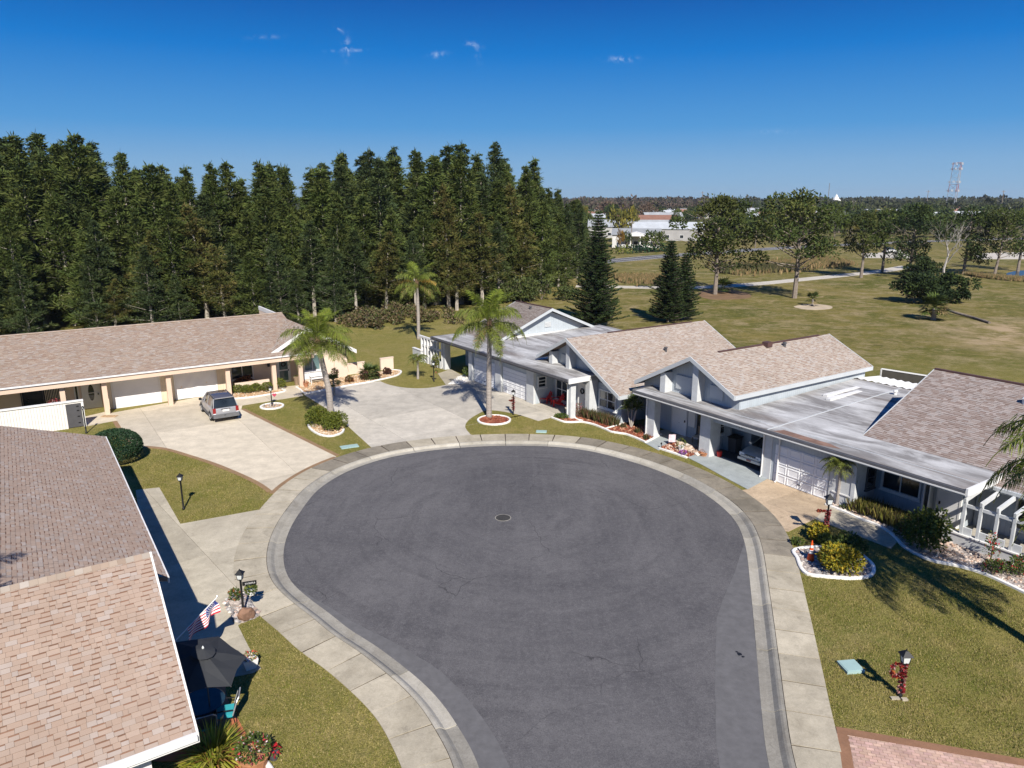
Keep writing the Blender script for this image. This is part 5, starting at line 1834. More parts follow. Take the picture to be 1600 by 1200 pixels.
# ---- Australian pine: tall, feathery, in drooping tufts
def casuarina_meshes(seed, h, rad, base, hue=0):
    random.seed(seed)
    cr, tk = MB(), MB()
    lean = Vector((random.uniform(-0.5, 0.5), random.uniform(-0.5, 0.5), 0))
    def ax(t): return Vector((0, 0, h * t)) + lean * t * t * 1.5
    tk.tube([ax(t / 8) for t in range(9)], [0.24 * (1 - t / 8.4) + 0.02 for t in range(9)], 5, cap=False)
    nb = int(72 * (1 - base) * h / 18)
    pal = [[(0.064, 0.088, 0.024), (0.080, 0.102, 0.026), (0.098, 0.116, 0.030), (0.050, 0.072, 0.024)],
           [(0.052, 0.076, 0.028), (0.062, 0.086, 0.030), (0.044, 0.064, 0.026), (0.078, 0.098, 0.032)],
           [(0.072, 0.098, 0.024), (0.088, 0.112, 0.028), (0.058, 0.082, 0.022), (0.100, 0.116, 0.032)]][seed % 3]
    if hue == 1: pal = [(0.098, 0.106, 0.028), (0.115, 0.108, 0.030), (0.080, 0.096, 0.026), (0.13, 0.105, 0.036)]
    for k in range(nb):
        t = base + (1 - base) * ((k + random.random()) / nb) ** 0.92
        prof = min(1.0, (t - base) / 0.12 + 0.45) * (1.0 - max(0, (t - base) / (1 - base))) ** 1.0 + 0.05
        r = rad * prof * random.uniform(0.4, 1.35)
        a = k * 2.4 + random.uniform(-0.5, 0.5)
        p0 = ax(t)
        d = Vector((math.cos(a), math.sin(a), random.uniform(0.25, 0.75)))
        tip = p0 + d * r
        if r > 0.8:
            tk.tube([p0, tip], [0.045, 0.015], 3, cap=False)
        nt = 4 if r > 1.2 else 3
        for j in range(nt):
            c = p0.lerp(tip, 1.0 - 0.27 * j) + rdir() * 0.32
            sz = random.uniform(0.8, 1.3) * (0.75 + 0.35 * prof) * (0.45 + 0.55 * min(1.0, (1 - t) / 0.22))
            col = tint(random.choice(pal), 0.28)
            for q in range(34):
                u = rdir(-0.55, 1.0)
                s = c + u * sz * 0.42 * random.random() ** 0.5
                dd = (u * 0.55 + d.normalized() * 0.35 + Vector((0, 0, random.uniform(-0.55, 0.75)))).normalized()
                cr.leaf(s, dd, sz * random.uniform(0.4, 0.8), random.uniform(0.08, 0.14), None, tint(col, 0.2))
    for q in range(34):
        s = ax(random.uniform(0.88, 1.0)) + rdir() * 0.12
        cr.leaf(s, (rdir(0.2, 1) * 0.5 + Vector((0, 0, 0.9))), random.uniform(0.5, 0.95), 0.10, None, tint(random.choice(pal), 0.1))
    return cr.mesh('crown', M['needle']), tk.mesh('trunk', M['bark_pale'])

def forest():
    variants = [casuarina_meshes(11, 19.0, 3.0, 0.03), casuarina_meshes(12, 21.0, 2.8, 0.05), casuarina_meshes(13, 20.0, 3.2, 0.02),
                casuarina_meshes(14, 22.0, 2.6, 0.1), casuarina_meshes(15, 18.0, 2.9, 0.2, 1), casuarina_meshes(16, 20.5, 2.6, 0.3), casuarina_meshes(17, 16.0, 2.8, 0.02)]
    random.seed(5)
    spots = []
    def front(x):
        # forest edge: behind the peach house on the left, further off on the right
        return 77 + (x + 75) * 0.36 if x < -6 else 102 + (x + 6) * 1.9
    x = -96.0
    row = -1
    while row < 9:
        x = -100.0 + max(row, 0) * 1.3
        while x < 21:
            xx = x + random.uniform(-1.3, 1.3)
            yy = front(xx) + row * 4.0 + random.uniform(-1.5, 1.5)
            if row < 0 and 800 + FOC * xx / yy > 545: pass
            elif abs(xx / yy) < 0.78 and xx < 12.5 + (yy - 135) * 0.09:
                spots.append((xx, yy, row))
            x += 3.5 + row * 0.22 if row >= 0 else 3.4
        row += 1
    for (x, y, row) in spots:
        px = 800 + FOC * x / (y * _cp + 0.1)
        # height read off the skyline
        sky = [(0, 215), (60, 222), (75, 205), (130, 232), (200, 252), (330, 265), (420, 272), (480, 265), (600, 250), (720, 238), (800, 245), (830, 262), (870, 300), (905, 318), (1000, 325)]
        ys = sky[-1][1]
        for (x0, y0), (x1, y1) in zip(sky, sky[1:]):
            if x0 <= px <= x1:
                ys = y0 + (y1 - y0) * (px - x0) / (x1 - x0)
        if px < 0: ys = 213
        target = hgt(ys, Vector((x, y, 0)))
        k = random.random()
        if row < 0:
            vi = random.choice((2, 6, 0, 2, 4))
            ht = random.uniform(6, 10.5)
        elif row == 0:
            vi = random.choice((2, 6, 0, 4)) if px < 470 or px > 800 else random.choice((4, 5, 4, 5, 1))
            ht = random.uniform(9, 15)
        elif row == 1:
            vi = random.choice((0, 1, 2, 4, 6))
            ht = random.uniform(12, 17)
        else:
            vi = random.choice((0, 1, 2, 3, 3, 5))
            ht = target * (random.uniform(0.80, 1.0) if k < 0.75 else random.uniform(0.98, 1.09))
        cm, tm = variants[vi]
        h0 = max(v[2] for v in cm.vertices[0:1] and [(0, 0, {0: 19.0, 1: 21.0, 2: 20.0, 3: 22.0, 4: 18.0, 5: 20.5, 6: 16.0}[vi])])
        s = ht / h0
        if row < 0:
            lab, gr = 'young low pine in front of the taller pines behind the peach house', 'young pines along the front of the wood'
        elif vi == 4:
            lab, gr = 'olive brown pine standing among the greener pines of the wood', 'olive brown pines of the wood'
        elif row <= 1:
            lab, gr = 'green pine in the front rows of the wood, lower than those behind', 'front row pines of the wood'
        else:
            lab, gr = 'tall feathery pine deep in the wood with its tip on the skyline', 'tall skyline pines of the wood'
        t = thing('pine_tree', lab, 'tree', (x, y, -0.05), random.uniform(0, 6.28), gr)
        w = s * random.uniform(1.25, 1.8) if ht > 13 else s * random.uniform(1.4, 1.9)
        t.scale = (w, w, s)
        link('trunk', tm, t)
        link('crown', cm, t)
forest()

# undergrowth along the wood's edge
def leafball(mb, c, r, n, size, pal, flat=1.0, shell=0.55, wr=0.55):
    for _ in range(n):
        u = rdir(-0.6, 1.0)
        k = shell + (1 - shell) * random.random() ** 0.5
        p = Vector(c) + Vector((u.x * r[0], u.y * r[1], u.z * r[2])) * k
        d = (u + rdir() * 0.9).normalized()
        L = size * random.uniform(0.6, 1.3)
        mb.leaf(p, d, L, L * wr, u + rdir() * 0.5, tint(random.choice(pal), 0.18))

def bush(name, label, cat, p, r, n, size, pal, group=None, lumps=5, stems=True, wr=0.55, spread=0.55, shell=0.55):
    """a shrub: lumps of leaves over a few stems"""
    mb = MB()
    if lumps > 1: r = (r[0] * 0.84, r[1] * 0.84, r[2] * 0.95)
    for k in range(lumps):
        a = k * 2.399 + random.random()
        q = math.sqrt((k + 0.3) / lumps) * spread
        f = random.uniform(0.55, 0.75) if lumps > 1 else 1.0
        c = (math.cos(a) * r[0] * q, math.sin(a) * r[1] * q, r[2] * (0.55 + random.uniform(-0.1, 0.15)))
        leafball(mb, c, (r[0] * f, r[1] * f, r[2] * f * (0.8 if lumps > 1 else 0.55)), n // lumps, size, pal, wr=wr, shell=shell)
    t = thing(name, label, cat, p, 0, group)
    mb.build('foliage', M['leaf'], t)
    if stems:
        s = MB()
        for k in range(5):
            u = rdir(0.5, 0.9)
            s.tube([(0, 0, -0.02), (u.x * r[0] * 0.4, u.y * r[1] * 0.4, r[2] * 0.5), (u.x * r[0] * 0.8, u.y * r[1] * 0.8, r[2] * 1.0)], [0.03, 0.02, 0.01], 4)
        s.build('stem', M['bark'], t)
    return t

random.seed(21)
P_GLOBE = [(0.12, 0.145, 0.02), (0.155, 0.165, 0.022), (0.09, 0.115, 0.018)]
P_CROTON = [(0.22, 0.075, 0.03), (0.15, 0.055, 0.03), (0.10, 0.065, 0.025), (0.28, 0.12, 0.04)]
P_YELLOW = [(0.36, 0.28, 0.02), (0.24, 0.22, 0.022), (0.11, 0.13, 0.02), (0.42, 0.30, 0.03)]
P_MID = [(0.075, 0.11, 0.022), (0.10, 0.135, 0.028), (0.055, 0.085, 0.02)]
P_HEDGE = [(0.022, 0.055, 0.022), (0.03, 0.068, 0.026), (0.018, 0.044, 0.02)]
P_MAROON = [(0.075, 0.03, 0.024), (0.10, 0.04, 0.026), (0.055, 0.035, 0.022)]

UNDER = [(0.10, 0.10, 0.03), (0.14, 0.10, 0.05), (0.075, 0.09, 0.026), (0.17, 0.125, 0.07)]
for k in range(34):
    px = random.uniform(540, 720)
    p = gp(px, random.uniform(492, 506) + (8 if px < 600 else 0))
    bush('undergrowth_bush', 'low scrubby bush at the foot of the pine wood', 'bush', p, (random.uniform(0.8, 1.7), random.uniform(0.8, 1.6), random.uniform(0.7, 1.9)), 260, 0.34, UNDER, 'scrub at the foot of the wood', lumps=3)
for k in range(16):
    px = random.uniform(735, 890)
    p = gp(px, 478 - (px - 735) * 0.07 + random.uniform(-3, 2))
    bush('undergrowth_bush', 'dense green bush at the right hand edge of the pine wood', 'bush', p, (random.uniform(1.6, 2.6), random.uniform(1.6, 2.4), random.uniform(1.8, 3.4)), 420, 0.42, GREENS, 'green bushes at the right end of the wood', lumps=4)

# ---- Norfolk pine: whorled tiers, very regular
def norfolk(label, p, h, rad, seed, lean=0):
    random.seed(seed)
    t = thing('norfolk_pine', label, 'tree', p)
    tk, cr = MB(), MB()
    tk.tube([(0, 0, -0.1), (0, 0, h * 0.5), (0, 0, h)], [0.2, 0.13, 0.02], 7)
    tiers = int(h / 0.33)
    for k in range(tiers):
        f = k / tiers
        z = h * (0.05 + 0.94 * f)
        rt = rad * (1 - f) ** 0.8 * random.uniform(0.86, 1.1) + 0.15
        nb = 11 if f < 0.7 else 8
        for j in range(nb):
            if random.random() < 0.1: continue
            r = rt * random.uniform(0.62, 1.12)
            a = 2 * math.pi * (j + random.uniform(-0.25, 0.25)) / nb + k * 0.7
            d = Vector((math.cos(a), math.sin(a), 0))
            tip = Vector((0, 0, z)) + d * r + Vector((0, 0, r * 0.16))
            tk.tube([(0, 0, z), Vector((0, 0, z)) + d * r * 0.5 - Vector((0, 0, r * 0.03)), tip], [0.03, 0.02, 0.008], 3, cap=False)
            nl = max(4, int(r * 11))
            col = tint(random.choice(DARKG), 0.2)
            for q in range(nl):
                u = (q + 0.7) / nl
                b = Vector((0, 0, z)) + d * r * u + Vector((0, 0, r * (0.16 * u * u - 0.03 * math.sin(u * 3))))
                for sd_ in (-1, 1):
                    s = Vector((-d.y, d.x, 0)) * sd_
                    cr.leaf(b, (s + d * 0.6 + Vector((0, 0, random.uniform(0.2, 0.9)))), (0.42 - 0.2 * u) * random.uniform(0.85, 1.3) + 0.12, 0.13, None, tint(col, 0.2))
                if q % 2 == 0:
                    cr.leaf(b, Vector((0, 0, 1)) + d * 0.5, 0.34, 0.13, None, tint(col, 0.2))
    tk.build('trunk', M['bark'], t)
    cr.build('crown', M['needle'], t)
p = gp(931, 512); norfolk('tallest dark cone shaped pine standing between the wood and the pink gable', p, hgt(328, p), 3.4, 31)
p = gp(1043, 503); norfolk('dark pointed pine with open tiers behind the pink gable roof', p, hgt(374, p), 2.7, 32)
p = gp(1066, 499); norfolk('shorter dark pine close beside the open tiered one', p, hgt(395, p), 2.3, 33)

# ---- broad field pines and oaks: leaning stem, limbs, clumped crown
def field_tree(label, p, h, rad, seed, pal=None, base=0.35, lean=0.0, clumps=34, leaf=0.55, group=None, name='field_tree', n=150, flat=0.75, bark='bark'):
    random.seed(seed)
    pal = pal or GREENS
    t = thing(name, label, 'tree', p, 0, group)
    tk, cr = MB(), MB()
    top = Vector((lean * h, 0, h * 0.9))
    pts = [Vector((0, 0, -0.1)), Vector((lean * h * 0.25 + 0.1, 0.1, h * 0.25)), Vector((lean * h * 0.5 - 0.12, -0.1, h * 0.5)), Vector((lean * h * 0.75 + 0.1, 0.05, h * 0.72)), top]
    r0 = 0.021 * h + 0.05
    tk.tube(pts, [r0, r0 * 0.75, r0 * 0.6, r0 * 0.38, r0 * 0.12], 7)
    def ax(f):
        f *= 4
        i = min(3, int(f))
        return pts[i].lerp(pts[i + 1], f - i)
    for k in range(clumps):
        f = base + (1.0 - base) * ((k + random.random()) / clumps)
        a = k * 2.4 + random.uniform(-0.6, 0.6)
        g = (f - base) / (1 - base)
        prof = math.sin(min(1, g * 0.8 + 0.24) * math.pi) ** 0.5
        r = rad * prof * random.uniform(0.3, 1.2)
        d = Vector((math.cos(a), math.sin(a), random.uniform(-0.05, 0.4)))
        c = ax(f) + d * r
        if r > rad * 0.3:
            b = ax(max(0.2, f - 0.08))
            tk.tube([b, b.lerp(c, 0.5) + Vector((0, 0, -0.15)), c], [r0 * 0.28, r0 * 0.17, 0.02], 4, cap=False)
        if mnoise.noise(Vector((math.cos(a) * 1.3 + seed, math.sin(a) * 1.3, f * 5.0))) < -0.12: continue
        cs = rad * random.uniform(0.2, 0.44)
        col = tint(random.choice(pal), 0.18)
        for q in range(n):
            u = rdir(-0.7, 1)
            s = c + Vector((u.x, u.y, u.z * flat)) * cs * random.random() ** 0.33
            cr.leaf(s, u + rdir() * 0.7, leaf * random.uniform(0.6, 1.25), leaf * 0.5, None, tint(col, 0.18))
    tk.build('trunk', M[bark], t)
    cr.build('crown', M['needle'], t)
    return t
def ft(label, px, py, ptop, rpx, seed, **k):
    p = gp(px, py)
    zc = p.y * _cp + 15 * _sp
    return field_tree(label, p, hgt(ptop, p), rpx * zc / FOC, seed, **k)
ft('broad dense pine with a short dark trunk and a palmetto at its foot', 1117, 460, 303, 58, 41, base=0.28, clumps=64)
ft('tall irregular pine with a forked pale limb and a hanging clump', 1241, 466, 288, 56, 42, base=0.32, clumps=60)
ft('slim pine beside the path left of a darker twin', 1345, 434, 328, 30, 43, base=0.36, clumps=34)
ft('dark slim pine standing right on the path edge', 1378, 426, 325, 31, 44, base=0.36, clumps=34, pal=DARKG + GREENS[:2])
ft('bushy dark tree behind the bare grey tree, trunk thick and short', 1420, 432, 316, 40, 45, base=0.22, clumps=52, pal=DARKG + GREENS[:2])
ft('dark rounded tree to the right of the bare grey tree', 1505, 428, 322, 38, 46, base=0.1, clumps=36, pal=DARKG + GREENS[:2])
ft('leaning tree with spreading open crown near the pond', 1553, 431, 328, 44, 47, base=0.34, clumps=34, lean=0.10)
ft('tree at the right edge of the photo beyond the pond tree', 1590, 424, 322, 36, 48, base=0.3, clumps=26)
ft('dark low round bush like tree at the foot of the bare tree', 1440, 438, 408, 22, 49, base=0.05, clumps=26, pal=DARKG)
ft('rounded dark thicket left of the shaggy cabbage palm', 1428, 473, 432, 36, 50, base=0.05, clumps=30, pal=DARKG + GREENS[:1])
ft('small dark thicket behind the shaggy cabbage palm', 1478, 474, 430, 28, 51, base=0.05, clumps=26, pal=DARKG + GREENS[:1])

# bare grey tree
def bare_tree(label, p, h, seed):
    random.seed(seed)
    t = thing('bare_tree', label, 'tree', p)
    mb = MB()
    def grow(a, d, L, r, lev):
        b = a + d * L
        m = a.lerp(b, 0.5) + rdir() * L * 0.07
        mb.tube([a, m, b], [r, r * 0.8, r * 0.55], 5 if lev < 2 else 3, cap=False)
        if lev >= 4 or L < 0.35: return
        for k in range(3 if lev else 4):
            nd = (d + rdir(-0.3, 0.8) * 0.75).normalized()
            grow(a.lerp(b, random.uniform(0.55, 1.0)), nd, L * random.uniform(0.5, 0.75), r * 0.5, lev + 1)
    grow(Vector((0, 0, -0.1)), Vector((0.03, 0, 1)).normalized(), h * 0.42, 0.24, 0)
    mb.build('branches', mat('grey_dead_wood', (0.36, 0.33, 0.30), 0.9, 0.15, 3), t)
p = gp(1474, 446); bare_tree('leafless pale grey tree standing before dark trees', p, hgt(318, p), 61)

# ---- palms
def frond_mesh(L, e0, droop, n, ll, pal, seed, hang=0.5, w=0.017, brown=0.0):
    random.seed(seed)
    mb = MB()
    pts, e, p = [], e0, Vector((0, 0, 0))
    for k in range(13):
        pts.append(p.copy())
        p = p + Vector((math.cos(e), 0, math.sin(e))) * L / 12
        e -= droop / 12
    mb.tint = (1, 1, 1)
    mb.hastint = True
    mb.tube(pts, [0.032 * (1 - k / 13) + 0.006 for k in range(13)], 4, cap=False, tint=(0.13, 0.14, 0.04))
    for k in range(n):
        u = 0.14 + 0.86 * k / n
        i = min(11, int(u * 12))
        b = pts[i].lerp(pts[i + 1], u * 12 - i)
        d = (pts[i + 1] - pts[i]).normalized()
        for s in (-1, 1):
            side = Vector((0, s, 0))
            l = ll * (math.sin(min(1, u * 1.05 + 0.12) * math.pi) ** 0.5) * random.uniform(0.8, 1.15)
            v = (side * random.uniform(0.6, 1.0) + d * random.uniform(0.35, 0.8) + Vector((0, 0, random.uniform(-hang, 0.4)))).normalized()
            c = random.choice(pal) if random.random() > brown else random.choice([(0.26, 0.19, 0.08), (0.3, 0.17, 0.05)])
            c = tint(c, 0.15)
            m = b + v * l * 0.5
            e_ = m + (v + Vector((0, 0, -hang * 1.4))).normalized() * l * 0.55
            q = d * w
            mb.add([b - q * 0.6, b + q * 0.6, m + q, m - q, e_], [(0, 1, 2, 3), (3, 2, 4)], c)
    return mb.mesh('frond', M['leaf'])

P_PALM = [(0.12, 0.15, 0.024), (0.145, 0.175, 0.028), (0.095, 0.125, 0.024), (0.18, 0.20, 0.038)]
P_PALM_LT = [(0.18, 0.23, 0.025), (0.22, 0.26, 0.03), (0.15, 0.20, 0.025)]
P_ORANGE = [(0.36, 0.20, 0.035), (0.30, 0.22, 0.05), (0.40, 0.26, 0.05)]
FR = {
    'up': frond_mesh(3.3, R(82), R(75), 96, 0.80, P_PALM_LT, 71, 0.35),
    'mid': frond_mesh(3.5, R(60), R(130), 104, 0.85, P_PALM + P_PALM_LT, 72, 0.9),
    'low': frond_mesh(3.5, R(28), R(120), 104, 0.85, P_PALM + P_PALM_LT[:1], 73, 1.1),
    'hang': frond_mesh(3.2, R(-2), R(85), 96, 0.8, P_PALM, 74, 1.0, brown=0.2),
    'orange': frond_mesh(2.8, R(35), R(100), 70, 0.7, P_ORANGE, 75, 0.6),
    'brown': frond_mesh(2.4, R(-35), R(50), 60, 0.6, [(0.20, 0.13, 0.07), (0.15, 0.10, 0.06)], 76, 0.5),
    'small': frond_mesh(1.35, R(50), R(110), 46, 0.34, P_PALM, 77, 0.4, 0.011),
    'small_low': frond_mesh(1.4, R(10), R(90), 46, 0.34, P_PALM + [(0.17, 0.16, 0.05)], 78, 0.6, 0.011),
}

def queen_palm(label, p, path, r0, fronds, seed, scale=1.0, rings=True):
    """path: trunk axis offsets; fronds: list of (kind, azimuth deg, size)"""
    random.seed(seed)
    t = thing('palm_tree', label, 'palm', p)
    pts = catmull([Vector(q) for q in path], 6)
    n = len(pts)
    tk = MB()
    rad = [r0 * (1.18 - 0.35 * k / n) * (1 + 0.03 * (k % 2)) + (0.05 if k == 0 else 0) for k in range(n)]
    tk.tube(pts, rad, 10)
    tr = tk.build('trunk', M['palm_trunk'], t, True)
    rm = MB()
    step = resample(pts, 0.22)
    for k in range(2, len(step) - 2):
        f = k / len(step)
        rr = r0 * (1.18 - 0.35 * f) * 1.05
        d = (step[k + 1] - step[k - 1]).normalized()
        rm.tube([step[k] - d * 0.012, step[k] + d * 0.012], rr, 8, cap=False)
    stuff(rm.build('leaf_scar_rings', M['bark'], tr))
    top = pts[-1]
    bt = MB()
    bt.lathe([(r0 * 0.9, -0.35), (r0 * 1.35, -0.1), (r0 * 1.5, 0.15), (r0 * 0.9, 0.5), (0.04, 0.75)], 9, top)
    bt.build('boot', M['boot'], t)
    for kind, az, sz in fronds:
        o = link('frond', FR[kind], t)
        o.location = top + Vector((0, 0, 0.3 if kind in ('up', 'mid') else 0.1))
        o.rotation_euler = (R(random.uniform(-12, 12)), R(random.uniform(-8, 8)), R(az))
        o.scale = (sz * scale,) * 3
    return t

def fset(seed, n=(5, 6, 6, 4), k=1.0):
    n = tuple(int(q * 1.35 + 0.5) for q in n)
    random.seed(seed)
    out = []
    for kind, c, off in zip(('up', 'mid', 'low', 'hang'), n, (0, 30, 10, 45)):
        for j in range(c):
            out.append((kind, off + 360 * j / max(1, c) + random.uniform(-16, 16), k * random.uniform(0.9, 1.1)))
    return out

p = gp(517, 657); z = hgt(541, p)
queen_palm('leaning queen palm with grey trunk rising from two round shrubs by the peach house', p, [(0, 0, -0.1), (0.0, 0, 2.0), (-0.18, 0, z * 0.6), (-0.55, 0, z)], 0.20, fset(81, (4, 5, 6, 4)), 81)
p = gp(764, 652); z = hgt(512, p)
queen_palm('tallest straight queen palm standing in the red bark ring', p, [(0, 0, -0.1), (0.02, 0, z * 0.4), (0.06, 0, z * 0.7), (0.08, 0, z)], 0.17, fset(82, (4, 5, 5, 3), 1.02) + [('brown', 20, 1.0), ('brown', -25, 0.9)], 82)
p = gp(654, 530); z = hgt(445, p)
queen_palm('thin far palm with yellowing fronds at the edge of the wood', p, [(0, 0, -0.1), (0.05, 0, z * 0.5), (0.0, 0, z)], 0.17, fset(83, (2, 3, 3, 3), 1.0) + [('orange', -20, 1.1), ('orange', 20, 1.0), ('orange', 165, 1.0), ('orange', 60, 0.9)], 83)
# palm just outside the right edge: its fronds hang into the picture, its trunk throws the long shadow
p = Vector((18.45, 20.85, 0))
queen_palm('palm at the right edge of the photo with only its frond tips showing', p, [(0, 0, -0.1), (0.0, 0, 3.5), (-0.1, 0, 5.4), (-0.2, 0, 6.8)], 0.19, fset(84, (4, 6, 7, 4), 1.3), 84)
# palm outside the left edge
p = W(-18.5, -6.0)
queen_palm('palm beyond the left edge of the photo behind the near house', p, [(0, 0, -0.1), (0.0, 0, 5.5), (0.05, 0, 8.2)], 0.19, fset(85, (5, 6, 6, 4), 1.1), 85)
# small palms
p = gp(1307, 789); z = hgt(727, p)
def small_palm(label, p, z, r, seed, sc, n=26):
    random.seed(seed)
    t = thing('small_palm', label, 'palm', p)
    tk = MB().tube([(0, 0, -0.05), (0.03, 0, z * 0.5), (0.0, 0, z)], [r * 1.3, r, r * 1.1], 8)
    tk.build('trunk', M['palm_trunk'], t)
    MB().lathe([(r, -0.2), (r * 1.7, 0.0), (r * 1.2, 0.15), (0.02, 0.3)], 7, (0, 0, z)).build('boot', M['boot'], t)
    for k in range(n):
        o = link('frond', FR['small' if k < n * 0.5 else 'small_low'], t)
        o.location = (0, 0, z + 0.1)
        o.rotation_euler = (R(random.uniform(-15, 15)), R(random.uniform(-14, 14)), k * 2.4)
        o.scale = (sc * random.uniform(0.85, 1.1),) * 3
    return t
small_palm('pygmy date palm with thin trunk before the white panelled garage', p, z, 0.075, 91, 0.9)
p = gp(653, 592); small_palm('young palm on the lawn before the white slatted screen', p, hgt(561, p), 0.09, 92, 0.92, 20)

def fan_palm(label, p, h, r, seed, n=34, trunk=0.15, brown=0.25):
    random.seed(seed)
    t = thing('fan_palm', label, 'palm', p)
    if h > r * 0.6:
        MB().tube([(0, 0, -0.05), (0.04, 0, h * 0.5), (0, 0, h)], [trunk * 1.3, trunk, trunk * 1.1], 8).build('trunk', M['palm_trunk'], t)
    mb = MB()
    for k in range(n):
        a = k * 2.4
        e = R(random.uniform(-35, 75))
        d = Vector((math.cos(a) * math.cos(e), math.sin(a) * math.cos(e), math.sin(e)))
        q0 = Vector((0, 0, h))
        q = q0 + d * r * random.uniform(0.35, 0.6)
        c = tint(random.choice(P_MID + GREENS), 0.2) if (random.random() > brown or e > 0.3) else tint((0.22, 0.17, 0.08), 0.2)
        mb.tube([q0, q], [0.02, 0.012], 3, cap=False, tint=c)
        s = d.cross(Vector((0, 0, 1))).normalized()
        up = s.cross(d).normalized()
        for j in range(11):
            th = R(-75 + 150 * j / 10)
            v = d * math.cos(th) + s * math.sin(th)
            v = (v + Vector((0, 0, -0.25)) + up * random.uniform(-0.15, 0.15)).normalized()
            mb.leaf(q, v, r * random.uniform(0.38, 0.55), r * 0.075, up, tint(c, 0.12))
    mb.build('crown', M['leaf'], t)
    return t
p = gp(578, 592); fan_palm('bushy low palm growing between the two low peach walls', p, 0.5, 1.15, 101, 40, brown=0.1)
p = gp(1129, 458); fan_palm('palmetto clump at the foot of the broad field pine', p, 0.9, 2.1, 102, 44, brown=0.35)
p = gp(1269, 478); fan_palm('small palmetto in the ring of pale sand', p, 1.0, 1.4, 103, 26, brown=0.2)
p = gp(1458, 500); fan_palm('shaggy cabbage palm on the open field beside a fallen trunk', p, 1.6, 2.4, 104, 60, 0.28, brown=0.4)
p = gp(522, 618); fan_palm('narrow upright palm against the window wall of the peach house', p, 1.2, 0.8, 105, 34, 0.08, brown=0.05)
# fallen trunk
q = [gp(1475, 489), gp(1495, 493), gp(1520, 498), gp(1546, 506)]
mb = MB().tube([q[0] + Vector((0, 0, 0.55)), q[1] + Vector((0, 0, 0.3)), q[2] + Vector((0, 0, 0.18)), q[3] + Vector((0, 0, 0.15))], [0.16, 0.17, 0.17, 0.15], 8)
tag(mb.build('fallen_trunk', M['bark']), 'dark bent palm trunk lying on the field beside the cabbage palm', 'log')
# dracaena by the grey pillar
def dracaena():
    t = thing('dracaena', 'leaning dracaena with spiky heads beside the pale grey pillar', 'plant', gp(986, 668))
    tk, cr = MB(), MB()
    for (x, y, z, n) in ((0.05, 0.1, 1.85, 120), (0.45, 0.0, 2.25, 120), (-0.25, 0.2, 1.35, 70), (0.35, -0.1, 1.5, 90)):
        tk.tube([(0, 0, -0.05), (x * 0.6, y, z * 0.5), (x, y, z)], [0.06, 0.05, 0.045], 6)
        for k in range(n):
            d = rdir(-0.5, 1.0)
            cr.leaf((x, y, z), d + Vector((0, 0, 0.15)), random.uniform(0.45, 0.75), 0.06, None, tint(random.choice(P_MID + [(0.16, 0.18, 0.05)]), 0.2))
    tk.build('stem', M['bark_pale'], t)
    cr.build('foliage', M['leaf'], t)
dracaena()

# ---- garden shrubs
random.seed(33)
p = gp(497, 664); bush('round_shrub', 'larger clipped round shrub left of the leaning palm', 'shrub', p, (1.02, 1.0, 1.15), 4200, 0.12, P_GLOBE, lumps=6)
p = gp(521, 671); bush('round_shrub', 'clipped round shrub in front of the leaning palm trunk', 'shrub', p, (0.95, 0.95, 1.05), 4000, 0.12, P_GLOBE, lumps=6)
gl = 'clipped globe shrubs along the peach house bed'
p = gp(369, 615); bush('globe_shrub', 'globe shrub nearest the garage behind the parked car', 'shrub', p, (0.42, 0.42, 0.62), 1100, 0.1, P_GLOBE, gl, 1)
p = gp(384, 615); bush('globe_shrub', 'middle small globe shrub below the orange croton', 'shrub', p, (0.42, 0.42, 0.62), 1100, 0.1, P_GLOBE, gl, 1)
p = gp(398, 613); bush('globe_shrub', 'right small globe shrub beside the low planter wall', 'shrub', p, (0.42, 0.42, 0.62), 1100, 0.1, P_GLOBE, gl, 1)
p = gp(415, 612); bush('globe_shrub', 'globe shrub in front of the low planter wall', 'shrub', p, (0.42, 0.42, 0.62), 1100, 0.1, P_GLOBE, gl, 1)
p = gp(434, 608); bush('globe_shrub', 'taller loose globe shrub beside the front door path', 'shrub', p, (0.5, 0.5, 0.75), 800, 0.11, P_GLOBE, gl, 1)
p = gp(383, 607); bush('croton_shrub', 'orange brown croton under the dark front window', 'shrub', p, (0.95, 0.8, 0.95), 1500, 0.17, P_CROTON, lumps=5)
p = gp(547, 598); bush('croton_shrub', 'small brown green croton before the left low wall', 'shrub', p, (0.42, 0.42, 0.5), 500, 0.13, P_CROTON + P_MID[:1], lumps=2)
p = gp(570, 594); bush('maroon_shrub', 'dark maroon round shrub at the end of the left low wall', 'shrub', p, (0.5, 0.5, 0.75), 650, 0.13, P_MAROON, lumps=3)
p = gp(588, 590); bush('maroon_shrub', 'lower brown shrub between the two low walls', 'shrub', p, (0.48, 0.45, 0.45), 500, 0.13, P_CROTON[1:], lumps=2)
p = gp(606, 586); bush('maroon_shrub', 'dark maroon globe before the right low wall', 'shrub', p, (0.42, 0.42, 0.55), 500, 0.13, P_MAROON, lumps=2)
p = gp(523, 591); bush('maroon_shrub', 'dark shrub by the corner of the window wall', 'shrub', p, (0.45, 0.45, 0.85), 500, 0.13, P_MAROON + P_MID[:1], lumps=3)
# big trimmed hedge ball by the near roof
p = gp(183, 722); bush('hedge_ball', 'large dark clipped hedge ball beside the near roof edge', 'hedge', p, (1.45, 1.4, 1.75), 14000, 0.10, P_HEDGE, lumps=1, spread=0.0, shell=0.86)
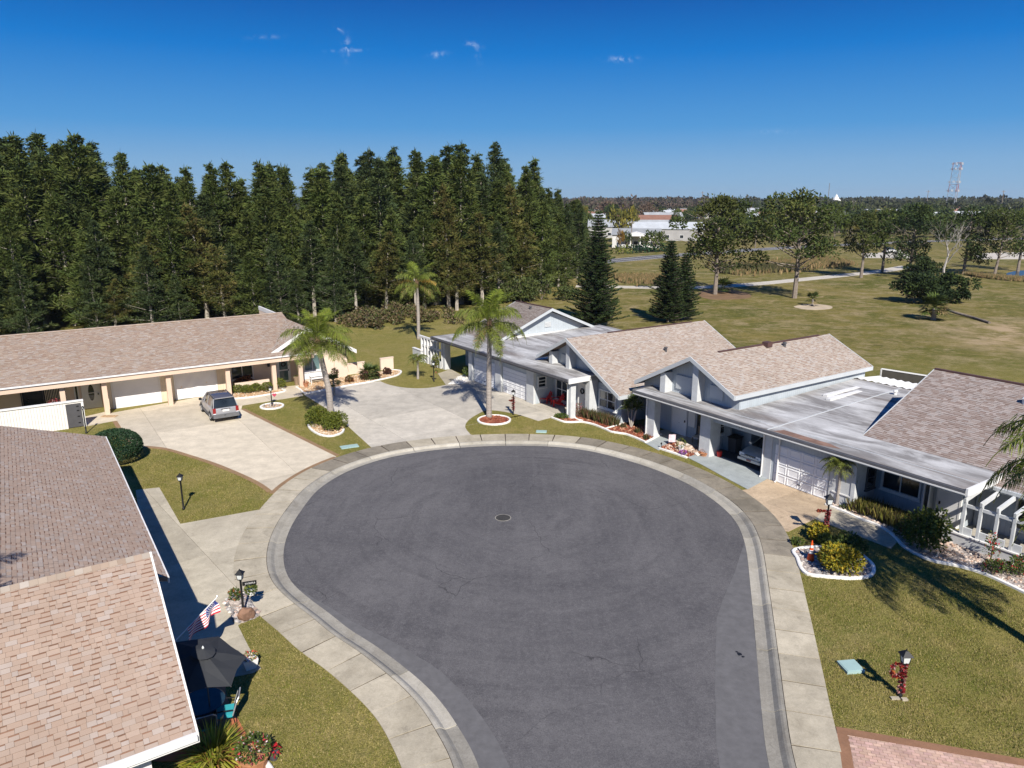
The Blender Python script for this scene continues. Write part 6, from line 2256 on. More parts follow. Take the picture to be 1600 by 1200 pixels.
# snake plants and low rows
def spikes(name, label, cat, pts, n, h, w, pal, group=None, spread=0.35, lean=0.35):
    c = pts[0].lerp(pts[-1], 0.5)
    mb = MB()
    for _ in range(n):
        u = random.random() * (len(pts) - 1)
        i = min(len(pts) - 2, int(u))
        q = pts[i].lerp(pts[i + 1], u - i) - c + Vector((random.uniform(-spread, spread), random.uniform(-spread, spread), 0))
        d = Vector((random.uniform(-lean, lean), random.uniform(-lean, lean), 1))
        mb.leaf(q, d, h * random.uniform(0.6, 1.15), w, None, tint(random.choice(pal), 0.2))
    t = thing(name, label, cat, c, 0, group)
    mb.build('foliage', M['leaf'], t)
    return t
P_SNAKE = [(0.07, 0.085, 0.028), (0.10, 0.10, 0.035), (0.055, 0.05, 0.022), (0.16, 0.075, 0.045)]
spikes('snake_plants', 'long row of dark spiky plants under the window of the pink gable', 'plant', [W(-38.9, 32.3), W(-37.9, 32.45), W(-36.9, 32.55), W(-35.9, 32.65)], 1500, 0.72, 0.05, P_SNAKE, spread=0.33)
bush('low_shrub', 'small low green plant at the porch pillar base', 'shrub', gp(876, 654), (0.55, 0.4, 0.3), 500, 0.12, P_MID, lumps=3)
bush('pink_flower_bush', 'sparse pink flowering bush beside the porch pillar', 'shrub', W(-39.0, 32.0), (0.5, 0.45, 1.0), 420, 0.09, [(0.32, 0.10, 0.12), (0.09, 0.10, 0.03), (0.2, 0.09, 0.07)], lumps=4)
for k, (px, py, lab) in enumerate(((972, 668, 'tiny dark plant left in the wide bark bed'), (995, 676, 'tiny dark plant in the middle of the wide bark bed'), (1008, 686, 'tiny plant by the pale blue path corner'), (992, 664, 'green spiky plant under the dracaena'))):
    spikes('bed_plant', lab, 'plant', [gp(px, py), gp(px + 3, py + 1)], 70, 0.4, 0.05, P_SNAKE if k < 3 else P_MID, spread=0.18)
# beds of the right villa
spikes('bromeliad_row', 'dense row of yellow tipped bromeliads under the big window of the right villa', 'plant', P2((1336, 795), (1360, 803), (1390, 815), (1412, 826)), 1500, 0.75, 0.07, [(0.15, 0.15, 0.03), (0.09, 0.09, 0.025), (0.06, 0.04, 0.025), (0.24, 0.2, 0.05)], spread=0.5, lean=0.5)
bush('leafy_shrub', 'tall loose light green shrub at the end of the bromeliad row', 'shrub', gp(1442, 862), (1.05, 0.95, 1.75), 2600, 0.16, P_GLOBE + P_MID, lumps=8)
bush('leafy_shrub', 'dark lower shrub between the bromeliads and the tall light shrub', 'shrub', gp(1414, 842), (0.6, 0.6, 0.9), 600, 0.13, P_MID + P_CROTON[1:2], lumps=3)
bush('rose_bush', 'tall thin rose bush before the slatted arbor', 'shrub', gp(1546, 880), (0.35, 0.35, 1.25), 260, 0.1, P_MID + [(0.5, 0.04, 0.04)], lumps=4)
bush('rose_bush', 'low spreading rose bush with red blooms below the arbor', 'shrub', gp(1560, 897), (0.8, 0.6, 0.55), 800, 0.1, P_MID * 3 + [(0.4, 0.04, 0.05)], lumps=5)
bush('rose_bush', 'dense green rose bush at the right edge of the blush gravel', 'shrub', gp(1594, 900), (0.7, 0.6, 0.8), 900, 0.1, P_MID * 3 + [(0.5, 0.04, 0.04)], lumps=5)
bush('palm_seedling', 'small tuft of green between garage wall and pygmy palm', 'plant', gp(1322, 796), (0.3, 0.25, 0.2), 160, 0.12, P_MID, lumps=1)
# croton bed on the right lawn
bush('yellow_croton', 'big yellow and green clipped croton in the white edged bed', 'shrub', gp(1308, 893), (0.98, 0.9, 1.05), 4200, 0.15, P_YELLOW, lumps=7, wr=0.5)
bush('yellow_croton', 'smaller yellow croton close to the red wrapped lamp post', 'shrub', gp(1277, 845), (0.5, 0.45, 0.7), 900, 0.16, P_YELLOW, lumps=4)
bush('green_shrub', 'dark green shaded shrub behind the big yellow croton', 'shrub', gp(1325, 863), (1.0, 0.7, 0.7), 1300, 0.15, P_MID, lumps=5)
bush('green_shrub', 'shaded shrub behind the traffic cone', 'shrub', gp(1290, 855), (0.4, 0.35, 0.55), 600, 0.14, P_MID, lumps=4)
bush('green_shrub', 'dark little shrub at the pavement edge left of the cone', 'shrub', gp(1247, 852), (0.3, 0.3, 0.3), 260, 0.11, P_MID, lumps=2)
# spiky ornamental grass at bottom left
t = thing('flax_plant', 'large yellow green spiky grass clump at the bottom left edge', 'plant', gp(335, 1196))
mb = MB()
random.seed(55)
for k in range(520):
    a = random.uniform(0, 6.28)
    e = R(random.uniform(15, 88))
    L = random.uniform(0.7, 1.25)
    b = Vector((math.cos(a) * random.uniform(0, 0.25), math.sin(a) * random.uniform(0, 0.25), 0))
    d = Vector((math.cos(a) * math.cos(e), math.sin(a) * math.cos(e), math.sin(e)))
    m = b + d * L * 0.6
    e2 = m + (d + Vector((0, 0, -0.7))).normalized() * L * 0.45
    s = d.cross(Vector((0, 0, 1))).normalized() * 0.022
    c = tint(random.choice([(0.27, 0.30, 0.03), (0.36, 0.36, 0.04), (0.16, 0.20, 0.03), (0.42, 0.38, 0.08), (0.3, 0.16, 0.05)]), 0.2)
    mb.add([b - s, b + s, m + s, m - s, e2], [(0, 1, 2, 3), (3, 2, 4)], c)
mb.build('blades', M['leaf'], t)

# reeds and scrub along the ditch
random.seed(66)
def strip_stuff(name, pts, n, h, w, pal, spread, m='reed'):
    mb = MB()
    L = resample(pts, 1.0)
    for _ in range(n):
        u = random.random() * (len(L) - 1)
        i = min(len(L) - 2, int(u))
        q = L[i].lerp(L[i + 1], u - i) + Vector((random.uniform(-0.3, 0.3), random.gauss(0, spread), 0))
        hh = h * random.uniform(0.5, 1.2)
        mb.leaf(q, Vector((random.uniform(-0.25, 0.25), random.uniform(-0.25, 0.25), 1)), hh, w, Vector((0, 1, 0.1)), tint(random.choice(pal), 0.25))
    o = mb.build(name, M[m])
    stuff(o)
RD = [(0.20, 0.135, 0.06), (0.17, 0.12, 0.055), (0.25, 0.175, 0.085), (0.12, 0.10, 0.04), (0.10, 0.095, 0.035)]
strip_stuff('dry_reeds', P2((965, 437), (1000, 438), (1040, 438), (1070, 437)), 9000, 0.9, 0.3, RD, 2.6)
strip_stuff('dry_reeds', P2((1130, 424), (1170, 421), (1210, 418), (1260, 414), (1310, 409)), 14000, 1.1, 0.35, RD + [(0.12, 0.10, 0.04)], 4.0)
strip_stuff('ditch_scrub', P2((1120, 425), (1150, 424), (1200, 423), (1240, 422)), 9000, 1.4, 0.5, [(0.055, 0.06, 0.02), (0.08, 0.07, 0.03), (0.05, 0.045, 0.02)], 1.6)
strip_stuff('dry_reeds', P2((1520, 432), (1560, 436), (1600, 438), (1640, 440)), 3000, 0.8, 0.2, RD, 2.0)

# blades standing on the nearer lawns
def blades(polys, holes, dens, seed):
    random.seed(seed)
    V, Fc, T = [], [], []
    DRY = [(0.34, 0.28, 0.11), (0.40, 0.32, 0.15), (0.28, 0.235, 0.08), (0.24, 0.215, 0.06)]
    pal = [(0.16, 0.175, 0.03), (0.23, 0.205, 0.05), (0.30, 0.25, 0.085), (0.12, 0.145, 0.024), (0.36, 0.30, 0.13), (0.19, 0.195, 0.038)]
    for poly in polys:
        x0, x1 = min(p.x for p in poly), max(p.x for p in poly)
        y0, y1 = min(p.y for p in poly), max(p.y for p in poly)
        for _ in range(int((x1 - x0) * (y1 - y0) * dens)):
            x, y = random.uniform(x0, x1), random.uniform(y0, y1)
            if not inside((x, y), poly) or any(inside((x, y), h) for h in holes): continue
            if mnoise.noise(Vector((x * 0.8, y * 0.8, 2.0))) < random.uniform(-0.7, 0.3): continue
            h = random.uniform(0.03, 0.075)
            a = random.uniform(0, 6.283)
            w = random.uniform(0.008, 0.016)
            lx, ly = random.uniform(-0.04, 0.04), random.uniform(-0.04, 0.04)
            n = len(V)
            dx, dy = math.cos(a) * w, math.sin(a) * w
            V += [(x - dx, y - dy, 0.0), (x + dx, y + dy, 0.0), (x + lx, y + ly, h)]
            Fc.append((n, n + 1, n + 2))
            dry = mnoise.noise(Vector((x * 0.33, y * 0.33, 7.0))) + 0.5 * mnoise.noise(Vector((x * 1.3, y * 1.3, 4.0))) + random.uniform(-0.35, 0.35)
            T.append(random.choice(DRY if dry > 0.05 else pal))
    mb = MB()
    mb.v, mb.f, mb.t, mb.mi, mb.hastint = V, Fc, T, [0] * len(Fc), True
    M['blade'] = mat('grass_blade', (0.92, 0.92, 0.92), 0.8, 0.2, 0.7, spec=0.1, attr=True, world_=True, transl=0.15)
    stuff(mb.build('grass_blades', M['blade']))
right = s_run(gp(1237, 838), gp(1306, 1136), 0.02) + P2((1306, 1135), (1450, 1160), (1640, 1193), (1640, 950), (1561, 910), (1456, 879), (1411, 856), (1396, 859), (1273, 813))
left = s_run(gp(406, 964), gp(520, 1240), 0.02) + P2((430, 1240), (405, 1185), (392, 1160), (376, 1130), (356, 1090), (360, 1062), (396, 1053), (409, 1045), (389, 1010), (373, 978), (389, 971))
upl = P2((207, 699), (262, 703), (300, 714), (345, 729), (400, 753), (426, 770)) + s_run(gp(426, 770), gp(403, 796), 0.02) + P2((282, 818), (249, 761), (216, 764), (190, 720))
pal_ = P2((377, 642), (474, 619), (522, 647), (550, 673), (582, 702), (524, 712))
isl_ = catmull(P2((735, 678), (727, 668), (731, 658), (745, 649), (765, 642), (806, 648), (841, 659)), 3) + P2((862, 654), (882, 661), (908, 661), (926, 665), (945, 672), (967, 679), (995, 687), (1009, 693)) + s_run(gp(1003, 697), gp(737, 678), 0.02)
cro = P2((1242, 860), (1251, 888), (1269, 901), (1327, 906), (1361, 901), (1366, 893), (1354, 874), (1337, 863), (1290, 855))
blades([right, left, upl], [cro], 620, 500)
blades([pal_, isl_], [circle(gp(772, 657), 1.15), circle(gp(425, 635.5), 0.8)], 260, 501)
# ================================================================== FENCES, LAMPS, VEHICLES, GARDEN THINGS
random.seed(101)

# ---- white board screen wall with dark gate, left
def board_fence():
    a0, b0, b1 = -56.1, -6.5, 2.75
    t = thing('board_fence', 'white vertical board screen wall with a white cap, ending at a dark gate', 'fence', W(a0, 0), TH)
    off = (a0, 0, 0)
    b = b0
    while b < 1.62:
        w = 0.165
        dz = random.uniform(-0.004, 0.004)
        MB(off).box(a0 - 0.02 + dz, a0 + 0.03 + dz, b, b + w - 0.014, 0.0, 1.80).build('board', M['white_siding'], t)
        b += w
    MB(off).box(a0 - 0.05, a0 - 0.02, b0, 1.62, 0.0, 1.80).build('backing', M['white_siding'], t)
    MB(off).box(a0 - 0.12, a0 + 0.1, b0, b1 + 0.05, 1.80, 1.90).build('cap', M['white'], t)
    MB(off).box(a0 - 0.03, a0 + 0.03, 1.62, b1, 1.68, 1.80).build('lintel', M['white_siding'], t)
    MB(off).box(a0 - 0.06, a0 + 0.06, b1 - 0.1, b1 + 0.04, 0, 1.80).build('post', M['white'], t)
    g = MB(off).box(a0 - 0.02, a0 + 0.02, 1.66, b1 - 0.12, 0.05, 1.66).build('gate', M['dark_grey'], t)
    for z in (0.3, 0.75, 1.15, 1.45):
        MB(off).box(a0 + 0.02, a0 + 0.05, b1 - 0.4, b1 - 0.26, z, z + 0.06).build('hinge', M['black'], g)
board_fence()

# ---- low peach walls
def low_wall(b0, b1, h, label):
    a0 = -60.6
    t = thing('low_wall', label, 'wall', W(a0, (b0 + b1) / 2), TH)
    off = (a0, (b0 + b1) / 2, 0)
    MB(off).box(a0 - 0.1, a0 + 0.1, b0, b1, -0.02, h).build('wall_body', M['peach'], t)
    MB(off).box(a0 - 0.13, a0 + 0.13, b0 - 0.03, b1 + 0.03, h, h + 0.06).build('coping', M['peach'], t)
low_wall(22.75, 24.95, 0.95, 'longer low peach garden wall beside the peach house')
low_wall(26.5, 27.75, 1.05, 'shorter detached low peach garden wall farthest right')

# ---- white slatted screen left of the brown gable
def slat_screen():
    t = thing('slat_screen', 'white upright slat screen with top rail beside the brown gabled villa', 'fence', W(-58.4, 31.4), TH)
    a0, b0 = -58.4, 31.4
    off = (a0, b0, 0)
    for k in range(6):
        a = a0 - 0.35 - k * 0.62
        s = MB(off).box(a - 0.07, a + 0.07, b0 - 0.12, b0 + 0.12, 0, 2.35)
        s.build('slat', M['white'], t)
        MB(off).box(a + 0.07, a + 0.55, b0 - 0.05, b0 + 0.05, 0.0, 0.62 + 0.03 * (k % 2)).build('infill_panel', M['grey_stucco'], t)
        MB(off).box(a + 0.07, a + 0.55, b0 - 0.04, b0 + 0.04, 1.55, 1.75).build('cross_slat', M['white'], t)
    MB(off).box(a0 - 4.0, a0, b0 - 0.1, b0 + 0.1, 2.35, 2.5).build('top_rail', M['white'], t)
    t2 = thing('low_wall', 'white low courtyard wall at the far end of the slat screen', 'wall', W(-62.6, 31.2), TH)
    off = (-62.6, 31.2, 0)
    MB(off).box(-63.3, -61.6, 31.1, 31.3, 0, 1.1).build('wall_body', M['grey_stucco'], t2)
    MB(off).box(-63.36, -61.54, 31.06, 31.34, 1.1, 1.16).build('coping', M['white'], t2)
slat_screen()
bush('green_shrub', 'yellow green shrub between the slat screen and the white pillar', 'shrub', W(-58.55, 31.0), (0.45, 0.4, 1.2), 700, 0.12, P_GLOBE, lumps=4)
bush('green_shrub', 'leafy shrub at the white pilaster left of the first white garage', 'shrub', gp(730, 590), (0.5, 0.45, 0.9), 700, 0.14, P_MID, lumps=4)

# ---- lamp posts
def lamp_post(label, p, h, lantern=1.0, garland=None, arm=None, heart=False, pot=False, sign=False, ring=False, shallow=False):
    t = thing('lamp_post', label, 'lamp post', p)
    hl = 0.42 * lantern
    zp = h - hl
    MB().lathe([(0.075, 0.0), (0.075, 0.06), (0.045, 0.10), (0.04, zp - 0.05), (0.06, zp - 0.03), (0.05, zp)], 10).build('pole', M['black'], t, True)
    w = 0.10 * lantern
    gl = MB()
    for (x, y) in ((-1, -1), (1, -1), (1, 1), (-1, 1)):
        gl.beam((x * w * 0.75, y * w * 0.75, zp), (x * w * 1.05, y * w * 1.05, zp + hl * 0.58), 0.014, 0.014)
    gl.box(-w * 0.8, w * 0.8, -w * 0.8, w * 0.8, zp, zp + 0.03)
    la = gl.build('lantern_frame', M['black'], t)
    g = MB()
    a, b, z0, z1 = w * 0.7, w * 0.98, zp + 0.03, zp + hl * 0.57
    g.add([(-a, -a, z0), (a, -a, z0), (a, a, z0), (-a, a, z0), (-b, -b, z1), (b, -b, z1), (b, b, z1), (-b, b, z1)],
          [(0, 1, 5, 4), (1, 2, 6, 5), (2, 3, 7, 6), (3, 0, 4, 7), (3, 2, 1, 0), (4, 5, 6, 7)])
    g.build('lantern_glass', M['frost'], la)
    c = MB()
    z = zp + hl * 0.58
    q = w * 1.5
    c.add([(-q, -q, z), (q, -q, z), (q, q, z), (-q, q, z), (-w * .35, -w * .35, z + hl * 0.3), (w * .35, -w * .35, z + hl * 0.3), (w * .35, w * .35, z + hl * 0.3), (-w * .35, w * .35, z + hl * 0.3)],
          [(3, 2, 1, 0), (0, 1, 5, 4), (1, 2, 6, 5), (2, 3, 7, 6), (3, 0, 4, 7), (4, 5, 6, 7)])
    c.lathe([(w * 0.2, z + hl * 0.3), (0.02, z + hl * 0.42)], 6)
    c.build('lantern_cap', M['black'], la)
    if garland:
        z0, z1 = garland
        mb = MB()
        random.seed(int(p.x * 100) % 997)
        for k in range(240):
            f = k / 240
            an = f * 44 + random.uniform(-0.5, 0.5)
            z = z0 + (z1 - z0) * f
            r = 0.075
            d = Vector((math.cos(an), math.sin(an), random.uniform(-0.7, 0.7)))
            cc = random.choice([(0.26, 0.014, 0.02), (0.17, 0.012, 0.016), (0.10, 0.012, 0.014), (0.40, 0.20, 0.19)])
            mb.leaf((math.cos(an) * r * 0.5, math.sin(an) * r * 0.5, z), d, random.uniform(0.07, 0.13), 0.07, None, cc)
        mb.build('red_garland', M['leaf'], t)
    if arm:
        az, z, L = arm
        d = Vector((math.cos(R(az)), math.sin(R(az)), 0))
        mb = MB()
        mb.beam(Vector((0, 0, z)), d * L + Vector((0, 0, z)), 0.03, 0.03)
        ar = mb.build('arm', M['black'], t)
        mb = MB()
        for k in range(120):
            u = d * random.uniform(0.08, L)
            mb.leaf(u + Vector((0, 0, z)), rdir(), random.uniform(0.06, 0.12), 0.06, None, random.choice([(0.24, 0.016, 0.02), (0.15, 0.01, 0.014), (0.34, 0.10, 0.03)]))
        mb.build('arm_garland', M['leaf'], ar)
    if ring:
        mb = MB()
        for k in range(240):
            an = k / 240 * 6.283
            c = Vector((-0.20 + 0.17 * math.cos(an), 0, h * 0.56 + 0.22 * math.sin(an)))
            mb.leaf(c, rdir(), random.uniform(0.07, 0.13), 0.07, None, random.choice([(0.24, 0.016, 0.02), (0.15, 0.01, 0.014), (0.38, 0.10, 0.03), (0.36, 0.2, 0.19)]))
        mb.build('red_wreath', M['leaf'], t)
    if heart:
        mb = MB()
        pts = []
        for k in range(24):
            s = k / 24 * 2 * math.pi
            pts.append((16 * math.sin(s) ** 3 / 17 * 0.17, (13 * math.cos(s) - 5 * math.cos(2 * s) - 2 * math.cos(3 * s) - math.cos(4 * s)) / 17 * 0.17))
        vs = [(0.24 + x, -0.02, zp - 0.32 + z) for x, z in pts] + [(0.24 + x, 0.02, zp - 0.32 + z) for x, z in pts]
        n = len(pts)
        mb.add(vs, [tuple(range(n)), tuple(reversed(range(n, 2 * n)))] + [(k, k + n, (k + 1) % n + n, (k + 1) % n) for k in range(n)])
        mb.beam((0, 0, zp - 0.12), (0.28, 0, zp - 0.12), 0.02, 0.02)
        mb.build('pink_heart', mat('pink_felt', (0.42, 0.06, 0.10), 0.8, 0.1, 4), t)
    if sign:
        d = Vector((math.cos(R(18)), math.sin(R(18)), 0))
        mb = MB().beam(d * 0.05 + Vector((0, 0, zp - 0.2)), d * 0.55 + Vector((0, 0, zp - 0.2)), 0.03, 0.15)
        sg = mb.build('name_board', M['black'], t)
        n = Vector((d.y, -d.x, 0))
        lt = MB()
        x = 0.16
        for k in range(8):
            q = d * x + n * 0.018 + Vector((0, 0, zp - 0.2))
            lt.beam(q + Vector((0, 0, -0.035)), q + Vector((0, 0, 0.035)) + d * random.uniform(-0.01, 0.015), 0.012, 0.004, up=n)
            if k % 2: lt.beam(q, q + d * 0.03, 0.004, 0.012, up=n)
            x += 0.045
        lt.build('painted_marks', M['white'], sg)
    return t
def lp(label, bx, by, ty, **k):
    p = gp(bx, by)
    return lamp_post(label, p, hgt(ty, p), **k)
lp('black lamp post in the small white ring with a pink heart hung on it', 425, 635, 602, heart=True)
lp('black lamp post with a small hanging pot beside the white slat screen', 678, 596, 563)
lp('lamp post wrapped in red and white garland before the second white garage', 802, 648, 608, garland=(0.35, 1.35), arm=(180, 1.05, 0.3))
lp('plain black lamp post standing alone on the left lawn', 287, 796, 739, lantern=0.95)
lp('black lamp post with a small name board beside the boulder and gravel', 381, 961, 889, sign=True)
lp('lamp post wrapped in dark red garland between pygmy palm and small croton', 1289, 843, 771, lantern=1.25, garland=(0.6, 1.45), arm=(170, 1.38, 0.5))
lp('lamp post with red wreath and garland on the open right front lawn', 1406, 1088, 1014, lantern=1.15, garland=(0.1, 1.25), ring=True)
lp('short lamp post at the entrance of the open garage villa', 1062, 678, 656, lantern=0.9)
lp('thin dark lamp post just right of the dark gate', 135, 677, 634, lantern=0.5)
# hanging pot of the second lamp
p = gp(678, 596)
t = thing('hanging_pot', 'small round hanging pot beside the lamp post near the slat screen', 'plant pot', p + Vector((0.2, 0, 0.72)))
MB().lathe([(0.04, 0), (0.11, 0.06), (0.12, 0.14), (0.1, 0.14)], 8).build('pot', M['clay'], t)
mb = MB(); leafball(mb, (0, 0, 0.16), (0.13, 0.13, 0.1), 90, 0.08, P_MID); mb.build('foliage', M['leaf'], t)
t = thing('bed_stone', 'white flat stones at the foot of the wreathed lamp post', 'stone', gp(1404, 1092))
MB().box(-0.24, 0.02, -0.06, 0.06, 0, 0.05).build('stone', M['sidewalk'], t)
MB().box(0.06, 0.24, -0.12, 0.0, 0, 0.06).build('stone', M['sidewalk'], t)

# ---- vehicles
def loft(mb, rings, cap=True):
    n = len(rings[0])
    vs = [p for r in rings for p in r]
    fs = []
    for i in range(len(rings) - 1):
        for k in range(n):
            fs.append((i * n + k, i * n + (k + 1) % n, (i + 1) * n + (k + 1) % n, (i + 1) * n + k))
    if cap:
        fs.append(tuple(reversed(range(n))))
        fs.append(tuple(range((len(rings) - 1) * n, len(rings) * n)))
    return mb.add(vs, fs)

def wheel(root, x, y, r, w):
    s = 1 if y > 0 else -1
    t = MB()
    prof = [(r * 0.62, -w / 2), (r * 0.93, -w / 2), (r, -w * 0.3), (r, w * 0.3), (r * 0.93, w / 2), (r * 0.62, w / 2)]
    n = 20
    vs, fs = [], []
    for pr, py in prof:
        for k in range(n):
            an = 2 * math.pi * k / n
            vs.append((x + pr * math.cos(an), y + py, r + pr * math.sin(an)))
    for i in range(len(prof) - 1):
        for k in range(n):
            fs.append((i * n + k, (i + 1) * n + k, (i + 1) * n + (k + 1) % n, i * n + (k + 1) % n))
    t.add(vs, fs)
    wh = t.build('wheel', M['rubber'], root)
    m = MB()
    yo = y + s * (w / 2 - 0.015)
    m.add([(x + r * 0.62 * math.cos(2 * math.pi * k / n), yo - s * 0.05, r + r * 0.62 * math.sin(2 * math.pi * k / n)) for k in range(n)], [tuple(range(n)) if s < 0 else tuple(reversed(range(n)))])
    m.build('wheel_well', M['rubber'], wh)
    m = MB()
    for k in range(5):
        an = 2 * math.pi * k / 5 + 0.3
        m.beam((x, yo, r), (x + r * 0.6 * math.cos(an), yo, r + r * 0.6 * math.sin(an)), 0.03, 0.085, up=(0, 1, 0))
    for k in range(n):
        a0, a1 = 2 * math.pi * k / n, 2 * math.pi * (k + 1) / n
        m.add([(x + rr * math.cos(a), yo, r + rr * math.sin(a)) for rr, a in ((r * 0.56, a0), (r * 0.56, a1), (r * 0.65, a1), (r * 0.65, a0))], [(0, 1, 2, 3)])
    m.build('rim', M['alloy'], wh)

def car(label, p, rot, st, gh, paint, roofm, L, hw, wr, axles, suv=True, name='parked_car'):
    """st: body stations (x, z_bottom, z_belt, half width); gh: greenhouse stations (x, z_belt, z_top, hw_belt, hw_top)"""
    t = thing(name, label, 'car', p, rot)
    mb = MB()
    rings = []
    for x, zb, zs, w in st:
        rings.append([(x, -w * 0.90, zb), (x, -w * 0.98, zb + 0.12), (x, -w, zb + (zs - zb) * 0.55), (x, -w * 0.985, zs - 0.10), (x, -w * 0.93, zs),
                      (x, w * 0.93, zs), (x, w * 0.985, zs - 0.10), (x, w, zb + (zs - zb) * 0.55), (x, w * 0.98, zb + 0.12), (x, w * 0.90, zb)])
    loft(mb, [list(reversed(r)) for r in rings])
    body = mb.build('body', M[paint], t, True)
    md = body.modifiers.new('bevel', 'BEVEL'); md.width = 0.03; md.segments = 2; md.limit_method = 'ANGLE'; md.angle_limit = R(40)
    # cabin glass
    mb = MB()
    rings = [[(x, -a, z0), (x, -b, z1), (x, b, z1), (x, a, z0)] for x, z0, z1, a, b in gh]
    loft(mb, [list(reversed(r)) for r in rings])
    mb.build('cabin_glass', M['glass'], t)
    # roof and pillars
    top = [g for g in gh if g[2] - g[1] > 0.35]
    mb = MB()
    rr = []
    for x, z0, z1, a, b in top:
        rr.append([(x, -b - 0.02, z1 - 0.03), (x, -b * 0.85, z1 + 0.035), (x, 0, z1 + 0.05), (x, b * 0.85, z1 + 0.035), (x, b + 0.02, z1 - 0.03), (x, 0, z1 - 0.02)])
    loft(mb, [list(reversed(r)) for r in rr])
    mb.build('roof', M[roofm], t, True)
    for s in (-1, 1):
        def side(i, f):
            x, z0, z1, a, b = gh[i]
            return Vector((x, s * (a + (b - a) * f + 0.006), z0 + (z1 - z0) * f))
        def on(x, f):
            for i in range(len(gh) - 1):
                if gh[i][0] >= x >= gh[i + 1][0] or gh[i][0] <= x <= gh[i + 1][0]:
                    u = (x - gh[i][0]) / (gh[i + 1][0] - gh[i][0])
                    return side(i, f).lerp(side(i + 1, f), u)
            return side(0, f)
        for x in ((-0.55, 0.35) if suv else (-0.3,)):
            MB().beam(on(x, 0.0), on(x + 0.05, 1.0), 0.09, 0.02, up=(0, 1, 0)).build('pillar', M[paint], t)
        n = len(gh)
        MB().beam(side(0, 0.0), side(1, 1.0), 0.12, 0.03, up=(0, 1, 0)).build('pillar', M[paint], t)
        MB().beam(side(n - 1, 0.0), side(n - 2, 1.0), 0.08, 0.03, up=(0, 1, 0)).build('pillar', M[paint], t)
    for x in axles:
        for s in (-1, 1):
            # wheel arch lip then the wheel
            m = MB()
            vs = []
            k_ = 14
            for k in range(k_ + 1):
                an = math.pi * k / k_
                for rr_ in (wr * 1.08, wr * 1.25):
                    vs.append((x + rr_ * math.cos(an), s * (hw + 0.004), wr + rr_ * math.sin(an)))
            m.add(vs, [(2 * k, 2 * k + 1, 2 * k + 3, 2 * k + 2) for k in range(k_)])
            dd = [(x + wr * 1.08 * math.cos(math.pi * k / k_), s * (hw - 0.0), wr + wr * 1.08 * math.sin(math.pi * k / k_)) for k in range(k_ + 1)]
            m.build('wheel_arch', M['cladding'] if suv else M[paint], t)
            MB().add([(q[0], s * (hw + 0.002), q[2]) for q in dd], [tuple(range(k_ + 1))]).build('arch_shadow_gap', M['rubber'], t)
            wheel(t, x, s * (hw - 0.10), wr, 0.23)
    return t

def suv():
    p = (gp(333.7, 657.5) + gp(312, 643.7) + gp(373.7, 651.3) + gp(352, 638)) / 4
    L, hw = 4.55, 0.9
    st = [(-2.22, 0.42, 1.0, 0.80), (-2.12, 0.36, 1.06, 0.87), (-1.4, 0.34, 1.08, 0.9), (0.0, 0.32, 1.05, 0.9), (1.0, 0.32, 1.02, 0.9), (1.75, 0.34, 0.93, 0.87), (2.15, 0.38, 0.82, 0.78), (2.25, 0.42, 0.7, 0.70)]
    gh = [(-2.16, 1.02, 1.10, 0.80, 0.74), (-1.88, 1.05, 1.64, 0.84, 0.67), (-0.6, 1.05, 1.70, 0.84, 0.66), (0.35, 1.03, 1.66, 0.84, 0.65), (1.15, 1.0, 1.04, 0.82, 0.76)]
    t = car('silver suv parked before the loose white garage screen', p, R(180) + TH, st, gh, 'car_silver', 'car_roof', L, hw, 0.34, (-1.33, 1.36))
    MB().box(-2.32, -2.1, -0.86, 0.86, 0.36, 0.62).build('rear_bumper', M['cladding'], t)
    MB().box(-2.0, 2.0, -0.915, -0.89, 0.34, 0.48).build('side_cladding', M['cladding'], t)
    MB().box(-2.0, 2.0, 0.89, 0.915, 0.34, 0.48).build('side_cladding', M['cladding'], t)
    for s in (-1, 1):
        MB().box(-2.235, -2.08, s * 0.66, s * 0.86, 0.70, 1.06).build('tail_light', M['lamp_red'], t)
        MB().box(-2.24, -2.09, s * 0.68, s * 0.85, 0.64, 0.70).build('reversing_light', M['lamp_clear'], t)
        m = MB().box(0.95, 1.1, s * 0.9, s * 1.08, 1.0, 1.15)
        m.build('mirror', M['black'], t)
        m = MB().beam((-1.8, s * 0.62, 1.73), (0.2, s * 0.6, 1.75), 0.03, 0.04)
        m.build('roof_rail', M['cladding'], t)
        for x in (0.62, -0.32):
            MB().box(x, x + 0.16, s * 0.9, s * 0.925, 0.88, 0.92).build('door_handle', M['car_silver'], t)
        MB().box(2.0, 2.22, s * 0.5, s * 0.78, 0.68, 0.80).build('headlight', M['lamp_clear'], t)
    MB().box(-2.245, -2.2, -0.22, 0.22, 0.78, 0.93).build('number_plate', M['white'], t)
    MB().box(-2.24, -2.2, -0.30, 0.30, 0.93, 0.985).build('handle_recess', M['black'], t)
    MB().add([(-2.165, -0.74, 1.09), (-2.165, 0.74, 1.09), (-1.91, 0.64, 1.60), (-1.91, -0.64, 1.60)], [(3, 2, 1, 0)]).build('rear_window', M['glass'], t)
    MB().beam((-1.95, -0.62, 1.68), (-1.95, 0.62, 1.68), 0.14, 0.04).build('spoiler', M['car_silver'], t)
    MB().beam((-2.3, 0.05, 0.54), (-2.3, 0.16, 0.54), 0.04, 0.06).build('tow_cover', M['black'], t)
suv()
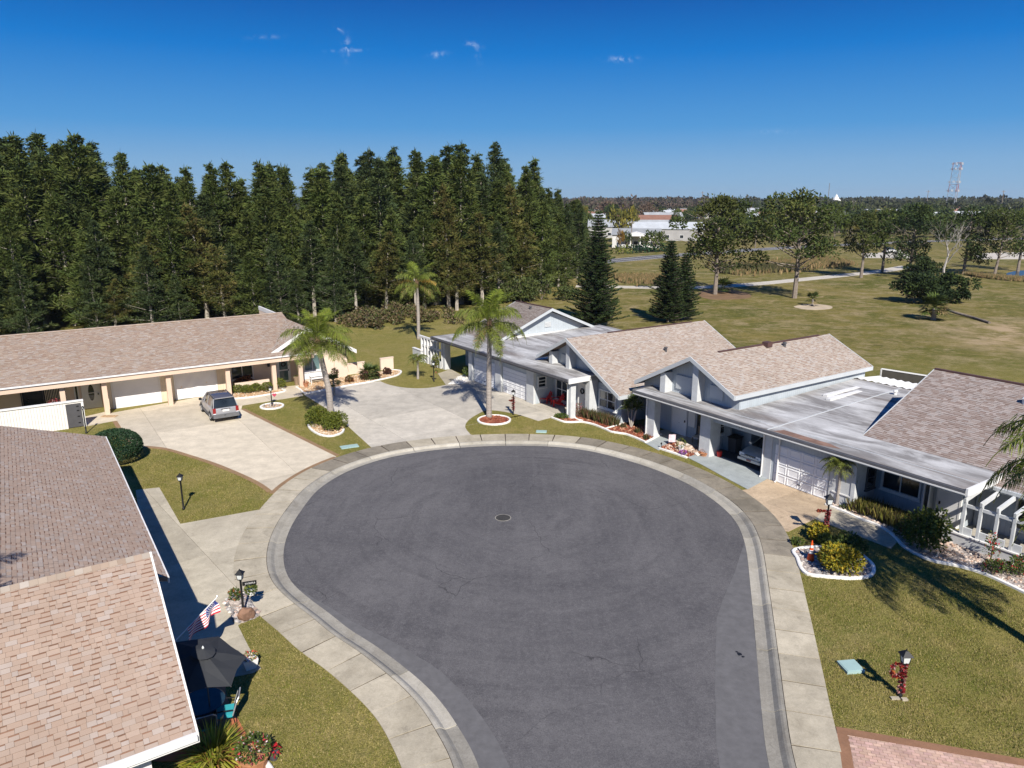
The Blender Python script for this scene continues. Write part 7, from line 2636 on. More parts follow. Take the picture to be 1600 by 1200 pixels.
def sedan():
    p = W(-25.62, 36.15)
    st = [(-2.35, 0.42, 0.85, 0.72), (-2.2, 0.34, 0.95, 0.82), (-1.4, 0.3, 0.98, 0.89), (0.0, 0.28, 0.95, 0.9), (1.0, 0.28, 0.92, 0.89), (1.8, 0.3, 0.84, 0.84), (2.25, 0.34, 0.72, 0.72), (2.38, 0.4, 0.6, 0.62)]
    gh = [(-1.9, 0.95, 1.0, 0.78, 0.7), (-1.1, 0.96, 1.42, 0.8, 0.6), (-0.1, 0.95, 1.46, 0.8, 0.6), (0.4, 0.94, 1.4, 0.8, 0.58), (1.25, 0.9, 0.94, 0.78, 0.72)]
    t = car('pale sedan nosing out of the open garage', p, TH - R(90), st, gh, 'car_white', 'car_white', 4.7, 0.9, 0.33, (-1.4, 1.45), suv=False)
    m = MB().box(2.26, 2.36, -0.34, 0.34, 0.48, 0.68)
    g = m.build('grille', M['black'], t)
    for k in range(6):
        MB().box(2.36, 2.37, -0.30 + k * 0.11, -0.27 + k * 0.11, 0.49, 0.67).build('grille_bar', M['alloy'], g)
    for s in (-1, 1):
        MB().box(2.1, 2.33, s * 0.42, s * 0.74, 0.54, 0.74).build('headlight', M['lamp_clear'], t)
        MB().box(1.0, 1.12, s * 0.88, s * 1.05, 0.9, 1.02).build('mirror', M['car_white'], t)
    MB().box(2.2, 2.42, -0.78, 0.78, 0.32, 0.46).build('front_bumper', M['car_white'], t)
    MB().box(2.42, 2.44, -0.15, 0.15, 0.36, 0.46).build('number_plate', mat('plate_tag', (0.35, 0.14, 0.10), 0.5), t)
sedan()

# ---- red adirondack chairs on the porch
def adirondack(label, p, rot, group):
    t = thing('garden_chair', label, 'chair', p, rot, group)
    for k in range(5):
        y = -0.26 + k * 0.115
        h = 0.92 - abs(k - 2) * 0.07
        MB().slab([(-0.12, y, 0.30), (-0.12, y + 0.1, 0.30), (-0.46, y + 0.1 + (k - 2) * 0.015, h), (-0.46, y + (k - 2) * 0.015, h)], -0.02).build('back_slat', M['red'], t)
    for k in range(5):
        x = -0.14 + k * 0.115
        MB().box(x, x + 0.10, -0.27, 0.27, 0.30 + k * 0.018, 0.322 + k * 0.018).build('seat_slat', M['red'], t)
    for s in (-1, 1):
        MB().box(-0.42, 0.42, s * 0.30, s * 0.42, 0.56, 0.585).build('armrest', M['red'], t)
        MB().box(0.34, 0.44, s * 0.28, s * 0.31, 0.0, 0.56).build('front_leg', M['red'], t)
        MB().beam((0.40, s * 0.27, 0.34), (-0.55, s * 0.27, 0.05), 0.025, 0.1).build('rear_leg', M['red'], t)
    return t
g = 'red adirondack chairs on the porch'
adirondack('left red adirondack chair facing the street under the flat roof', gp(853, 629), R(-120), g)
adirondack('right red adirondack chair turned sideways with a plant behind it', gp(871, 634), R(-165), g)
t = thing('side_table', 'small grey table with a flower pot between the red chairs', 'table', gp(868, 624))
MB().lathe([(0.22, 0.43), (0.22, 0.46)], 10).build('table_top', M['steel'], t)
for k in range(3):
    a = k * 2.09
    MB().beam((0.15 * math.cos(a), 0.15 * math.sin(a), 0.43), (0.2 * math.cos(a), 0.2 * math.sin(a), 0.0), 0.03, 0.03).build('leg', M['steel'], t)
t = thing('flower_pot', 'orange flowers in a pot on the small porch table', 'plant pot', gp(868, 624) + Vector((0, 0, 0.46)))
MB().lathe([(0.07, 0), (0.10, 0.14), (0.08, 0.14)], 8).build('pot', M['clay'], t)
mb = MB(); leafball(mb, (0, 0, 0.22), (0.15, 0.15, 0.12), 130, 0.08, P_MID + [(0.6, 0.2, 0.03)]); mb.build('foliage', M['leaf'], t)
t = thing('wire_stand', 'dark round wire hose holder leaning at the porch pillar', 'garden stand', gp(885, 650))
mb = MB()
mb.tube([Vector((0.16 * math.cos(a), 0, 0.5 + 0.42 * math.sin(a))) for a in [k * math.pi / 8 for k in range(17)]], 0.02, 5)
mb.build('hoop', M['black'], t)
MB().beam((0, 0, 0.0), (0, 0, 0.2), 0.05, 0.05).build('foot', M['black'], t)

# ---- peach house porch things
t = thing('garden_bench', 'white slatted garden bench below the window of the peach house', 'bench', W(-59.3, 20.1), TH + R(90))
for k in range(4):
    MB().box(-0.62, 0.62, -0.42 + k * 0.12, -0.32 + k * 0.12, 0.42, 0.445).build('seat_slat', M['white'], t)
for k in range(3):
    MB().box(-0.62, 0.62, 0.06, 0.085, 0.52 + k * 0.13, 0.62 + k * 0.13).build('back_slat', M['white'], t)
for s in (-1, 1):
    for y in (-0.40, 0.04):
        MB().box(s * 0.56, s * 0.62, y, y + 0.05, 0.0, 0.42 if y < 0 else 0.9).build('leg', M['white'], t)
    MB().box(s * 0.56, s * 0.62, -0.42, 0.05, 0.60, 0.64).build('armrest', M['white'], t)
def pot(label, p, r, h, m, pal, fr=1.3, n=150, name='flower_pot', fh=1.0):
    t = thing(name, label, 'plant pot', p)
    MB().lathe([(r * 0.7, 0), (r, h), (r * 1.08, h), (r * 1.08, h * 1.08), (r * 0.85, h * 1.08)], 12).build('pot', M[m], t)
    MB().lathe([(r * 0.84, h * 0.9), (r * 0.84, h * 0.98)], 10).build('soil', M['soil'], t)
    if pal:
        mb = MB(); leafball(mb, (0, 0, h + r * 0.6 * fh), (r * fr, r * fr, r * fh), n, 0.09, pal); mb.build('foliage', M['leaf'], t)
    return t
pot('brown barrel pot beside the door of the peach house', gp(464, 601), 0.24, 0.62, 'wood', [(0.2, 0.1, 0.03)] + P_MID, 0.8, 60, fh=0.4)
pot('small terracotta pot at the corner post of the peach house', gp(478.5, 605), 0.2, 0.32, 'clay', [(0.4, 0.12, 0.04), (0.3, 0.1, 0.05)], 1.0, 80, fh=0.6)
pot('red flowering plant pot behind the white board screen', W(-59.2, 1.2), 0.25, 0.9, 'white', [(0.5, 0.05, 0.08), (0.55, 0.3, 0.3), (0.15, 0.06, 0.04)], 1.6, 260, fh=1.5)
t = thing('door_mat', 'tan doormat of stepping stones at the garage corner post', 'mat', gp(171, 651))
for k in range(5):
    MB().box(-0.55 + k * 0.22, -0.36 + k * 0.22, -0.25, 0.25, 0.02, 0.045).build('mat_tile', M['mulch_tan'], t)

# ---- things before the open garage
mats = M['stone']
random.seed(303)
def stones(label, poly_pts, n, pal, size, cat='stone', name='flagstone', group=None):
    for k in range(n):
        u = random.random()
        q = poly_pts[0].lerp(poly_pts[1], (k + 0.5) / n) + Vector((random.uniform(-0.16, 0.16), random.uniform(-0.16, 0.16), 0.02))
        mb = MB()
        c = tint(random.choice(pal), 0.15)
        mb.ico((0, 0, 0.07), size * random.uniform(0.75, 1.2), 1, 0.25, (1.2, 0.8, 0.55), c, 900 + k)
        o = mb.build(name, M['stone'])
        o.location = q
        o.rotation_euler = (0, 0, random.uniform(0, 6))
        tag(o, label, cat, group)
stones('beige flagstone in the double row behind the bark bed at the open garage', P2((1055, 690), (1090, 706)), 12, BLUSH, 0.24, group='beige flagstones behind the bark bed')
stones('beige flagstone lying flat in the bark bed at the open garage', P2((1066, 699), (1090, 712)), 9, BLUSH, 0.22, group='flat beige flagstones in the bark bed')
t = thing('garden_flag', 'small white and pink garden flag on a black stand beside the flagstones', 'flag', gp(1049, 696))
MB().beam((0.3, 0, 0), (0.3, 0, 0.75), 0.02, 0.02).build('stand', M['black'], t)
mb = MB()
vs = []
for i in range(7):
    for j in range(6):
        vs.append((-0.18 + 0.07 * i, 0.02 * math.sin(i * 1.4 + j * 0.3), 0.22 + 0.1 * j))
mb.add(vs, [(i * 6 + j, (i + 1) * 6 + j, (i + 1) * 6 + j + 1, i * 6 + j + 1) for i in range(6) for j in range(5)])
mb.build('cloth', mat('pale_pink_cloth', (0.66, 0.52, 0.55), 0.8, 0.2, 5), t, True)
pot('white pot with a small spiky palm in the bark bed', gp(1064, 704), 0.2, 0.28, 'white', P_PALM, 1.4, 160, fh=1.6)
pot('purple pot with pink flowers at the bed edging', gp(1067, 712), 0.18, 0.16, 'dark_grey', [(0.35, 0.06, 0.4), (0.5, 0.25, 0.5), (0.2, 0.05, 0.25)], 1.2, 140, fh=0.6)
pot('brown bowl planter at the base of the garage pier', gp(1099, 712), 0.3, 0.2, 'clay', P_CROTON, 0.8, 60, fh=0.3)
t = thing('solar_light', 'small black garden light spike at the corner of the bark bed', 'garden light', gp(1033, 701))
MB().tube([(0, 0, 0), (0.01, 0, 0.28)], 0.02, 6).build('stake', M['black'], t)
MB().lathe([(0.05, 0.28), (0.06, 0.34), (0.03, 0.4)], 8).build('lamp_head', M['black'], t)
t = thing('bucket', 'red bucket just inside the open garage beside the pier', 'bucket', W(-27.75, 33.75))
MB().lathe([(0.13, 0), (0.17, 0.34), (0.15, 0.34)], 12).build('bucket_body', M['red'], t)
def wheelie(label, p, rot):
    t = thing('rubbish_bin', label, 'bin', p, rot)
    mb = MB()
    mb.add([(-0.25, -0.25, 0.05), (0.25, -0.25, 0.05), (0.25, 0.25, 0.05), (-0.25, 0.25, 0.05), (-0.3, -0.3, 1.0), (0.3, -0.3, 1.0), (0.3, 0.3, 1.0), (-0.3, 0.3, 1.0)],
           [(3, 2, 1, 0), (4, 5, 6, 7), (0, 1, 5, 4), (1, 2, 6, 5), (2, 3, 7, 6), (3, 0, 4, 7)])
    mb.build('bin_body', M['dark_grey'], t)
    MB().slab([(-0.33, -0.34, 1.02), (0.33, -0.34, 1.02), (0.33, 0.34, 1.08), (-0.33, 0.34, 1.08)], 0.05).build('lid', M['black'], t)
    for s in (-1, 1):
        MB().tube([(s * 0.27, 0.27, 0.1), (s * 0.33, 0.27, 0.1)], 0.1, 10).build('bin_wheel', M['rubber'], t)
wheelie('dark wheelie bin inside the open garage left of the sedan', W(-27.75, 35.1), TH)
wheelie('second dark wheelie bin deeper inside the open garage', W(-27.8, 36.2), TH + R(5))
t = thing('porch_chair', 'wooden porch chair with tan cushion in the shade beside the pier', 'chair', W(-30.2, 34.6), TH + R(180))
MB().box(-0.28, 0.28, -0.28, 0.28, 0.40, 0.47).build('cushion', M['curtain'], t)
MB().box(-0.28, 0.28, -0.32, -0.27, 0.45, 1.0).build('backrest', M['wood'], t)
for x in (-0.25, 0.25):
    for y in (-0.28, 0.25):
        MB().box(x - 0.03, x + 0.03, y - 0.03, y + 0.03, 0, 0.4).build('leg', M['wood'], t)

# ---- traffic cone
t = thing('traffic_cone', 'orange traffic cone with white bands at the corner of the croton bed', 'traffic cone', gp(1266, 876))
MB().box(-0.2, 0.2, -0.2, 0.2, 0.0, 0.035).build('base', M['orange'], t)
def cone(z0, z1, m, nm):
    f = lambda z: 0.15 * (1 - z / 0.98) + 0.012
    MB().lathe([(f(z0), z0), (f(z1), z1)], 18).build(nm, M[m], t, False)
for z0, z1, m, nm in ((0.035, 0.36, 'orange', 'cone_body'), (0.36, 0.52, 'white', 'white_band'), (0.52, 0.62, 'orange', 'cone_body'), (0.62, 0.73, 'white', 'white_band'), (0.73, 0.94, 'orange', 'cone_body')):
    cone(z0, z1, m, nm)

# ---- near left: boulder, pots, flag, umbrella, table and chairs
t = thing('boulder', 'reddish brown boulder at the foot of the lamp post with the name board', 'boulder', gp(389, 967))
b = MB().ico((0, 0, 0.22), 0.33, 2, 0.16, (0.95, 0.65, 0.95), None, 77).build('rock', M['boulder'], t, False)
b.rotation_euler = (0, R(-20), R(35))
t = thing('stone_planter', 'round pale stone planter with leafy plant left of the name board lamp', 'plant pot', gp(369, 946))
MB().lathe([(0.16, 0), (0.26, 0.12), (0.25, 0.24), (0.18, 0.28)], 14).build('bowl', M['gravel'], t, True)
mb = MB(); leafball(mb, (0, 0, 0.45), (0.2, 0.2, 0.24), 200, 0.11, P_MID + [(0.25, 0.1, 0.03)]); mb.build('foliage', M['leaf'], t)
t = thing('hanging_basket', 'white hanging basket of green leaves on the name board lamp post', 'plant pot', gp(381, 961) + Vector((0.32, 0.1, 0.75)))
MB().lathe([(0.03, 0), (0.14, 0.06), (0.18, 0.2), (0.15, 0.2)], 10).build('bowl', M['white'], t)
mb = MB(); leafball(mb, (0, 0, 0.26), (0.2, 0.2, 0.16), 240, 0.1, P_GLOBE + P_MID); mb.build('foliage', M['leaf'], t)
for k in range(1):
    MB().beam((-0.32, -0.1, 0.22), (0, 0, 0.2), 0.02, 0.02).build('hook', M['black'], t)

def flag():
    base = W(-22.9, 2.55, 1.45)
    tip = gp(352, 937, 0) ; 
    d = Vector((0.42, 0.80, 0.34)).normalized()
    t = thing('house_flag', 'american flag hanging from a slanted white pole at the near house', 'flag', base)
    MB().tube([(0, 0, 0), d * 2.0], 0.018, 6).build('pole', M['white'], t)
    MB().lathe([(0.03, 0), (0.035, 0.03), (0.01, 0.06)], 8, d * 2.0).build('finial', M['alloy'], t)
    # cloth: hangs from the outer part of the pole in soft folds
    n, m = 26, 26
    u0, u1 = 0.62, 1.98
    side = d.cross(Vector((0, 0, 1))).normalized()
    def q(i, j):
        f, g_ = i / n, j / m
        p = d * (u0 + (u1 - u0) * f)
        drop = 0.42 * g_
        fold = side * (0.09 * math.sin(f * 11 + g_ * 2.5) * (0.3 + g_)) + side * 0.16 * g_
        return p + Vector((0, 0, -drop * 0.85)) + fold + d * (0.05 * math.sin(g_ * 6 + f * 4) - 0.1 * g_)
    red, white, blue = M['red_cloth'], M['white_cloth'], M['blue_cloth']
    stripes = 13
    mb = MB()
    for i in range(n):
        for j in range(m):
            v = [q(i, j), q(i + 1, j), q(i + 1, j + 1), q(i, j + 1)]
            st = int(j / m * stripes)
            canton = i > n * 0.58 and st < 7
            mb.m = 2 if canton else (0 if st % 2 == 0 else 1)
            mb.add(v, [(0, 1, 2, 3)])
    cl = mb.build('flag_cloth', [red, white, blue], t, True)
    st = MB()
    for a in range(6):
        for b in range(7):
            i = n * 0.61 + a * n * 0.06 + (n * 0.03 if b % 2 else 0)
            j = (b + 0.7) * m * 7 / 13 / 7.4
            p = q(i, j)
            for s in (-1, 1):
                c = p + side * 0.004 * s
                pts = []
                for k in range(10):
                    r = 0.022 if k % 2 == 0 else 0.009
                    an = k * math.pi / 5
                    pts.append(c + d * (r * math.cos(an)) + Vector((0, 0, r * math.sin(an))))
                st.add(pts, [tuple(range(10))])
    stuff(st.build('stars', white, cl))
M['red_cloth'] = mat('flag_red_cloth', (0.42, 0.02, 0.035), 0.8, 0.06, 4)
M['white_cloth'] = mat('flag_white_cloth', (0.72, 0.70, 0.68), 0.8, 0.04, 4)
M['blue_cloth'] = mat('flag_blue_cloth', (0.025, 0.035, 0.16), 0.8, 0.06, 4)
flag()

def parasol():
    c = gp(318, 1020, 2.5)
    c = Vector((c.x, c.y, 0))
    t = thing('patio_umbrella', 'charcoal patio umbrella open over the terracotta patio', 'umbrella', c)
    t.rotation_euler = (0, 0, R(10))
    tiltM = Matrix.Rotation(R(14), 4, Vector((0.5, 1, 0)))
    apex = Vector((0, 0, 2.55))
    n = 6
    rim = []
    for k in range(n):
        a = 2 * math.pi * k / n + 0.35
        rim.append(tiltM @ Vector((1.24 * math.cos(a), 1.24 * math.sin(a), -0.44)) + apex)
    M['umbrella'].node_tree.nodes['Principled BSDF'].inputs['Roughness'].default_value = 0.8
    for k in range(n):
        a, b = rim[k], rim[(k + 1) % n]
        mid = (a + b) / 2 + (apex - (a + b) / 2) * 0.06 + Vector((0, 0, 0.02))
        m1 = apex.lerp(a, 0.5) + Vector((0, 0, 0.03)); m2 = apex.lerp(b, 0.5) + Vector((0, 0, 0.03)); mm = (m1 + m2) / 2 - Vector((0, 0, 0.045))
        mb = MB()
        mb.add([apex, m1, mm, m2, a, mid, b], [(0, 1, 2), (0, 2, 3), (1, 4, 5, 2), (2, 5, 6, 3)])
        mb.build('canopy_panel', M['umbrella'], t)
        MB().tube([apex - Vector((0, 0, 0.04)), m1 - Vector((0, 0, 0.02)), a - Vector((0, 0, 0.02))], 0.012, 5).build('rib', M['dark_grey'], t)
    mb = MB()
    for k in range(12):
        pass
    vt = [tiltM @ Vector((0.34 * math.cos(k * math.pi / 6), 0.34 * math.sin(k * math.pi / 6), -0.06)) + apex for k in range(12)]
    mb.add([apex + Vector((0, 0, 0.09))] + [v + Vector((0, 0, 0.04)) for v in vt], [(0, k + 1, (k + 1) % 12 + 1) for k in range(12)])
    mb.build('vent_cap', M['umbrella'], t)
    MB().tube([(0, 0, 0.0), (0, 0, 2.5)], 0.022, 8).build('pole', M['dark_grey'], t)
    MB().lathe([(0.03, 0.09), (0.035, 0.12), (0.01, 0.17)], 8, apex).build('finial', M['frost'], t)
    MB().lathe([(0.26, 0.02), (0.26, 0.07), (0.06, 0.12), (0.04, 0.3)], 14).build('base_weight', M['dark_grey'], t)
parasol()

def patio_chair(label, p, rot, group, col='teal'):
    t = thing('patio_chair', label, 'chair', p, rot, group)
    MB().box(-0.24, 0.26, -0.25, 0.25, 0.40, 0.49).build('cushion', M[col], t)
    vs = []
    mb = MB()
    for i in range(6):
        z = 0.48 + i * 0.105
        x = -0.24 - 0.035 * i - (0.03 if i > 4 else 0)
        w = 0.27 - (0.07 if i == 5 else 0.0)
        vs += [(x, -w, z), (x, w, z)]
    mb.add(vs, [(2 * i, 2 * i + 1, 2 * i + 3, 2 * i + 2) for i in range(5)])
    mb.add([(v[0] - 0.025, v[1], v[2]) for v in vs], [(2 * i + 2, 2 * i + 3, 2 * i + 1, 2 * i) for i in range(5)])
    mb.build('backrest', M['dark_grey'], t)
    fr = [Vector((vs[2 * i][0], vs[2 * i][1] - 0.02, vs[2 * i][2])) for i in range(6)] + [Vector((vs[2 * i + 1][0], vs[2 * i + 1][1] + 0.02, vs[2 * i + 1][2])) for i in reversed(range(6))]
    MB().tube(fr, 0.02, 6).build('back_frame', M['steel'], t)
    for s in (-1, 1):
        MB().tube([(-0.26, s * 0.29, 0.66), (0.05, s * 0.31, 0.68), (0.26, s * 0.3, 0.64)], 0.02, 6).build('armrest', M['black'], t)
        MB().tube([(0.26, s * 0.3, 0.64), (0.27, s * 0.29, 0.3), (0.3, s * 0.29, 0.0)], 0.016, 6).build('front_leg', M['black'], t)
        MB().tube([(-0.24, s * 0.27, 0.44), (-0.32, s * 0.28, 0.0)], 0.016, 6).build('rear_leg', M['black'], t)
    return t
g = 'patio chairs with teal cushions'
c = gp(316, 1098, 0.7); c = Vector((c.x, c.y, 0.02))
t = thing('patio_table', 'dark blue glass patio table half hidden by the near roof', 'table', c)
MB().lathe([(0.62, 0.70), (0.64, 0.715), (0.62, 0.73)], 24).build('table_top', M['tablecloth'], t)
for k in range(4):
    a = k * math.pi / 2 + 0.5
    MB().tube([(0.3 * math.cos(a), 0.3 * math.sin(a), 0.69), (0.5 * math.cos(a), 0.5 * math.sin(a), 0.0)], 0.02, 6).build('leg', M['black'], t)
MB().lathe([(0.36, 0.3), (0.37, 0.31), (0.36, 0.33)], 16).build('lower_shelf', M['tablecloth'], t)
patio_chair('teal cushioned patio chair in the sun on the lawn side of the table', gp(354, 1132), R(195), g)
patio_chair('patio chair nearest the bottom edge seen from behind its grey frame', gp(324, 1152), R(115), g)
patio_chair('patio chair under the umbrella on the far side of the table', gp(318, 1082), R(-70), g, 'dark_grey')
t = thing('planter_box', 'small white planter box with red and yellow flowers on the path end', 'plant pot', gp(392, 1044))
t.rotation_euler = (0, 0, R(30))
MB().add([(-0.16, -0.12, 0), (0.16, -0.12, 0), (0.16, 0.12, 0), (-0.16, 0.12, 0), (-0.24, -0.17, 0.36), (0.24, -0.17, 0.36), (0.24, 0.17, 0.36), (-0.24, 0.17, 0.36)],
         [(3, 2, 1, 0), (0, 1, 5, 4), (1, 2, 6, 5), (2, 3, 7, 6), (3, 0, 4, 7), (4, 5, 6, 7)]).build('box', M['white'], t)
mb = MB(); leafball(mb, (0, 0, 0.44), (0.24, 0.17, 0.14), 190, 0.08, [(0.5, 0.05, 0.03), (0.5, 0.35, 0.05), (0.6, 0.55, 0.4)] + P_MID); mb.build('foliage', M['leaf'], t)
# half barrel at bottom edge
t = pot('wide wooden tub of mixed flowers at the bottom edge beside the spiky grass', gp(398, 1200), 0.42, 0.42, 'clay', P_MID * 4 + [(0.5, 0.03, 0.05), (0.6, 0.5, 0.5), (0.3, 0.06, 0.08)], 1.1, 900, 'flower_tub', 0.8)
pot('small red flowered pot beside the wide tub at the bottom edge', gp(428, 1186), 0.14, 0.2, 'dark_grey', [(0.55, 0.02, 0.03), (0.4, 0.02, 0.03)] + P_MID[:1], 1.2, 120, fh=1.0)
edging(P2((398, 1178), (412, 1190), (424, 1206), (432, 1225)), 'short white edging beside the flower tub at the bottom edge')
t = thing('side_table', 'dark wrought iron stand with pots in the shade below the flag', 'table', W(-23.6, 2.35))
MB().lathe([(0.3, 0.62), (0.3, 0.65)], 12).build('table_top', M['wood'], t)
for k in range(3):
    a = k * 2.09
    MB().tube([(0.2 * math.cos(a), 0.2 * math.sin(a), 0.62), (0.28 * math.cos(a), 0.28 * math.sin(a), 0)], 0.018, 5).build('leg', M['black'], t)
# ================================================================== FAR BACKGROUND
random.seed(404)
def far_house(label, px, py, w, d, h, rise, rot, wallm, roofm, wins=4, porch=False):
    p = gp(px, py)
    t = thing('far_house', label, 'house', p, R(rot))
    MB().box(-w / 2, w / 2, -d / 2, d / 2, -0.1, h).build('wall', M[wallm], t)
    m = MB()
    o = 0.4
    m.slab([(-w / 2 - o, -d / 2 - o, h - 0.1), (w / 2 + o, -d / 2 - o, h - 0.1), (w / 2 + o, 0, h + rise), (-w / 2 - o, 0, h + rise)], 0.2)
    m.slab([(-w / 2 - o, 0, h + rise), (w / 2 + o, 0, h + rise), (w / 2 + o, d / 2 + o, h - 0.1), (-w / 2 - o, d / 2 + o, h - 0.1)], 0.2)
    m.build('roof', M[roofm], t)
    m = MB()
    for s in (-1, 1):
        m = MB().add([(s * w / 2, -d / 2, h - 0.1), (s * w / 2, d / 2, h - 0.1), (s * w / 2, 0, h + rise - 0.15)], [(0, 1, 2) if s > 0 else (2, 1, 0)])
        m.build('gable', M[wallm], t)
    for k in range(wins):
        x = -w / 2 + w * (k + 0.5) / wins
        fr = MB().box(x - 0.75, x + 0.75, -d / 2 - 0.06, -d / 2, 0.9, 2.2).build('window', M['white'], t)
        MB().box(x - 0.65, x + 0.65, -d / 2 - 0.08, -d / 2 - 0.06, 1.0, 2.1).build('pane', M['glass'], fr)
    if porch:
        pr = MB().slab([(-w * 0.32, -d / 2 - 3, h - 0.3), (0, -d / 2 - 3, h + 1.0), (0, -d / 2 + 1, h + 1.0), (-w * 0.32, -d / 2 + 1, h - 0.3)], 0.15) \
            .slab([(0, -d / 2 - 3, h + 1.0), (w * 0.32, -d / 2 - 3, h - 0.3), (w * 0.32, -d / 2 + 1, h - 0.3), (0, -d / 2 + 1, h + 1.0)], 0.15)
        pr.add([(-w * 0.32, -d / 2 - 3, h - 0.4), (w * 0.32, -d / 2 - 3, h - 0.4), (0, -d / 2 - 3, h + 0.95)], [(0, 1, 2)])
        po = pr.build('porch_roof', M['white'], t)
        for x in (-0.3, -0.1, 0.1, 0.3):
            MB().box(w * x - 0.15, w * x + 0.15, -d / 2 - 2.9, -d / 2 - 2.6, 0, h - 0.3).build('porch_column', M['white'], po)
    return t
far_house('white gabled porch house across the highway with three dark arches', 994, 386, 15, 9, 4.2, 1.8, -12, 'far_white', 'far_roof_grey', 3, True)
far_house('long grey roofed house behind the white gabled porch', 985, 371, 34, 12, 4.5, 2.6, -8, 'far_wall', 'far_roof_grey', 6)
far_house('house with a dark brown red roof behind the grey roofed one', 1008, 361, 30, 12, 5.0, 2.8, -5, 'far_wall', 'far_roof_brown', 5)
far_house('pale blue white long roofed home right of the grey one', 1042, 375, 26, 11, 4.5, 2.3, -10, 'far_wall', 'far_roof_white', 5)
far_house('grey dark gabled house above the pale long roof', 1034, 357, 20, 12, 5, 3.5, 5, 'far_wall', 'far_roof_grey', 4)
far_house('small white home among far bare trees near the horizon', 1022, 345, 22, 12, 5, 2.5, 0, 'far_white', 'far_roof_white', 4)
far_house('white home just below the horizon left of the broad pine', 1060, 340, 30, 14, 5, 2.5, -6, 'far_white', 'far_roof_white', 4)
far_house('pale blue roofed home right of the broad pine', 1192, 351, 34, 12, 4.5, 2.2, -8, 'far_wall', 'far_roof_white', 6)
far_house('white walled home behind the pale blue roof', 1172, 340, 30, 12, 5, 2.5, -4, 'far_white', 'far_roof_white', 5)
far_house('white home left of the tall forked pine', 1214, 356, 24, 10, 4, 2.2, -12, 'far_white', 'far_roof_grey', 4)
far_house('small white home seen through the gap beside the forked pine', 1320, 345, 26, 12, 4.5, 2.2, -6, 'far_white', 'far_roof_white', 5)
far_house('tan low home right of the tall forked pine', 1332, 340, 36, 12, 4.5, 2.4, -4, 'far_wall', 'far_roof_grey', 5)
far_house('long low white roofed building near the middle of the right horizon', 1380, 333, 44, 14, 5, 2, 0, 'far_white', 'far_roof_white', 5)
far_house('low building with a salmon red roof below the radio tower', 1490, 335, 26, 16, 5, 3.5, -6, 'far_wall', 'tower_red', 3)
far_house('dark red roofed building to the right of the salmon roof', 1525, 333, 44, 18, 5, 3.5, -5, 'far_wall', 'far_roof_brown', 5)
far_house('pale blue metal roofed shed on the far right', 1582, 336, 40, 18, 5, 2.8, -10, 'far_wall', 'far_roof_white', 4)
far_house('white metal roofed hall on the right horizon', 1580, 322, 90, 30, 7, 3, -4, 'far_white', 'far_roof_white', 6)
far_house('white house at the left edge of the far view behind pine tops', 912, 351, 26, 12, 4.5, 2.2, 0, 'far_white', 'far_roof_white', 4)

# scattered small homes between the far trees
random.seed(515)
for k in range(44):
    px = random.uniform(900, 1600)
    py = random.uniform(329, 350)
    lab = random.choice((('small pale home with a grey roof half hidden among the far trees', 'far_roof_grey'), ('small pale home with a white roof half hidden among the far trees', 'far_roof_white'), ('small pale home with a brown roof half hidden among the far trees', 'far_roof_brown')))
    t = far_house(lab[0], px, py, random.uniform(14, 30), 10, 4.6, 2.8, random.uniform(-20, 20), 'far_white', lab[1], 3)
    t['group'] = lab[0].replace('small pale home', 'small far homes')

# white steeple
p = gp(1305, 327)
t = thing('white_tower', 'small white pointed tower just above the far tree line', 'tower', p)
zc = p.y * _cp
s = zc / FOC
MB().box(-5 * s, 5 * s, -5 * s, 5 * s, 0, hgt(312, p)).build('tower_body', M['white'], t)
MB().lathe([(5.5 * s, hgt(312, p)), (0.1, hgt(303, p))], 8).build('spire', M['white'], t)

# radio tower: three braced legs with platforms and antennas
def radio_tower():
    p = gp(1485, 333)
    H = hgt(254, p)
    zc = p.y * _cp + 15 * _sp
    k = zc / FOC
    t = thing('radio_tower', 'red and white lattice radio tower with antenna platforms on the right horizon', 'tower', p)
    wb, wt = 8.5 * k, 7.0 * k
    legs = []
    for j in range(3):
        a = j * 2.094 + 0.35
        legs.append((Vector((wb * math.cos(a), wb * math.sin(a), 0)), Vector((wt * math.cos(a) + 2.0 * k, wt * math.sin(a), H))))
    seg = 7
    r = 0.42 * k
    for q in range(seg):
        f0, f1 = q / seg, (q + 1) / seg
        mm = M['tower_red'] if q % 3 == 0 else M['steel']
        for (a, b) in legs:
            MB().tube([a.lerp(b, f0), a.lerp(b, f1)], r, 5).build('leg_section', mm, t)
        for j in range(3):
            a0, b0 = legs[j]; a1, b1 = legs[(j + 1) % 3]
            MB().tube([a0.lerp(b0, f0), a1.lerp(b1, f1)], r * 0.4, 4).build('brace', mm, t)
            MB().tube([a0.lerp(b0, f1), a1.lerp(b1, f1)], r * 0.4, 4).build('brace', mm, t)
    for f in (0.98, 0.88, 0.62, 0.45):
        pl = MB()
        pts = [a.lerp(b, f) * 1.0 for a, b in legs]
        c = sum(pts, Vector()) / 3
        out = [c + (q - c) * 1.5 for q in pts]
        for j in range(3):
            pl.beam(out[j], out[(j + 1) % 3], r * 0.8, r * 0.8)
        plo = pl.build('platform', M['steel'], t)
        for j in range(3):
            for g_ in (0.15, 0.5, 0.85):
                q = out[j].lerp(out[(j + 1) % 3], g_)
                MB().box(q.x - r * 0.8, q.x + r * 0.8, q.y - r * 0.5, q.y + r * 0.5, q.z - 1.6 * k, q.z + 1.6 * k).build('antenna', M['white'] if g_ == 0.5 else M['steel'], plo)
radio_tower()

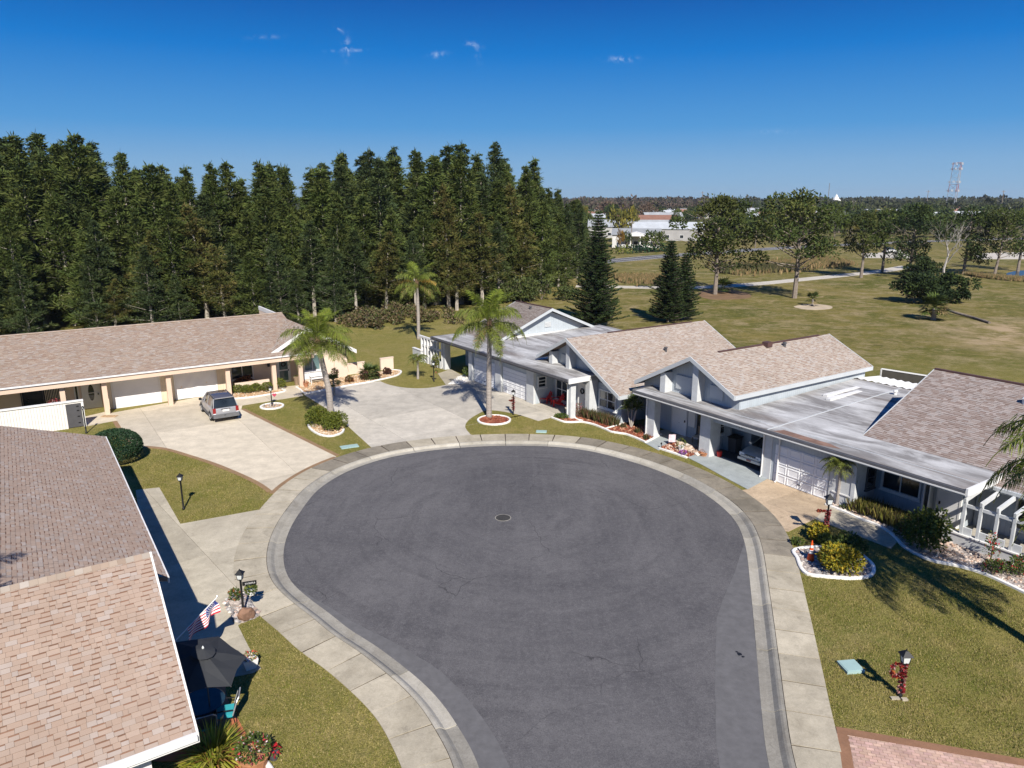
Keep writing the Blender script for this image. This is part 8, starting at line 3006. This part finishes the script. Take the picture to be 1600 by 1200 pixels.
# utility poles
def pole(label, px, py, top, arm=True):
    p = gp(px, py)
    h = hgt(top, p)
    r = 0.45 * p.y / FOC + 0.08
    t = thing('utility_pole', label, 'pole', p)
    MB().tube([(0, 0, 0), (0, 0, h)], [r, r * 0.7], 6).build('mast', M['bark'], t)
    if arm:
        MB().beam((-2.6 * r * 2, 0, h * 0.93), (2.6 * r * 2, 0, h * 0.93), r * 0.9, r * 0.9).build('crossarm', M['bark'], t)
        for s in (-1, 0, 1):
            MB().lathe([(r * 0.3, h * 0.94), (r * 0.3, h * 0.97)], 5, (s * 4 * r, 0, 0)).build('insulator', M['frost'], t)
pole('pole standing before the white gabled house across the highway', 986, 388, 345)
pole('pole behind the broad field pine against the sky', 1096, 330, 299)
pole('thin pole beside the highway right of the broad pine', 1180, 387, 352, False)
pole('pole on the right horizon left of the radio tower', 1446, 333, 297)
pole('pole on the right horizon right of the radio tower', 1563, 333, 297)
pole('pole left of the bare grey tree top', 1331, 345, 313)
pole('short pole beside the tall forked pine top', 1292, 330, 286, False)

# parked car on the far lot
def far_car(label, px, py, c):
    t = thing('far_car', label, 'car', gp(px, py), R(random.uniform(-10, 10)))
    MB().slab([(-2.2, -0.9, 0.35), (2.2, -0.9, 0.35), (2.2, -0.9, 0.95), (-2.2, -0.9, 0.95)], -1.8).build('body', M[c], t)
    MB().add([(-1.4, -0.8, 0.95), (1.0, -0.8, 0.95), (1.0, 0.8, 0.95), (-1.4, 0.8, 0.95), (-1.0, -0.65, 1.5), (0.5, -0.65, 1.5), (0.5, 0.65, 1.5), (-1.0, 0.65, 1.5)],
             [(0, 1, 5, 4), (1, 2, 6, 5), (2, 3, 7, 6), (3, 0, 4, 7), (4, 5, 6, 7)]).build('cabin', M['glass'], t)
    for x in (-1.4, 1.4):
        for y in (-0.85, 0.85):
            MB().tube([(x, y - 0.1, 0.33), (x, y + 0.1, 0.33)], 0.33, 10).build('wheel', M['rubber'], t)
far_car('white car parked on the far pale lot among the pine trunks', 1390, 394.5, 'car_white')
far_car('dark car parked at the white gabled house across the highway', 999, 391, 'dark_grey')

# hedges across the highway
def far_hedge(label, pts, h, n, pal):
    c = pts[0].lerp(pts[-1], 0.5)
    mb = MB()
    L = resample(pts, 1.5)
    for q in L:
        leafball(mb, q - c + Vector((0, 0, h * 0.4)), (1.4, 1.2, h * 0.62), n, 0.7, pal)
    t = thing('hedge', label, 'hedge', c)
    mb.build('foliage', M['leaf'], t)
far_hedge('yellow green clipped hedge across the highway left of the porch house', P2((962, 397), (978, 396.5)), 2.2, 60, P_GLOBE)
far_hedge('dark green clipped hedge across the highway below the round tree', P2((984, 396), (1040, 393)), 2.4, 60, P_HEDGE)

# broad trees in the middle distance, each its own
FAR_PAL = {'green': GREENS, 'dark': DARKG + GREENS[:2], 'brown': [(0.12, 0.085, 0.06), (0.15, 0.10, 0.075), (0.10, 0.075, 0.055)],
           'gold': [(0.19, 0.16, 0.03), (0.15, 0.14, 0.03), (0.11, 0.11, 0.03)], 'orange': [(0.25, 0.14, 0.03), (0.2, 0.12, 0.03)]}
_far = {}
def far_tree_mesh(kind, v):
    if (kind, v) in _far: return _far[(kind, v)]
    random.seed(hash(kind) % 1000 if False else sum(map(ord, kind)) + v)
    cr, tk = MB(), MB()
    for k in range(17):
        u = rdir(-0.4, 1)
        c = Vector((u.x * 0.62, u.y * 0.62, 0.58 + u.z * 0.26))
        col = tint(random.choice(FAR_PAL[kind]), 0.2)
        for q in range(34):
            w = rdir(-0.6, 1)
            cr.leaf(c + w * 0.24 * random.random() ** 0.4, w + rdir() * 0.6, random.uniform(0.09, 0.18), 0.09, None, tint(col, 0.2))
        tk.tube([(0, 0, 0.2), (c.x * 0.7, c.y * 0.7, c.z * 0.9)], [0.03, 0.012], 4, cap=False)
    tk.tube([(0, 0, -0.02), (0.02, 0, 0.35), (0, 0, 0.6)], [0.05, 0.035, 0.02], 5, cap=False)
    _far[(kind, v)] = (cr.mesh('crown', M['needle']), tk.mesh('trunk', M['bark']))
    return _far[(kind, v)]
def far_tree(label, px, py, top, wpx, kind, v=0, group=None):
    p = gp(px, py)
    zc = p.y * _cp + 15 * _sp
    h = hgt(top, p)
    cm, tm = far_tree_mesh(kind, v)
    t = thing('far_tree', label, 'tree', p, random.uniform(0, 6.28), group)
    w = wpx / 2 * zc / FOC / 0.85
    t.scale = (w, w, h / 1.02)
    link('crown', cm, t)
    link('trunk', tm, t)
far_tree('round dark green tree across the highway right of the white porch', 1022, 393, 362, 46, 'green', 1)
far_tree('yellowing olive tree among the far houses on the left', 968, 378, 324, 44, 'gold', 0)
far_tree('second yellowing tree right of the olive one', 987, 371, 326, 26, 'gold', 1)
far_tree('small orange tree at the far left of the porch house', 968, 390, 360, 15, 'orange', 0)
far_tree('dark small tree left of the white porch', 978, 389, 362, 18, 'dark', 1)
far_tree('bare brown round tree above the red brown roof', 1010, 350, 318, 34, 'brown', 0)
far_tree('brown far tree left of the olive tree', 950, 345, 316, 40, 'brown', 1)
far_tree('thin light green tree right of the grey gabled house', 1057, 372, 330, 22, 'green', 0)
random.seed(77)
for k in range(170):
    px = random.uniform(880, 1610)
    d = random.random()
    py = 329 + (1 - d) ** 1.6 * 24 if px < 1130 else 328 + (1 - d) ** 1.3 * 44
    kind = random.choice(['green', 'dark', 'dark', 'brown' if px < 1050 else 'dark', 'gold' if random.random() < 0.3 else 'green'])
    top = py - random.uniform(12, 20) * (0.7 + 0.5 * (py - 328) / 20)
    top = max(top, 309 + random.uniform(0, 8))
    nm = {'green': 'mid green', 'dark': 'dark green', 'brown': 'bare brown', 'gold': 'yellowing'}[kind]
    wh = 'nearer the highway' if py > 345 else 'close below the horizon'
    far_tree(nm + ' far tree ' + wh + ' among the distant houses', px, py, top, random.uniform(14, 34) * (0.7 + 0.03 * (py - 328)), kind, random.randrange(3), nm + ' far trees ' + wh)

for k in range(50):
    px = random.uniform(1150, 1610) if k % 4 else random.uniform(900, 965)
    py = random.uniform(346, 374)
    kind = random.choice(['green', 'dark', 'dark', 'green', 'gold'])
    nm = {'green': 'mid green', 'dark': 'dark green', 'gold': 'yellowing'}[kind]
    far_tree(nm + ' tree just beyond the highway in the middle distance', px, py, py - random.uniform(18, 34), random.uniform(18, 40), kind, random.randrange(3), nm + ' trees just beyond the highway')

# far woodland along the horizon, one mass
def woodland():
    random.seed(90)
    for (name, y0, y1, n, hmin, hmax, pal) in (('far_woodland', 620, 1000, 700, 9, 15, [(0.05, 0.06, 0.028), (0.06, 0.065, 0.03), (0.045, 0.05, 0.027)]),
                                               ('far_woodland', 1000, 2600, 1500, 12, 20, [(0.055, 0.06, 0.035), (0.06, 0.058, 0.038), (0.05, 0.056, 0.033)])):
        mb = MB()
        for _ in range(n):
            y = random.uniform(y0, y1)
            x = random.uniform(-0.2, 0.78) * y
            h = random.uniform(hmin, hmax)
            w = random.uniform(7, 15) * (y0 / 700)
            left = x / y < 0.28
            pl = [(0.10, 0.075, 0.058), (0.085, 0.066, 0.052), (0.06, 0.058, 0.036)] if (left and y < 1700) else pal
            for q in range(9):
                u = rdir(-0.2, 1)
                c = (x + u.x * w * 0.55, y + u.y * w * 0.5, h * 0.45 + u.z * h * 0.38)
                col = tint(random.choice(pl), 0.2)
                for e in range(7):
                    v = rdir(-0.3, 1)
                    mb.leaf((c[0] + v.x * w * 0.2, c[1] + v.y * w * 0.2, c[2] + v.z * h * 0.14), v + rdir() * 0.6, w * random.uniform(0.16, 0.34), w * 0.2, None, tint(col, 0.15))
        stuff(mb.build(name, M['needle']))
woodland()

# thin air between here and the horizon
hz = bpy.data.materials.new('thin_haze')
hz.use_nodes = True
nt = hz.node_tree
nt.nodes.remove(nt.nodes['Principled BSDF'])
pv = nt.nodes.new('ShaderNodeVolumePrincipled')
pv.inputs['Color'].default_value = (0.80, 0.88, 0.97, 1)
pv.inputs['Density'].default_value = 0.00008
pv.inputs['Anisotropy'].default_value = 0.2
nt.links.new(pv.outputs[0], nt.nodes['Material Output'].inputs['Volume'])
stuff(MB().box(-3600, 3600, -70, 5100, -1.2, 70).build('haze', hz))
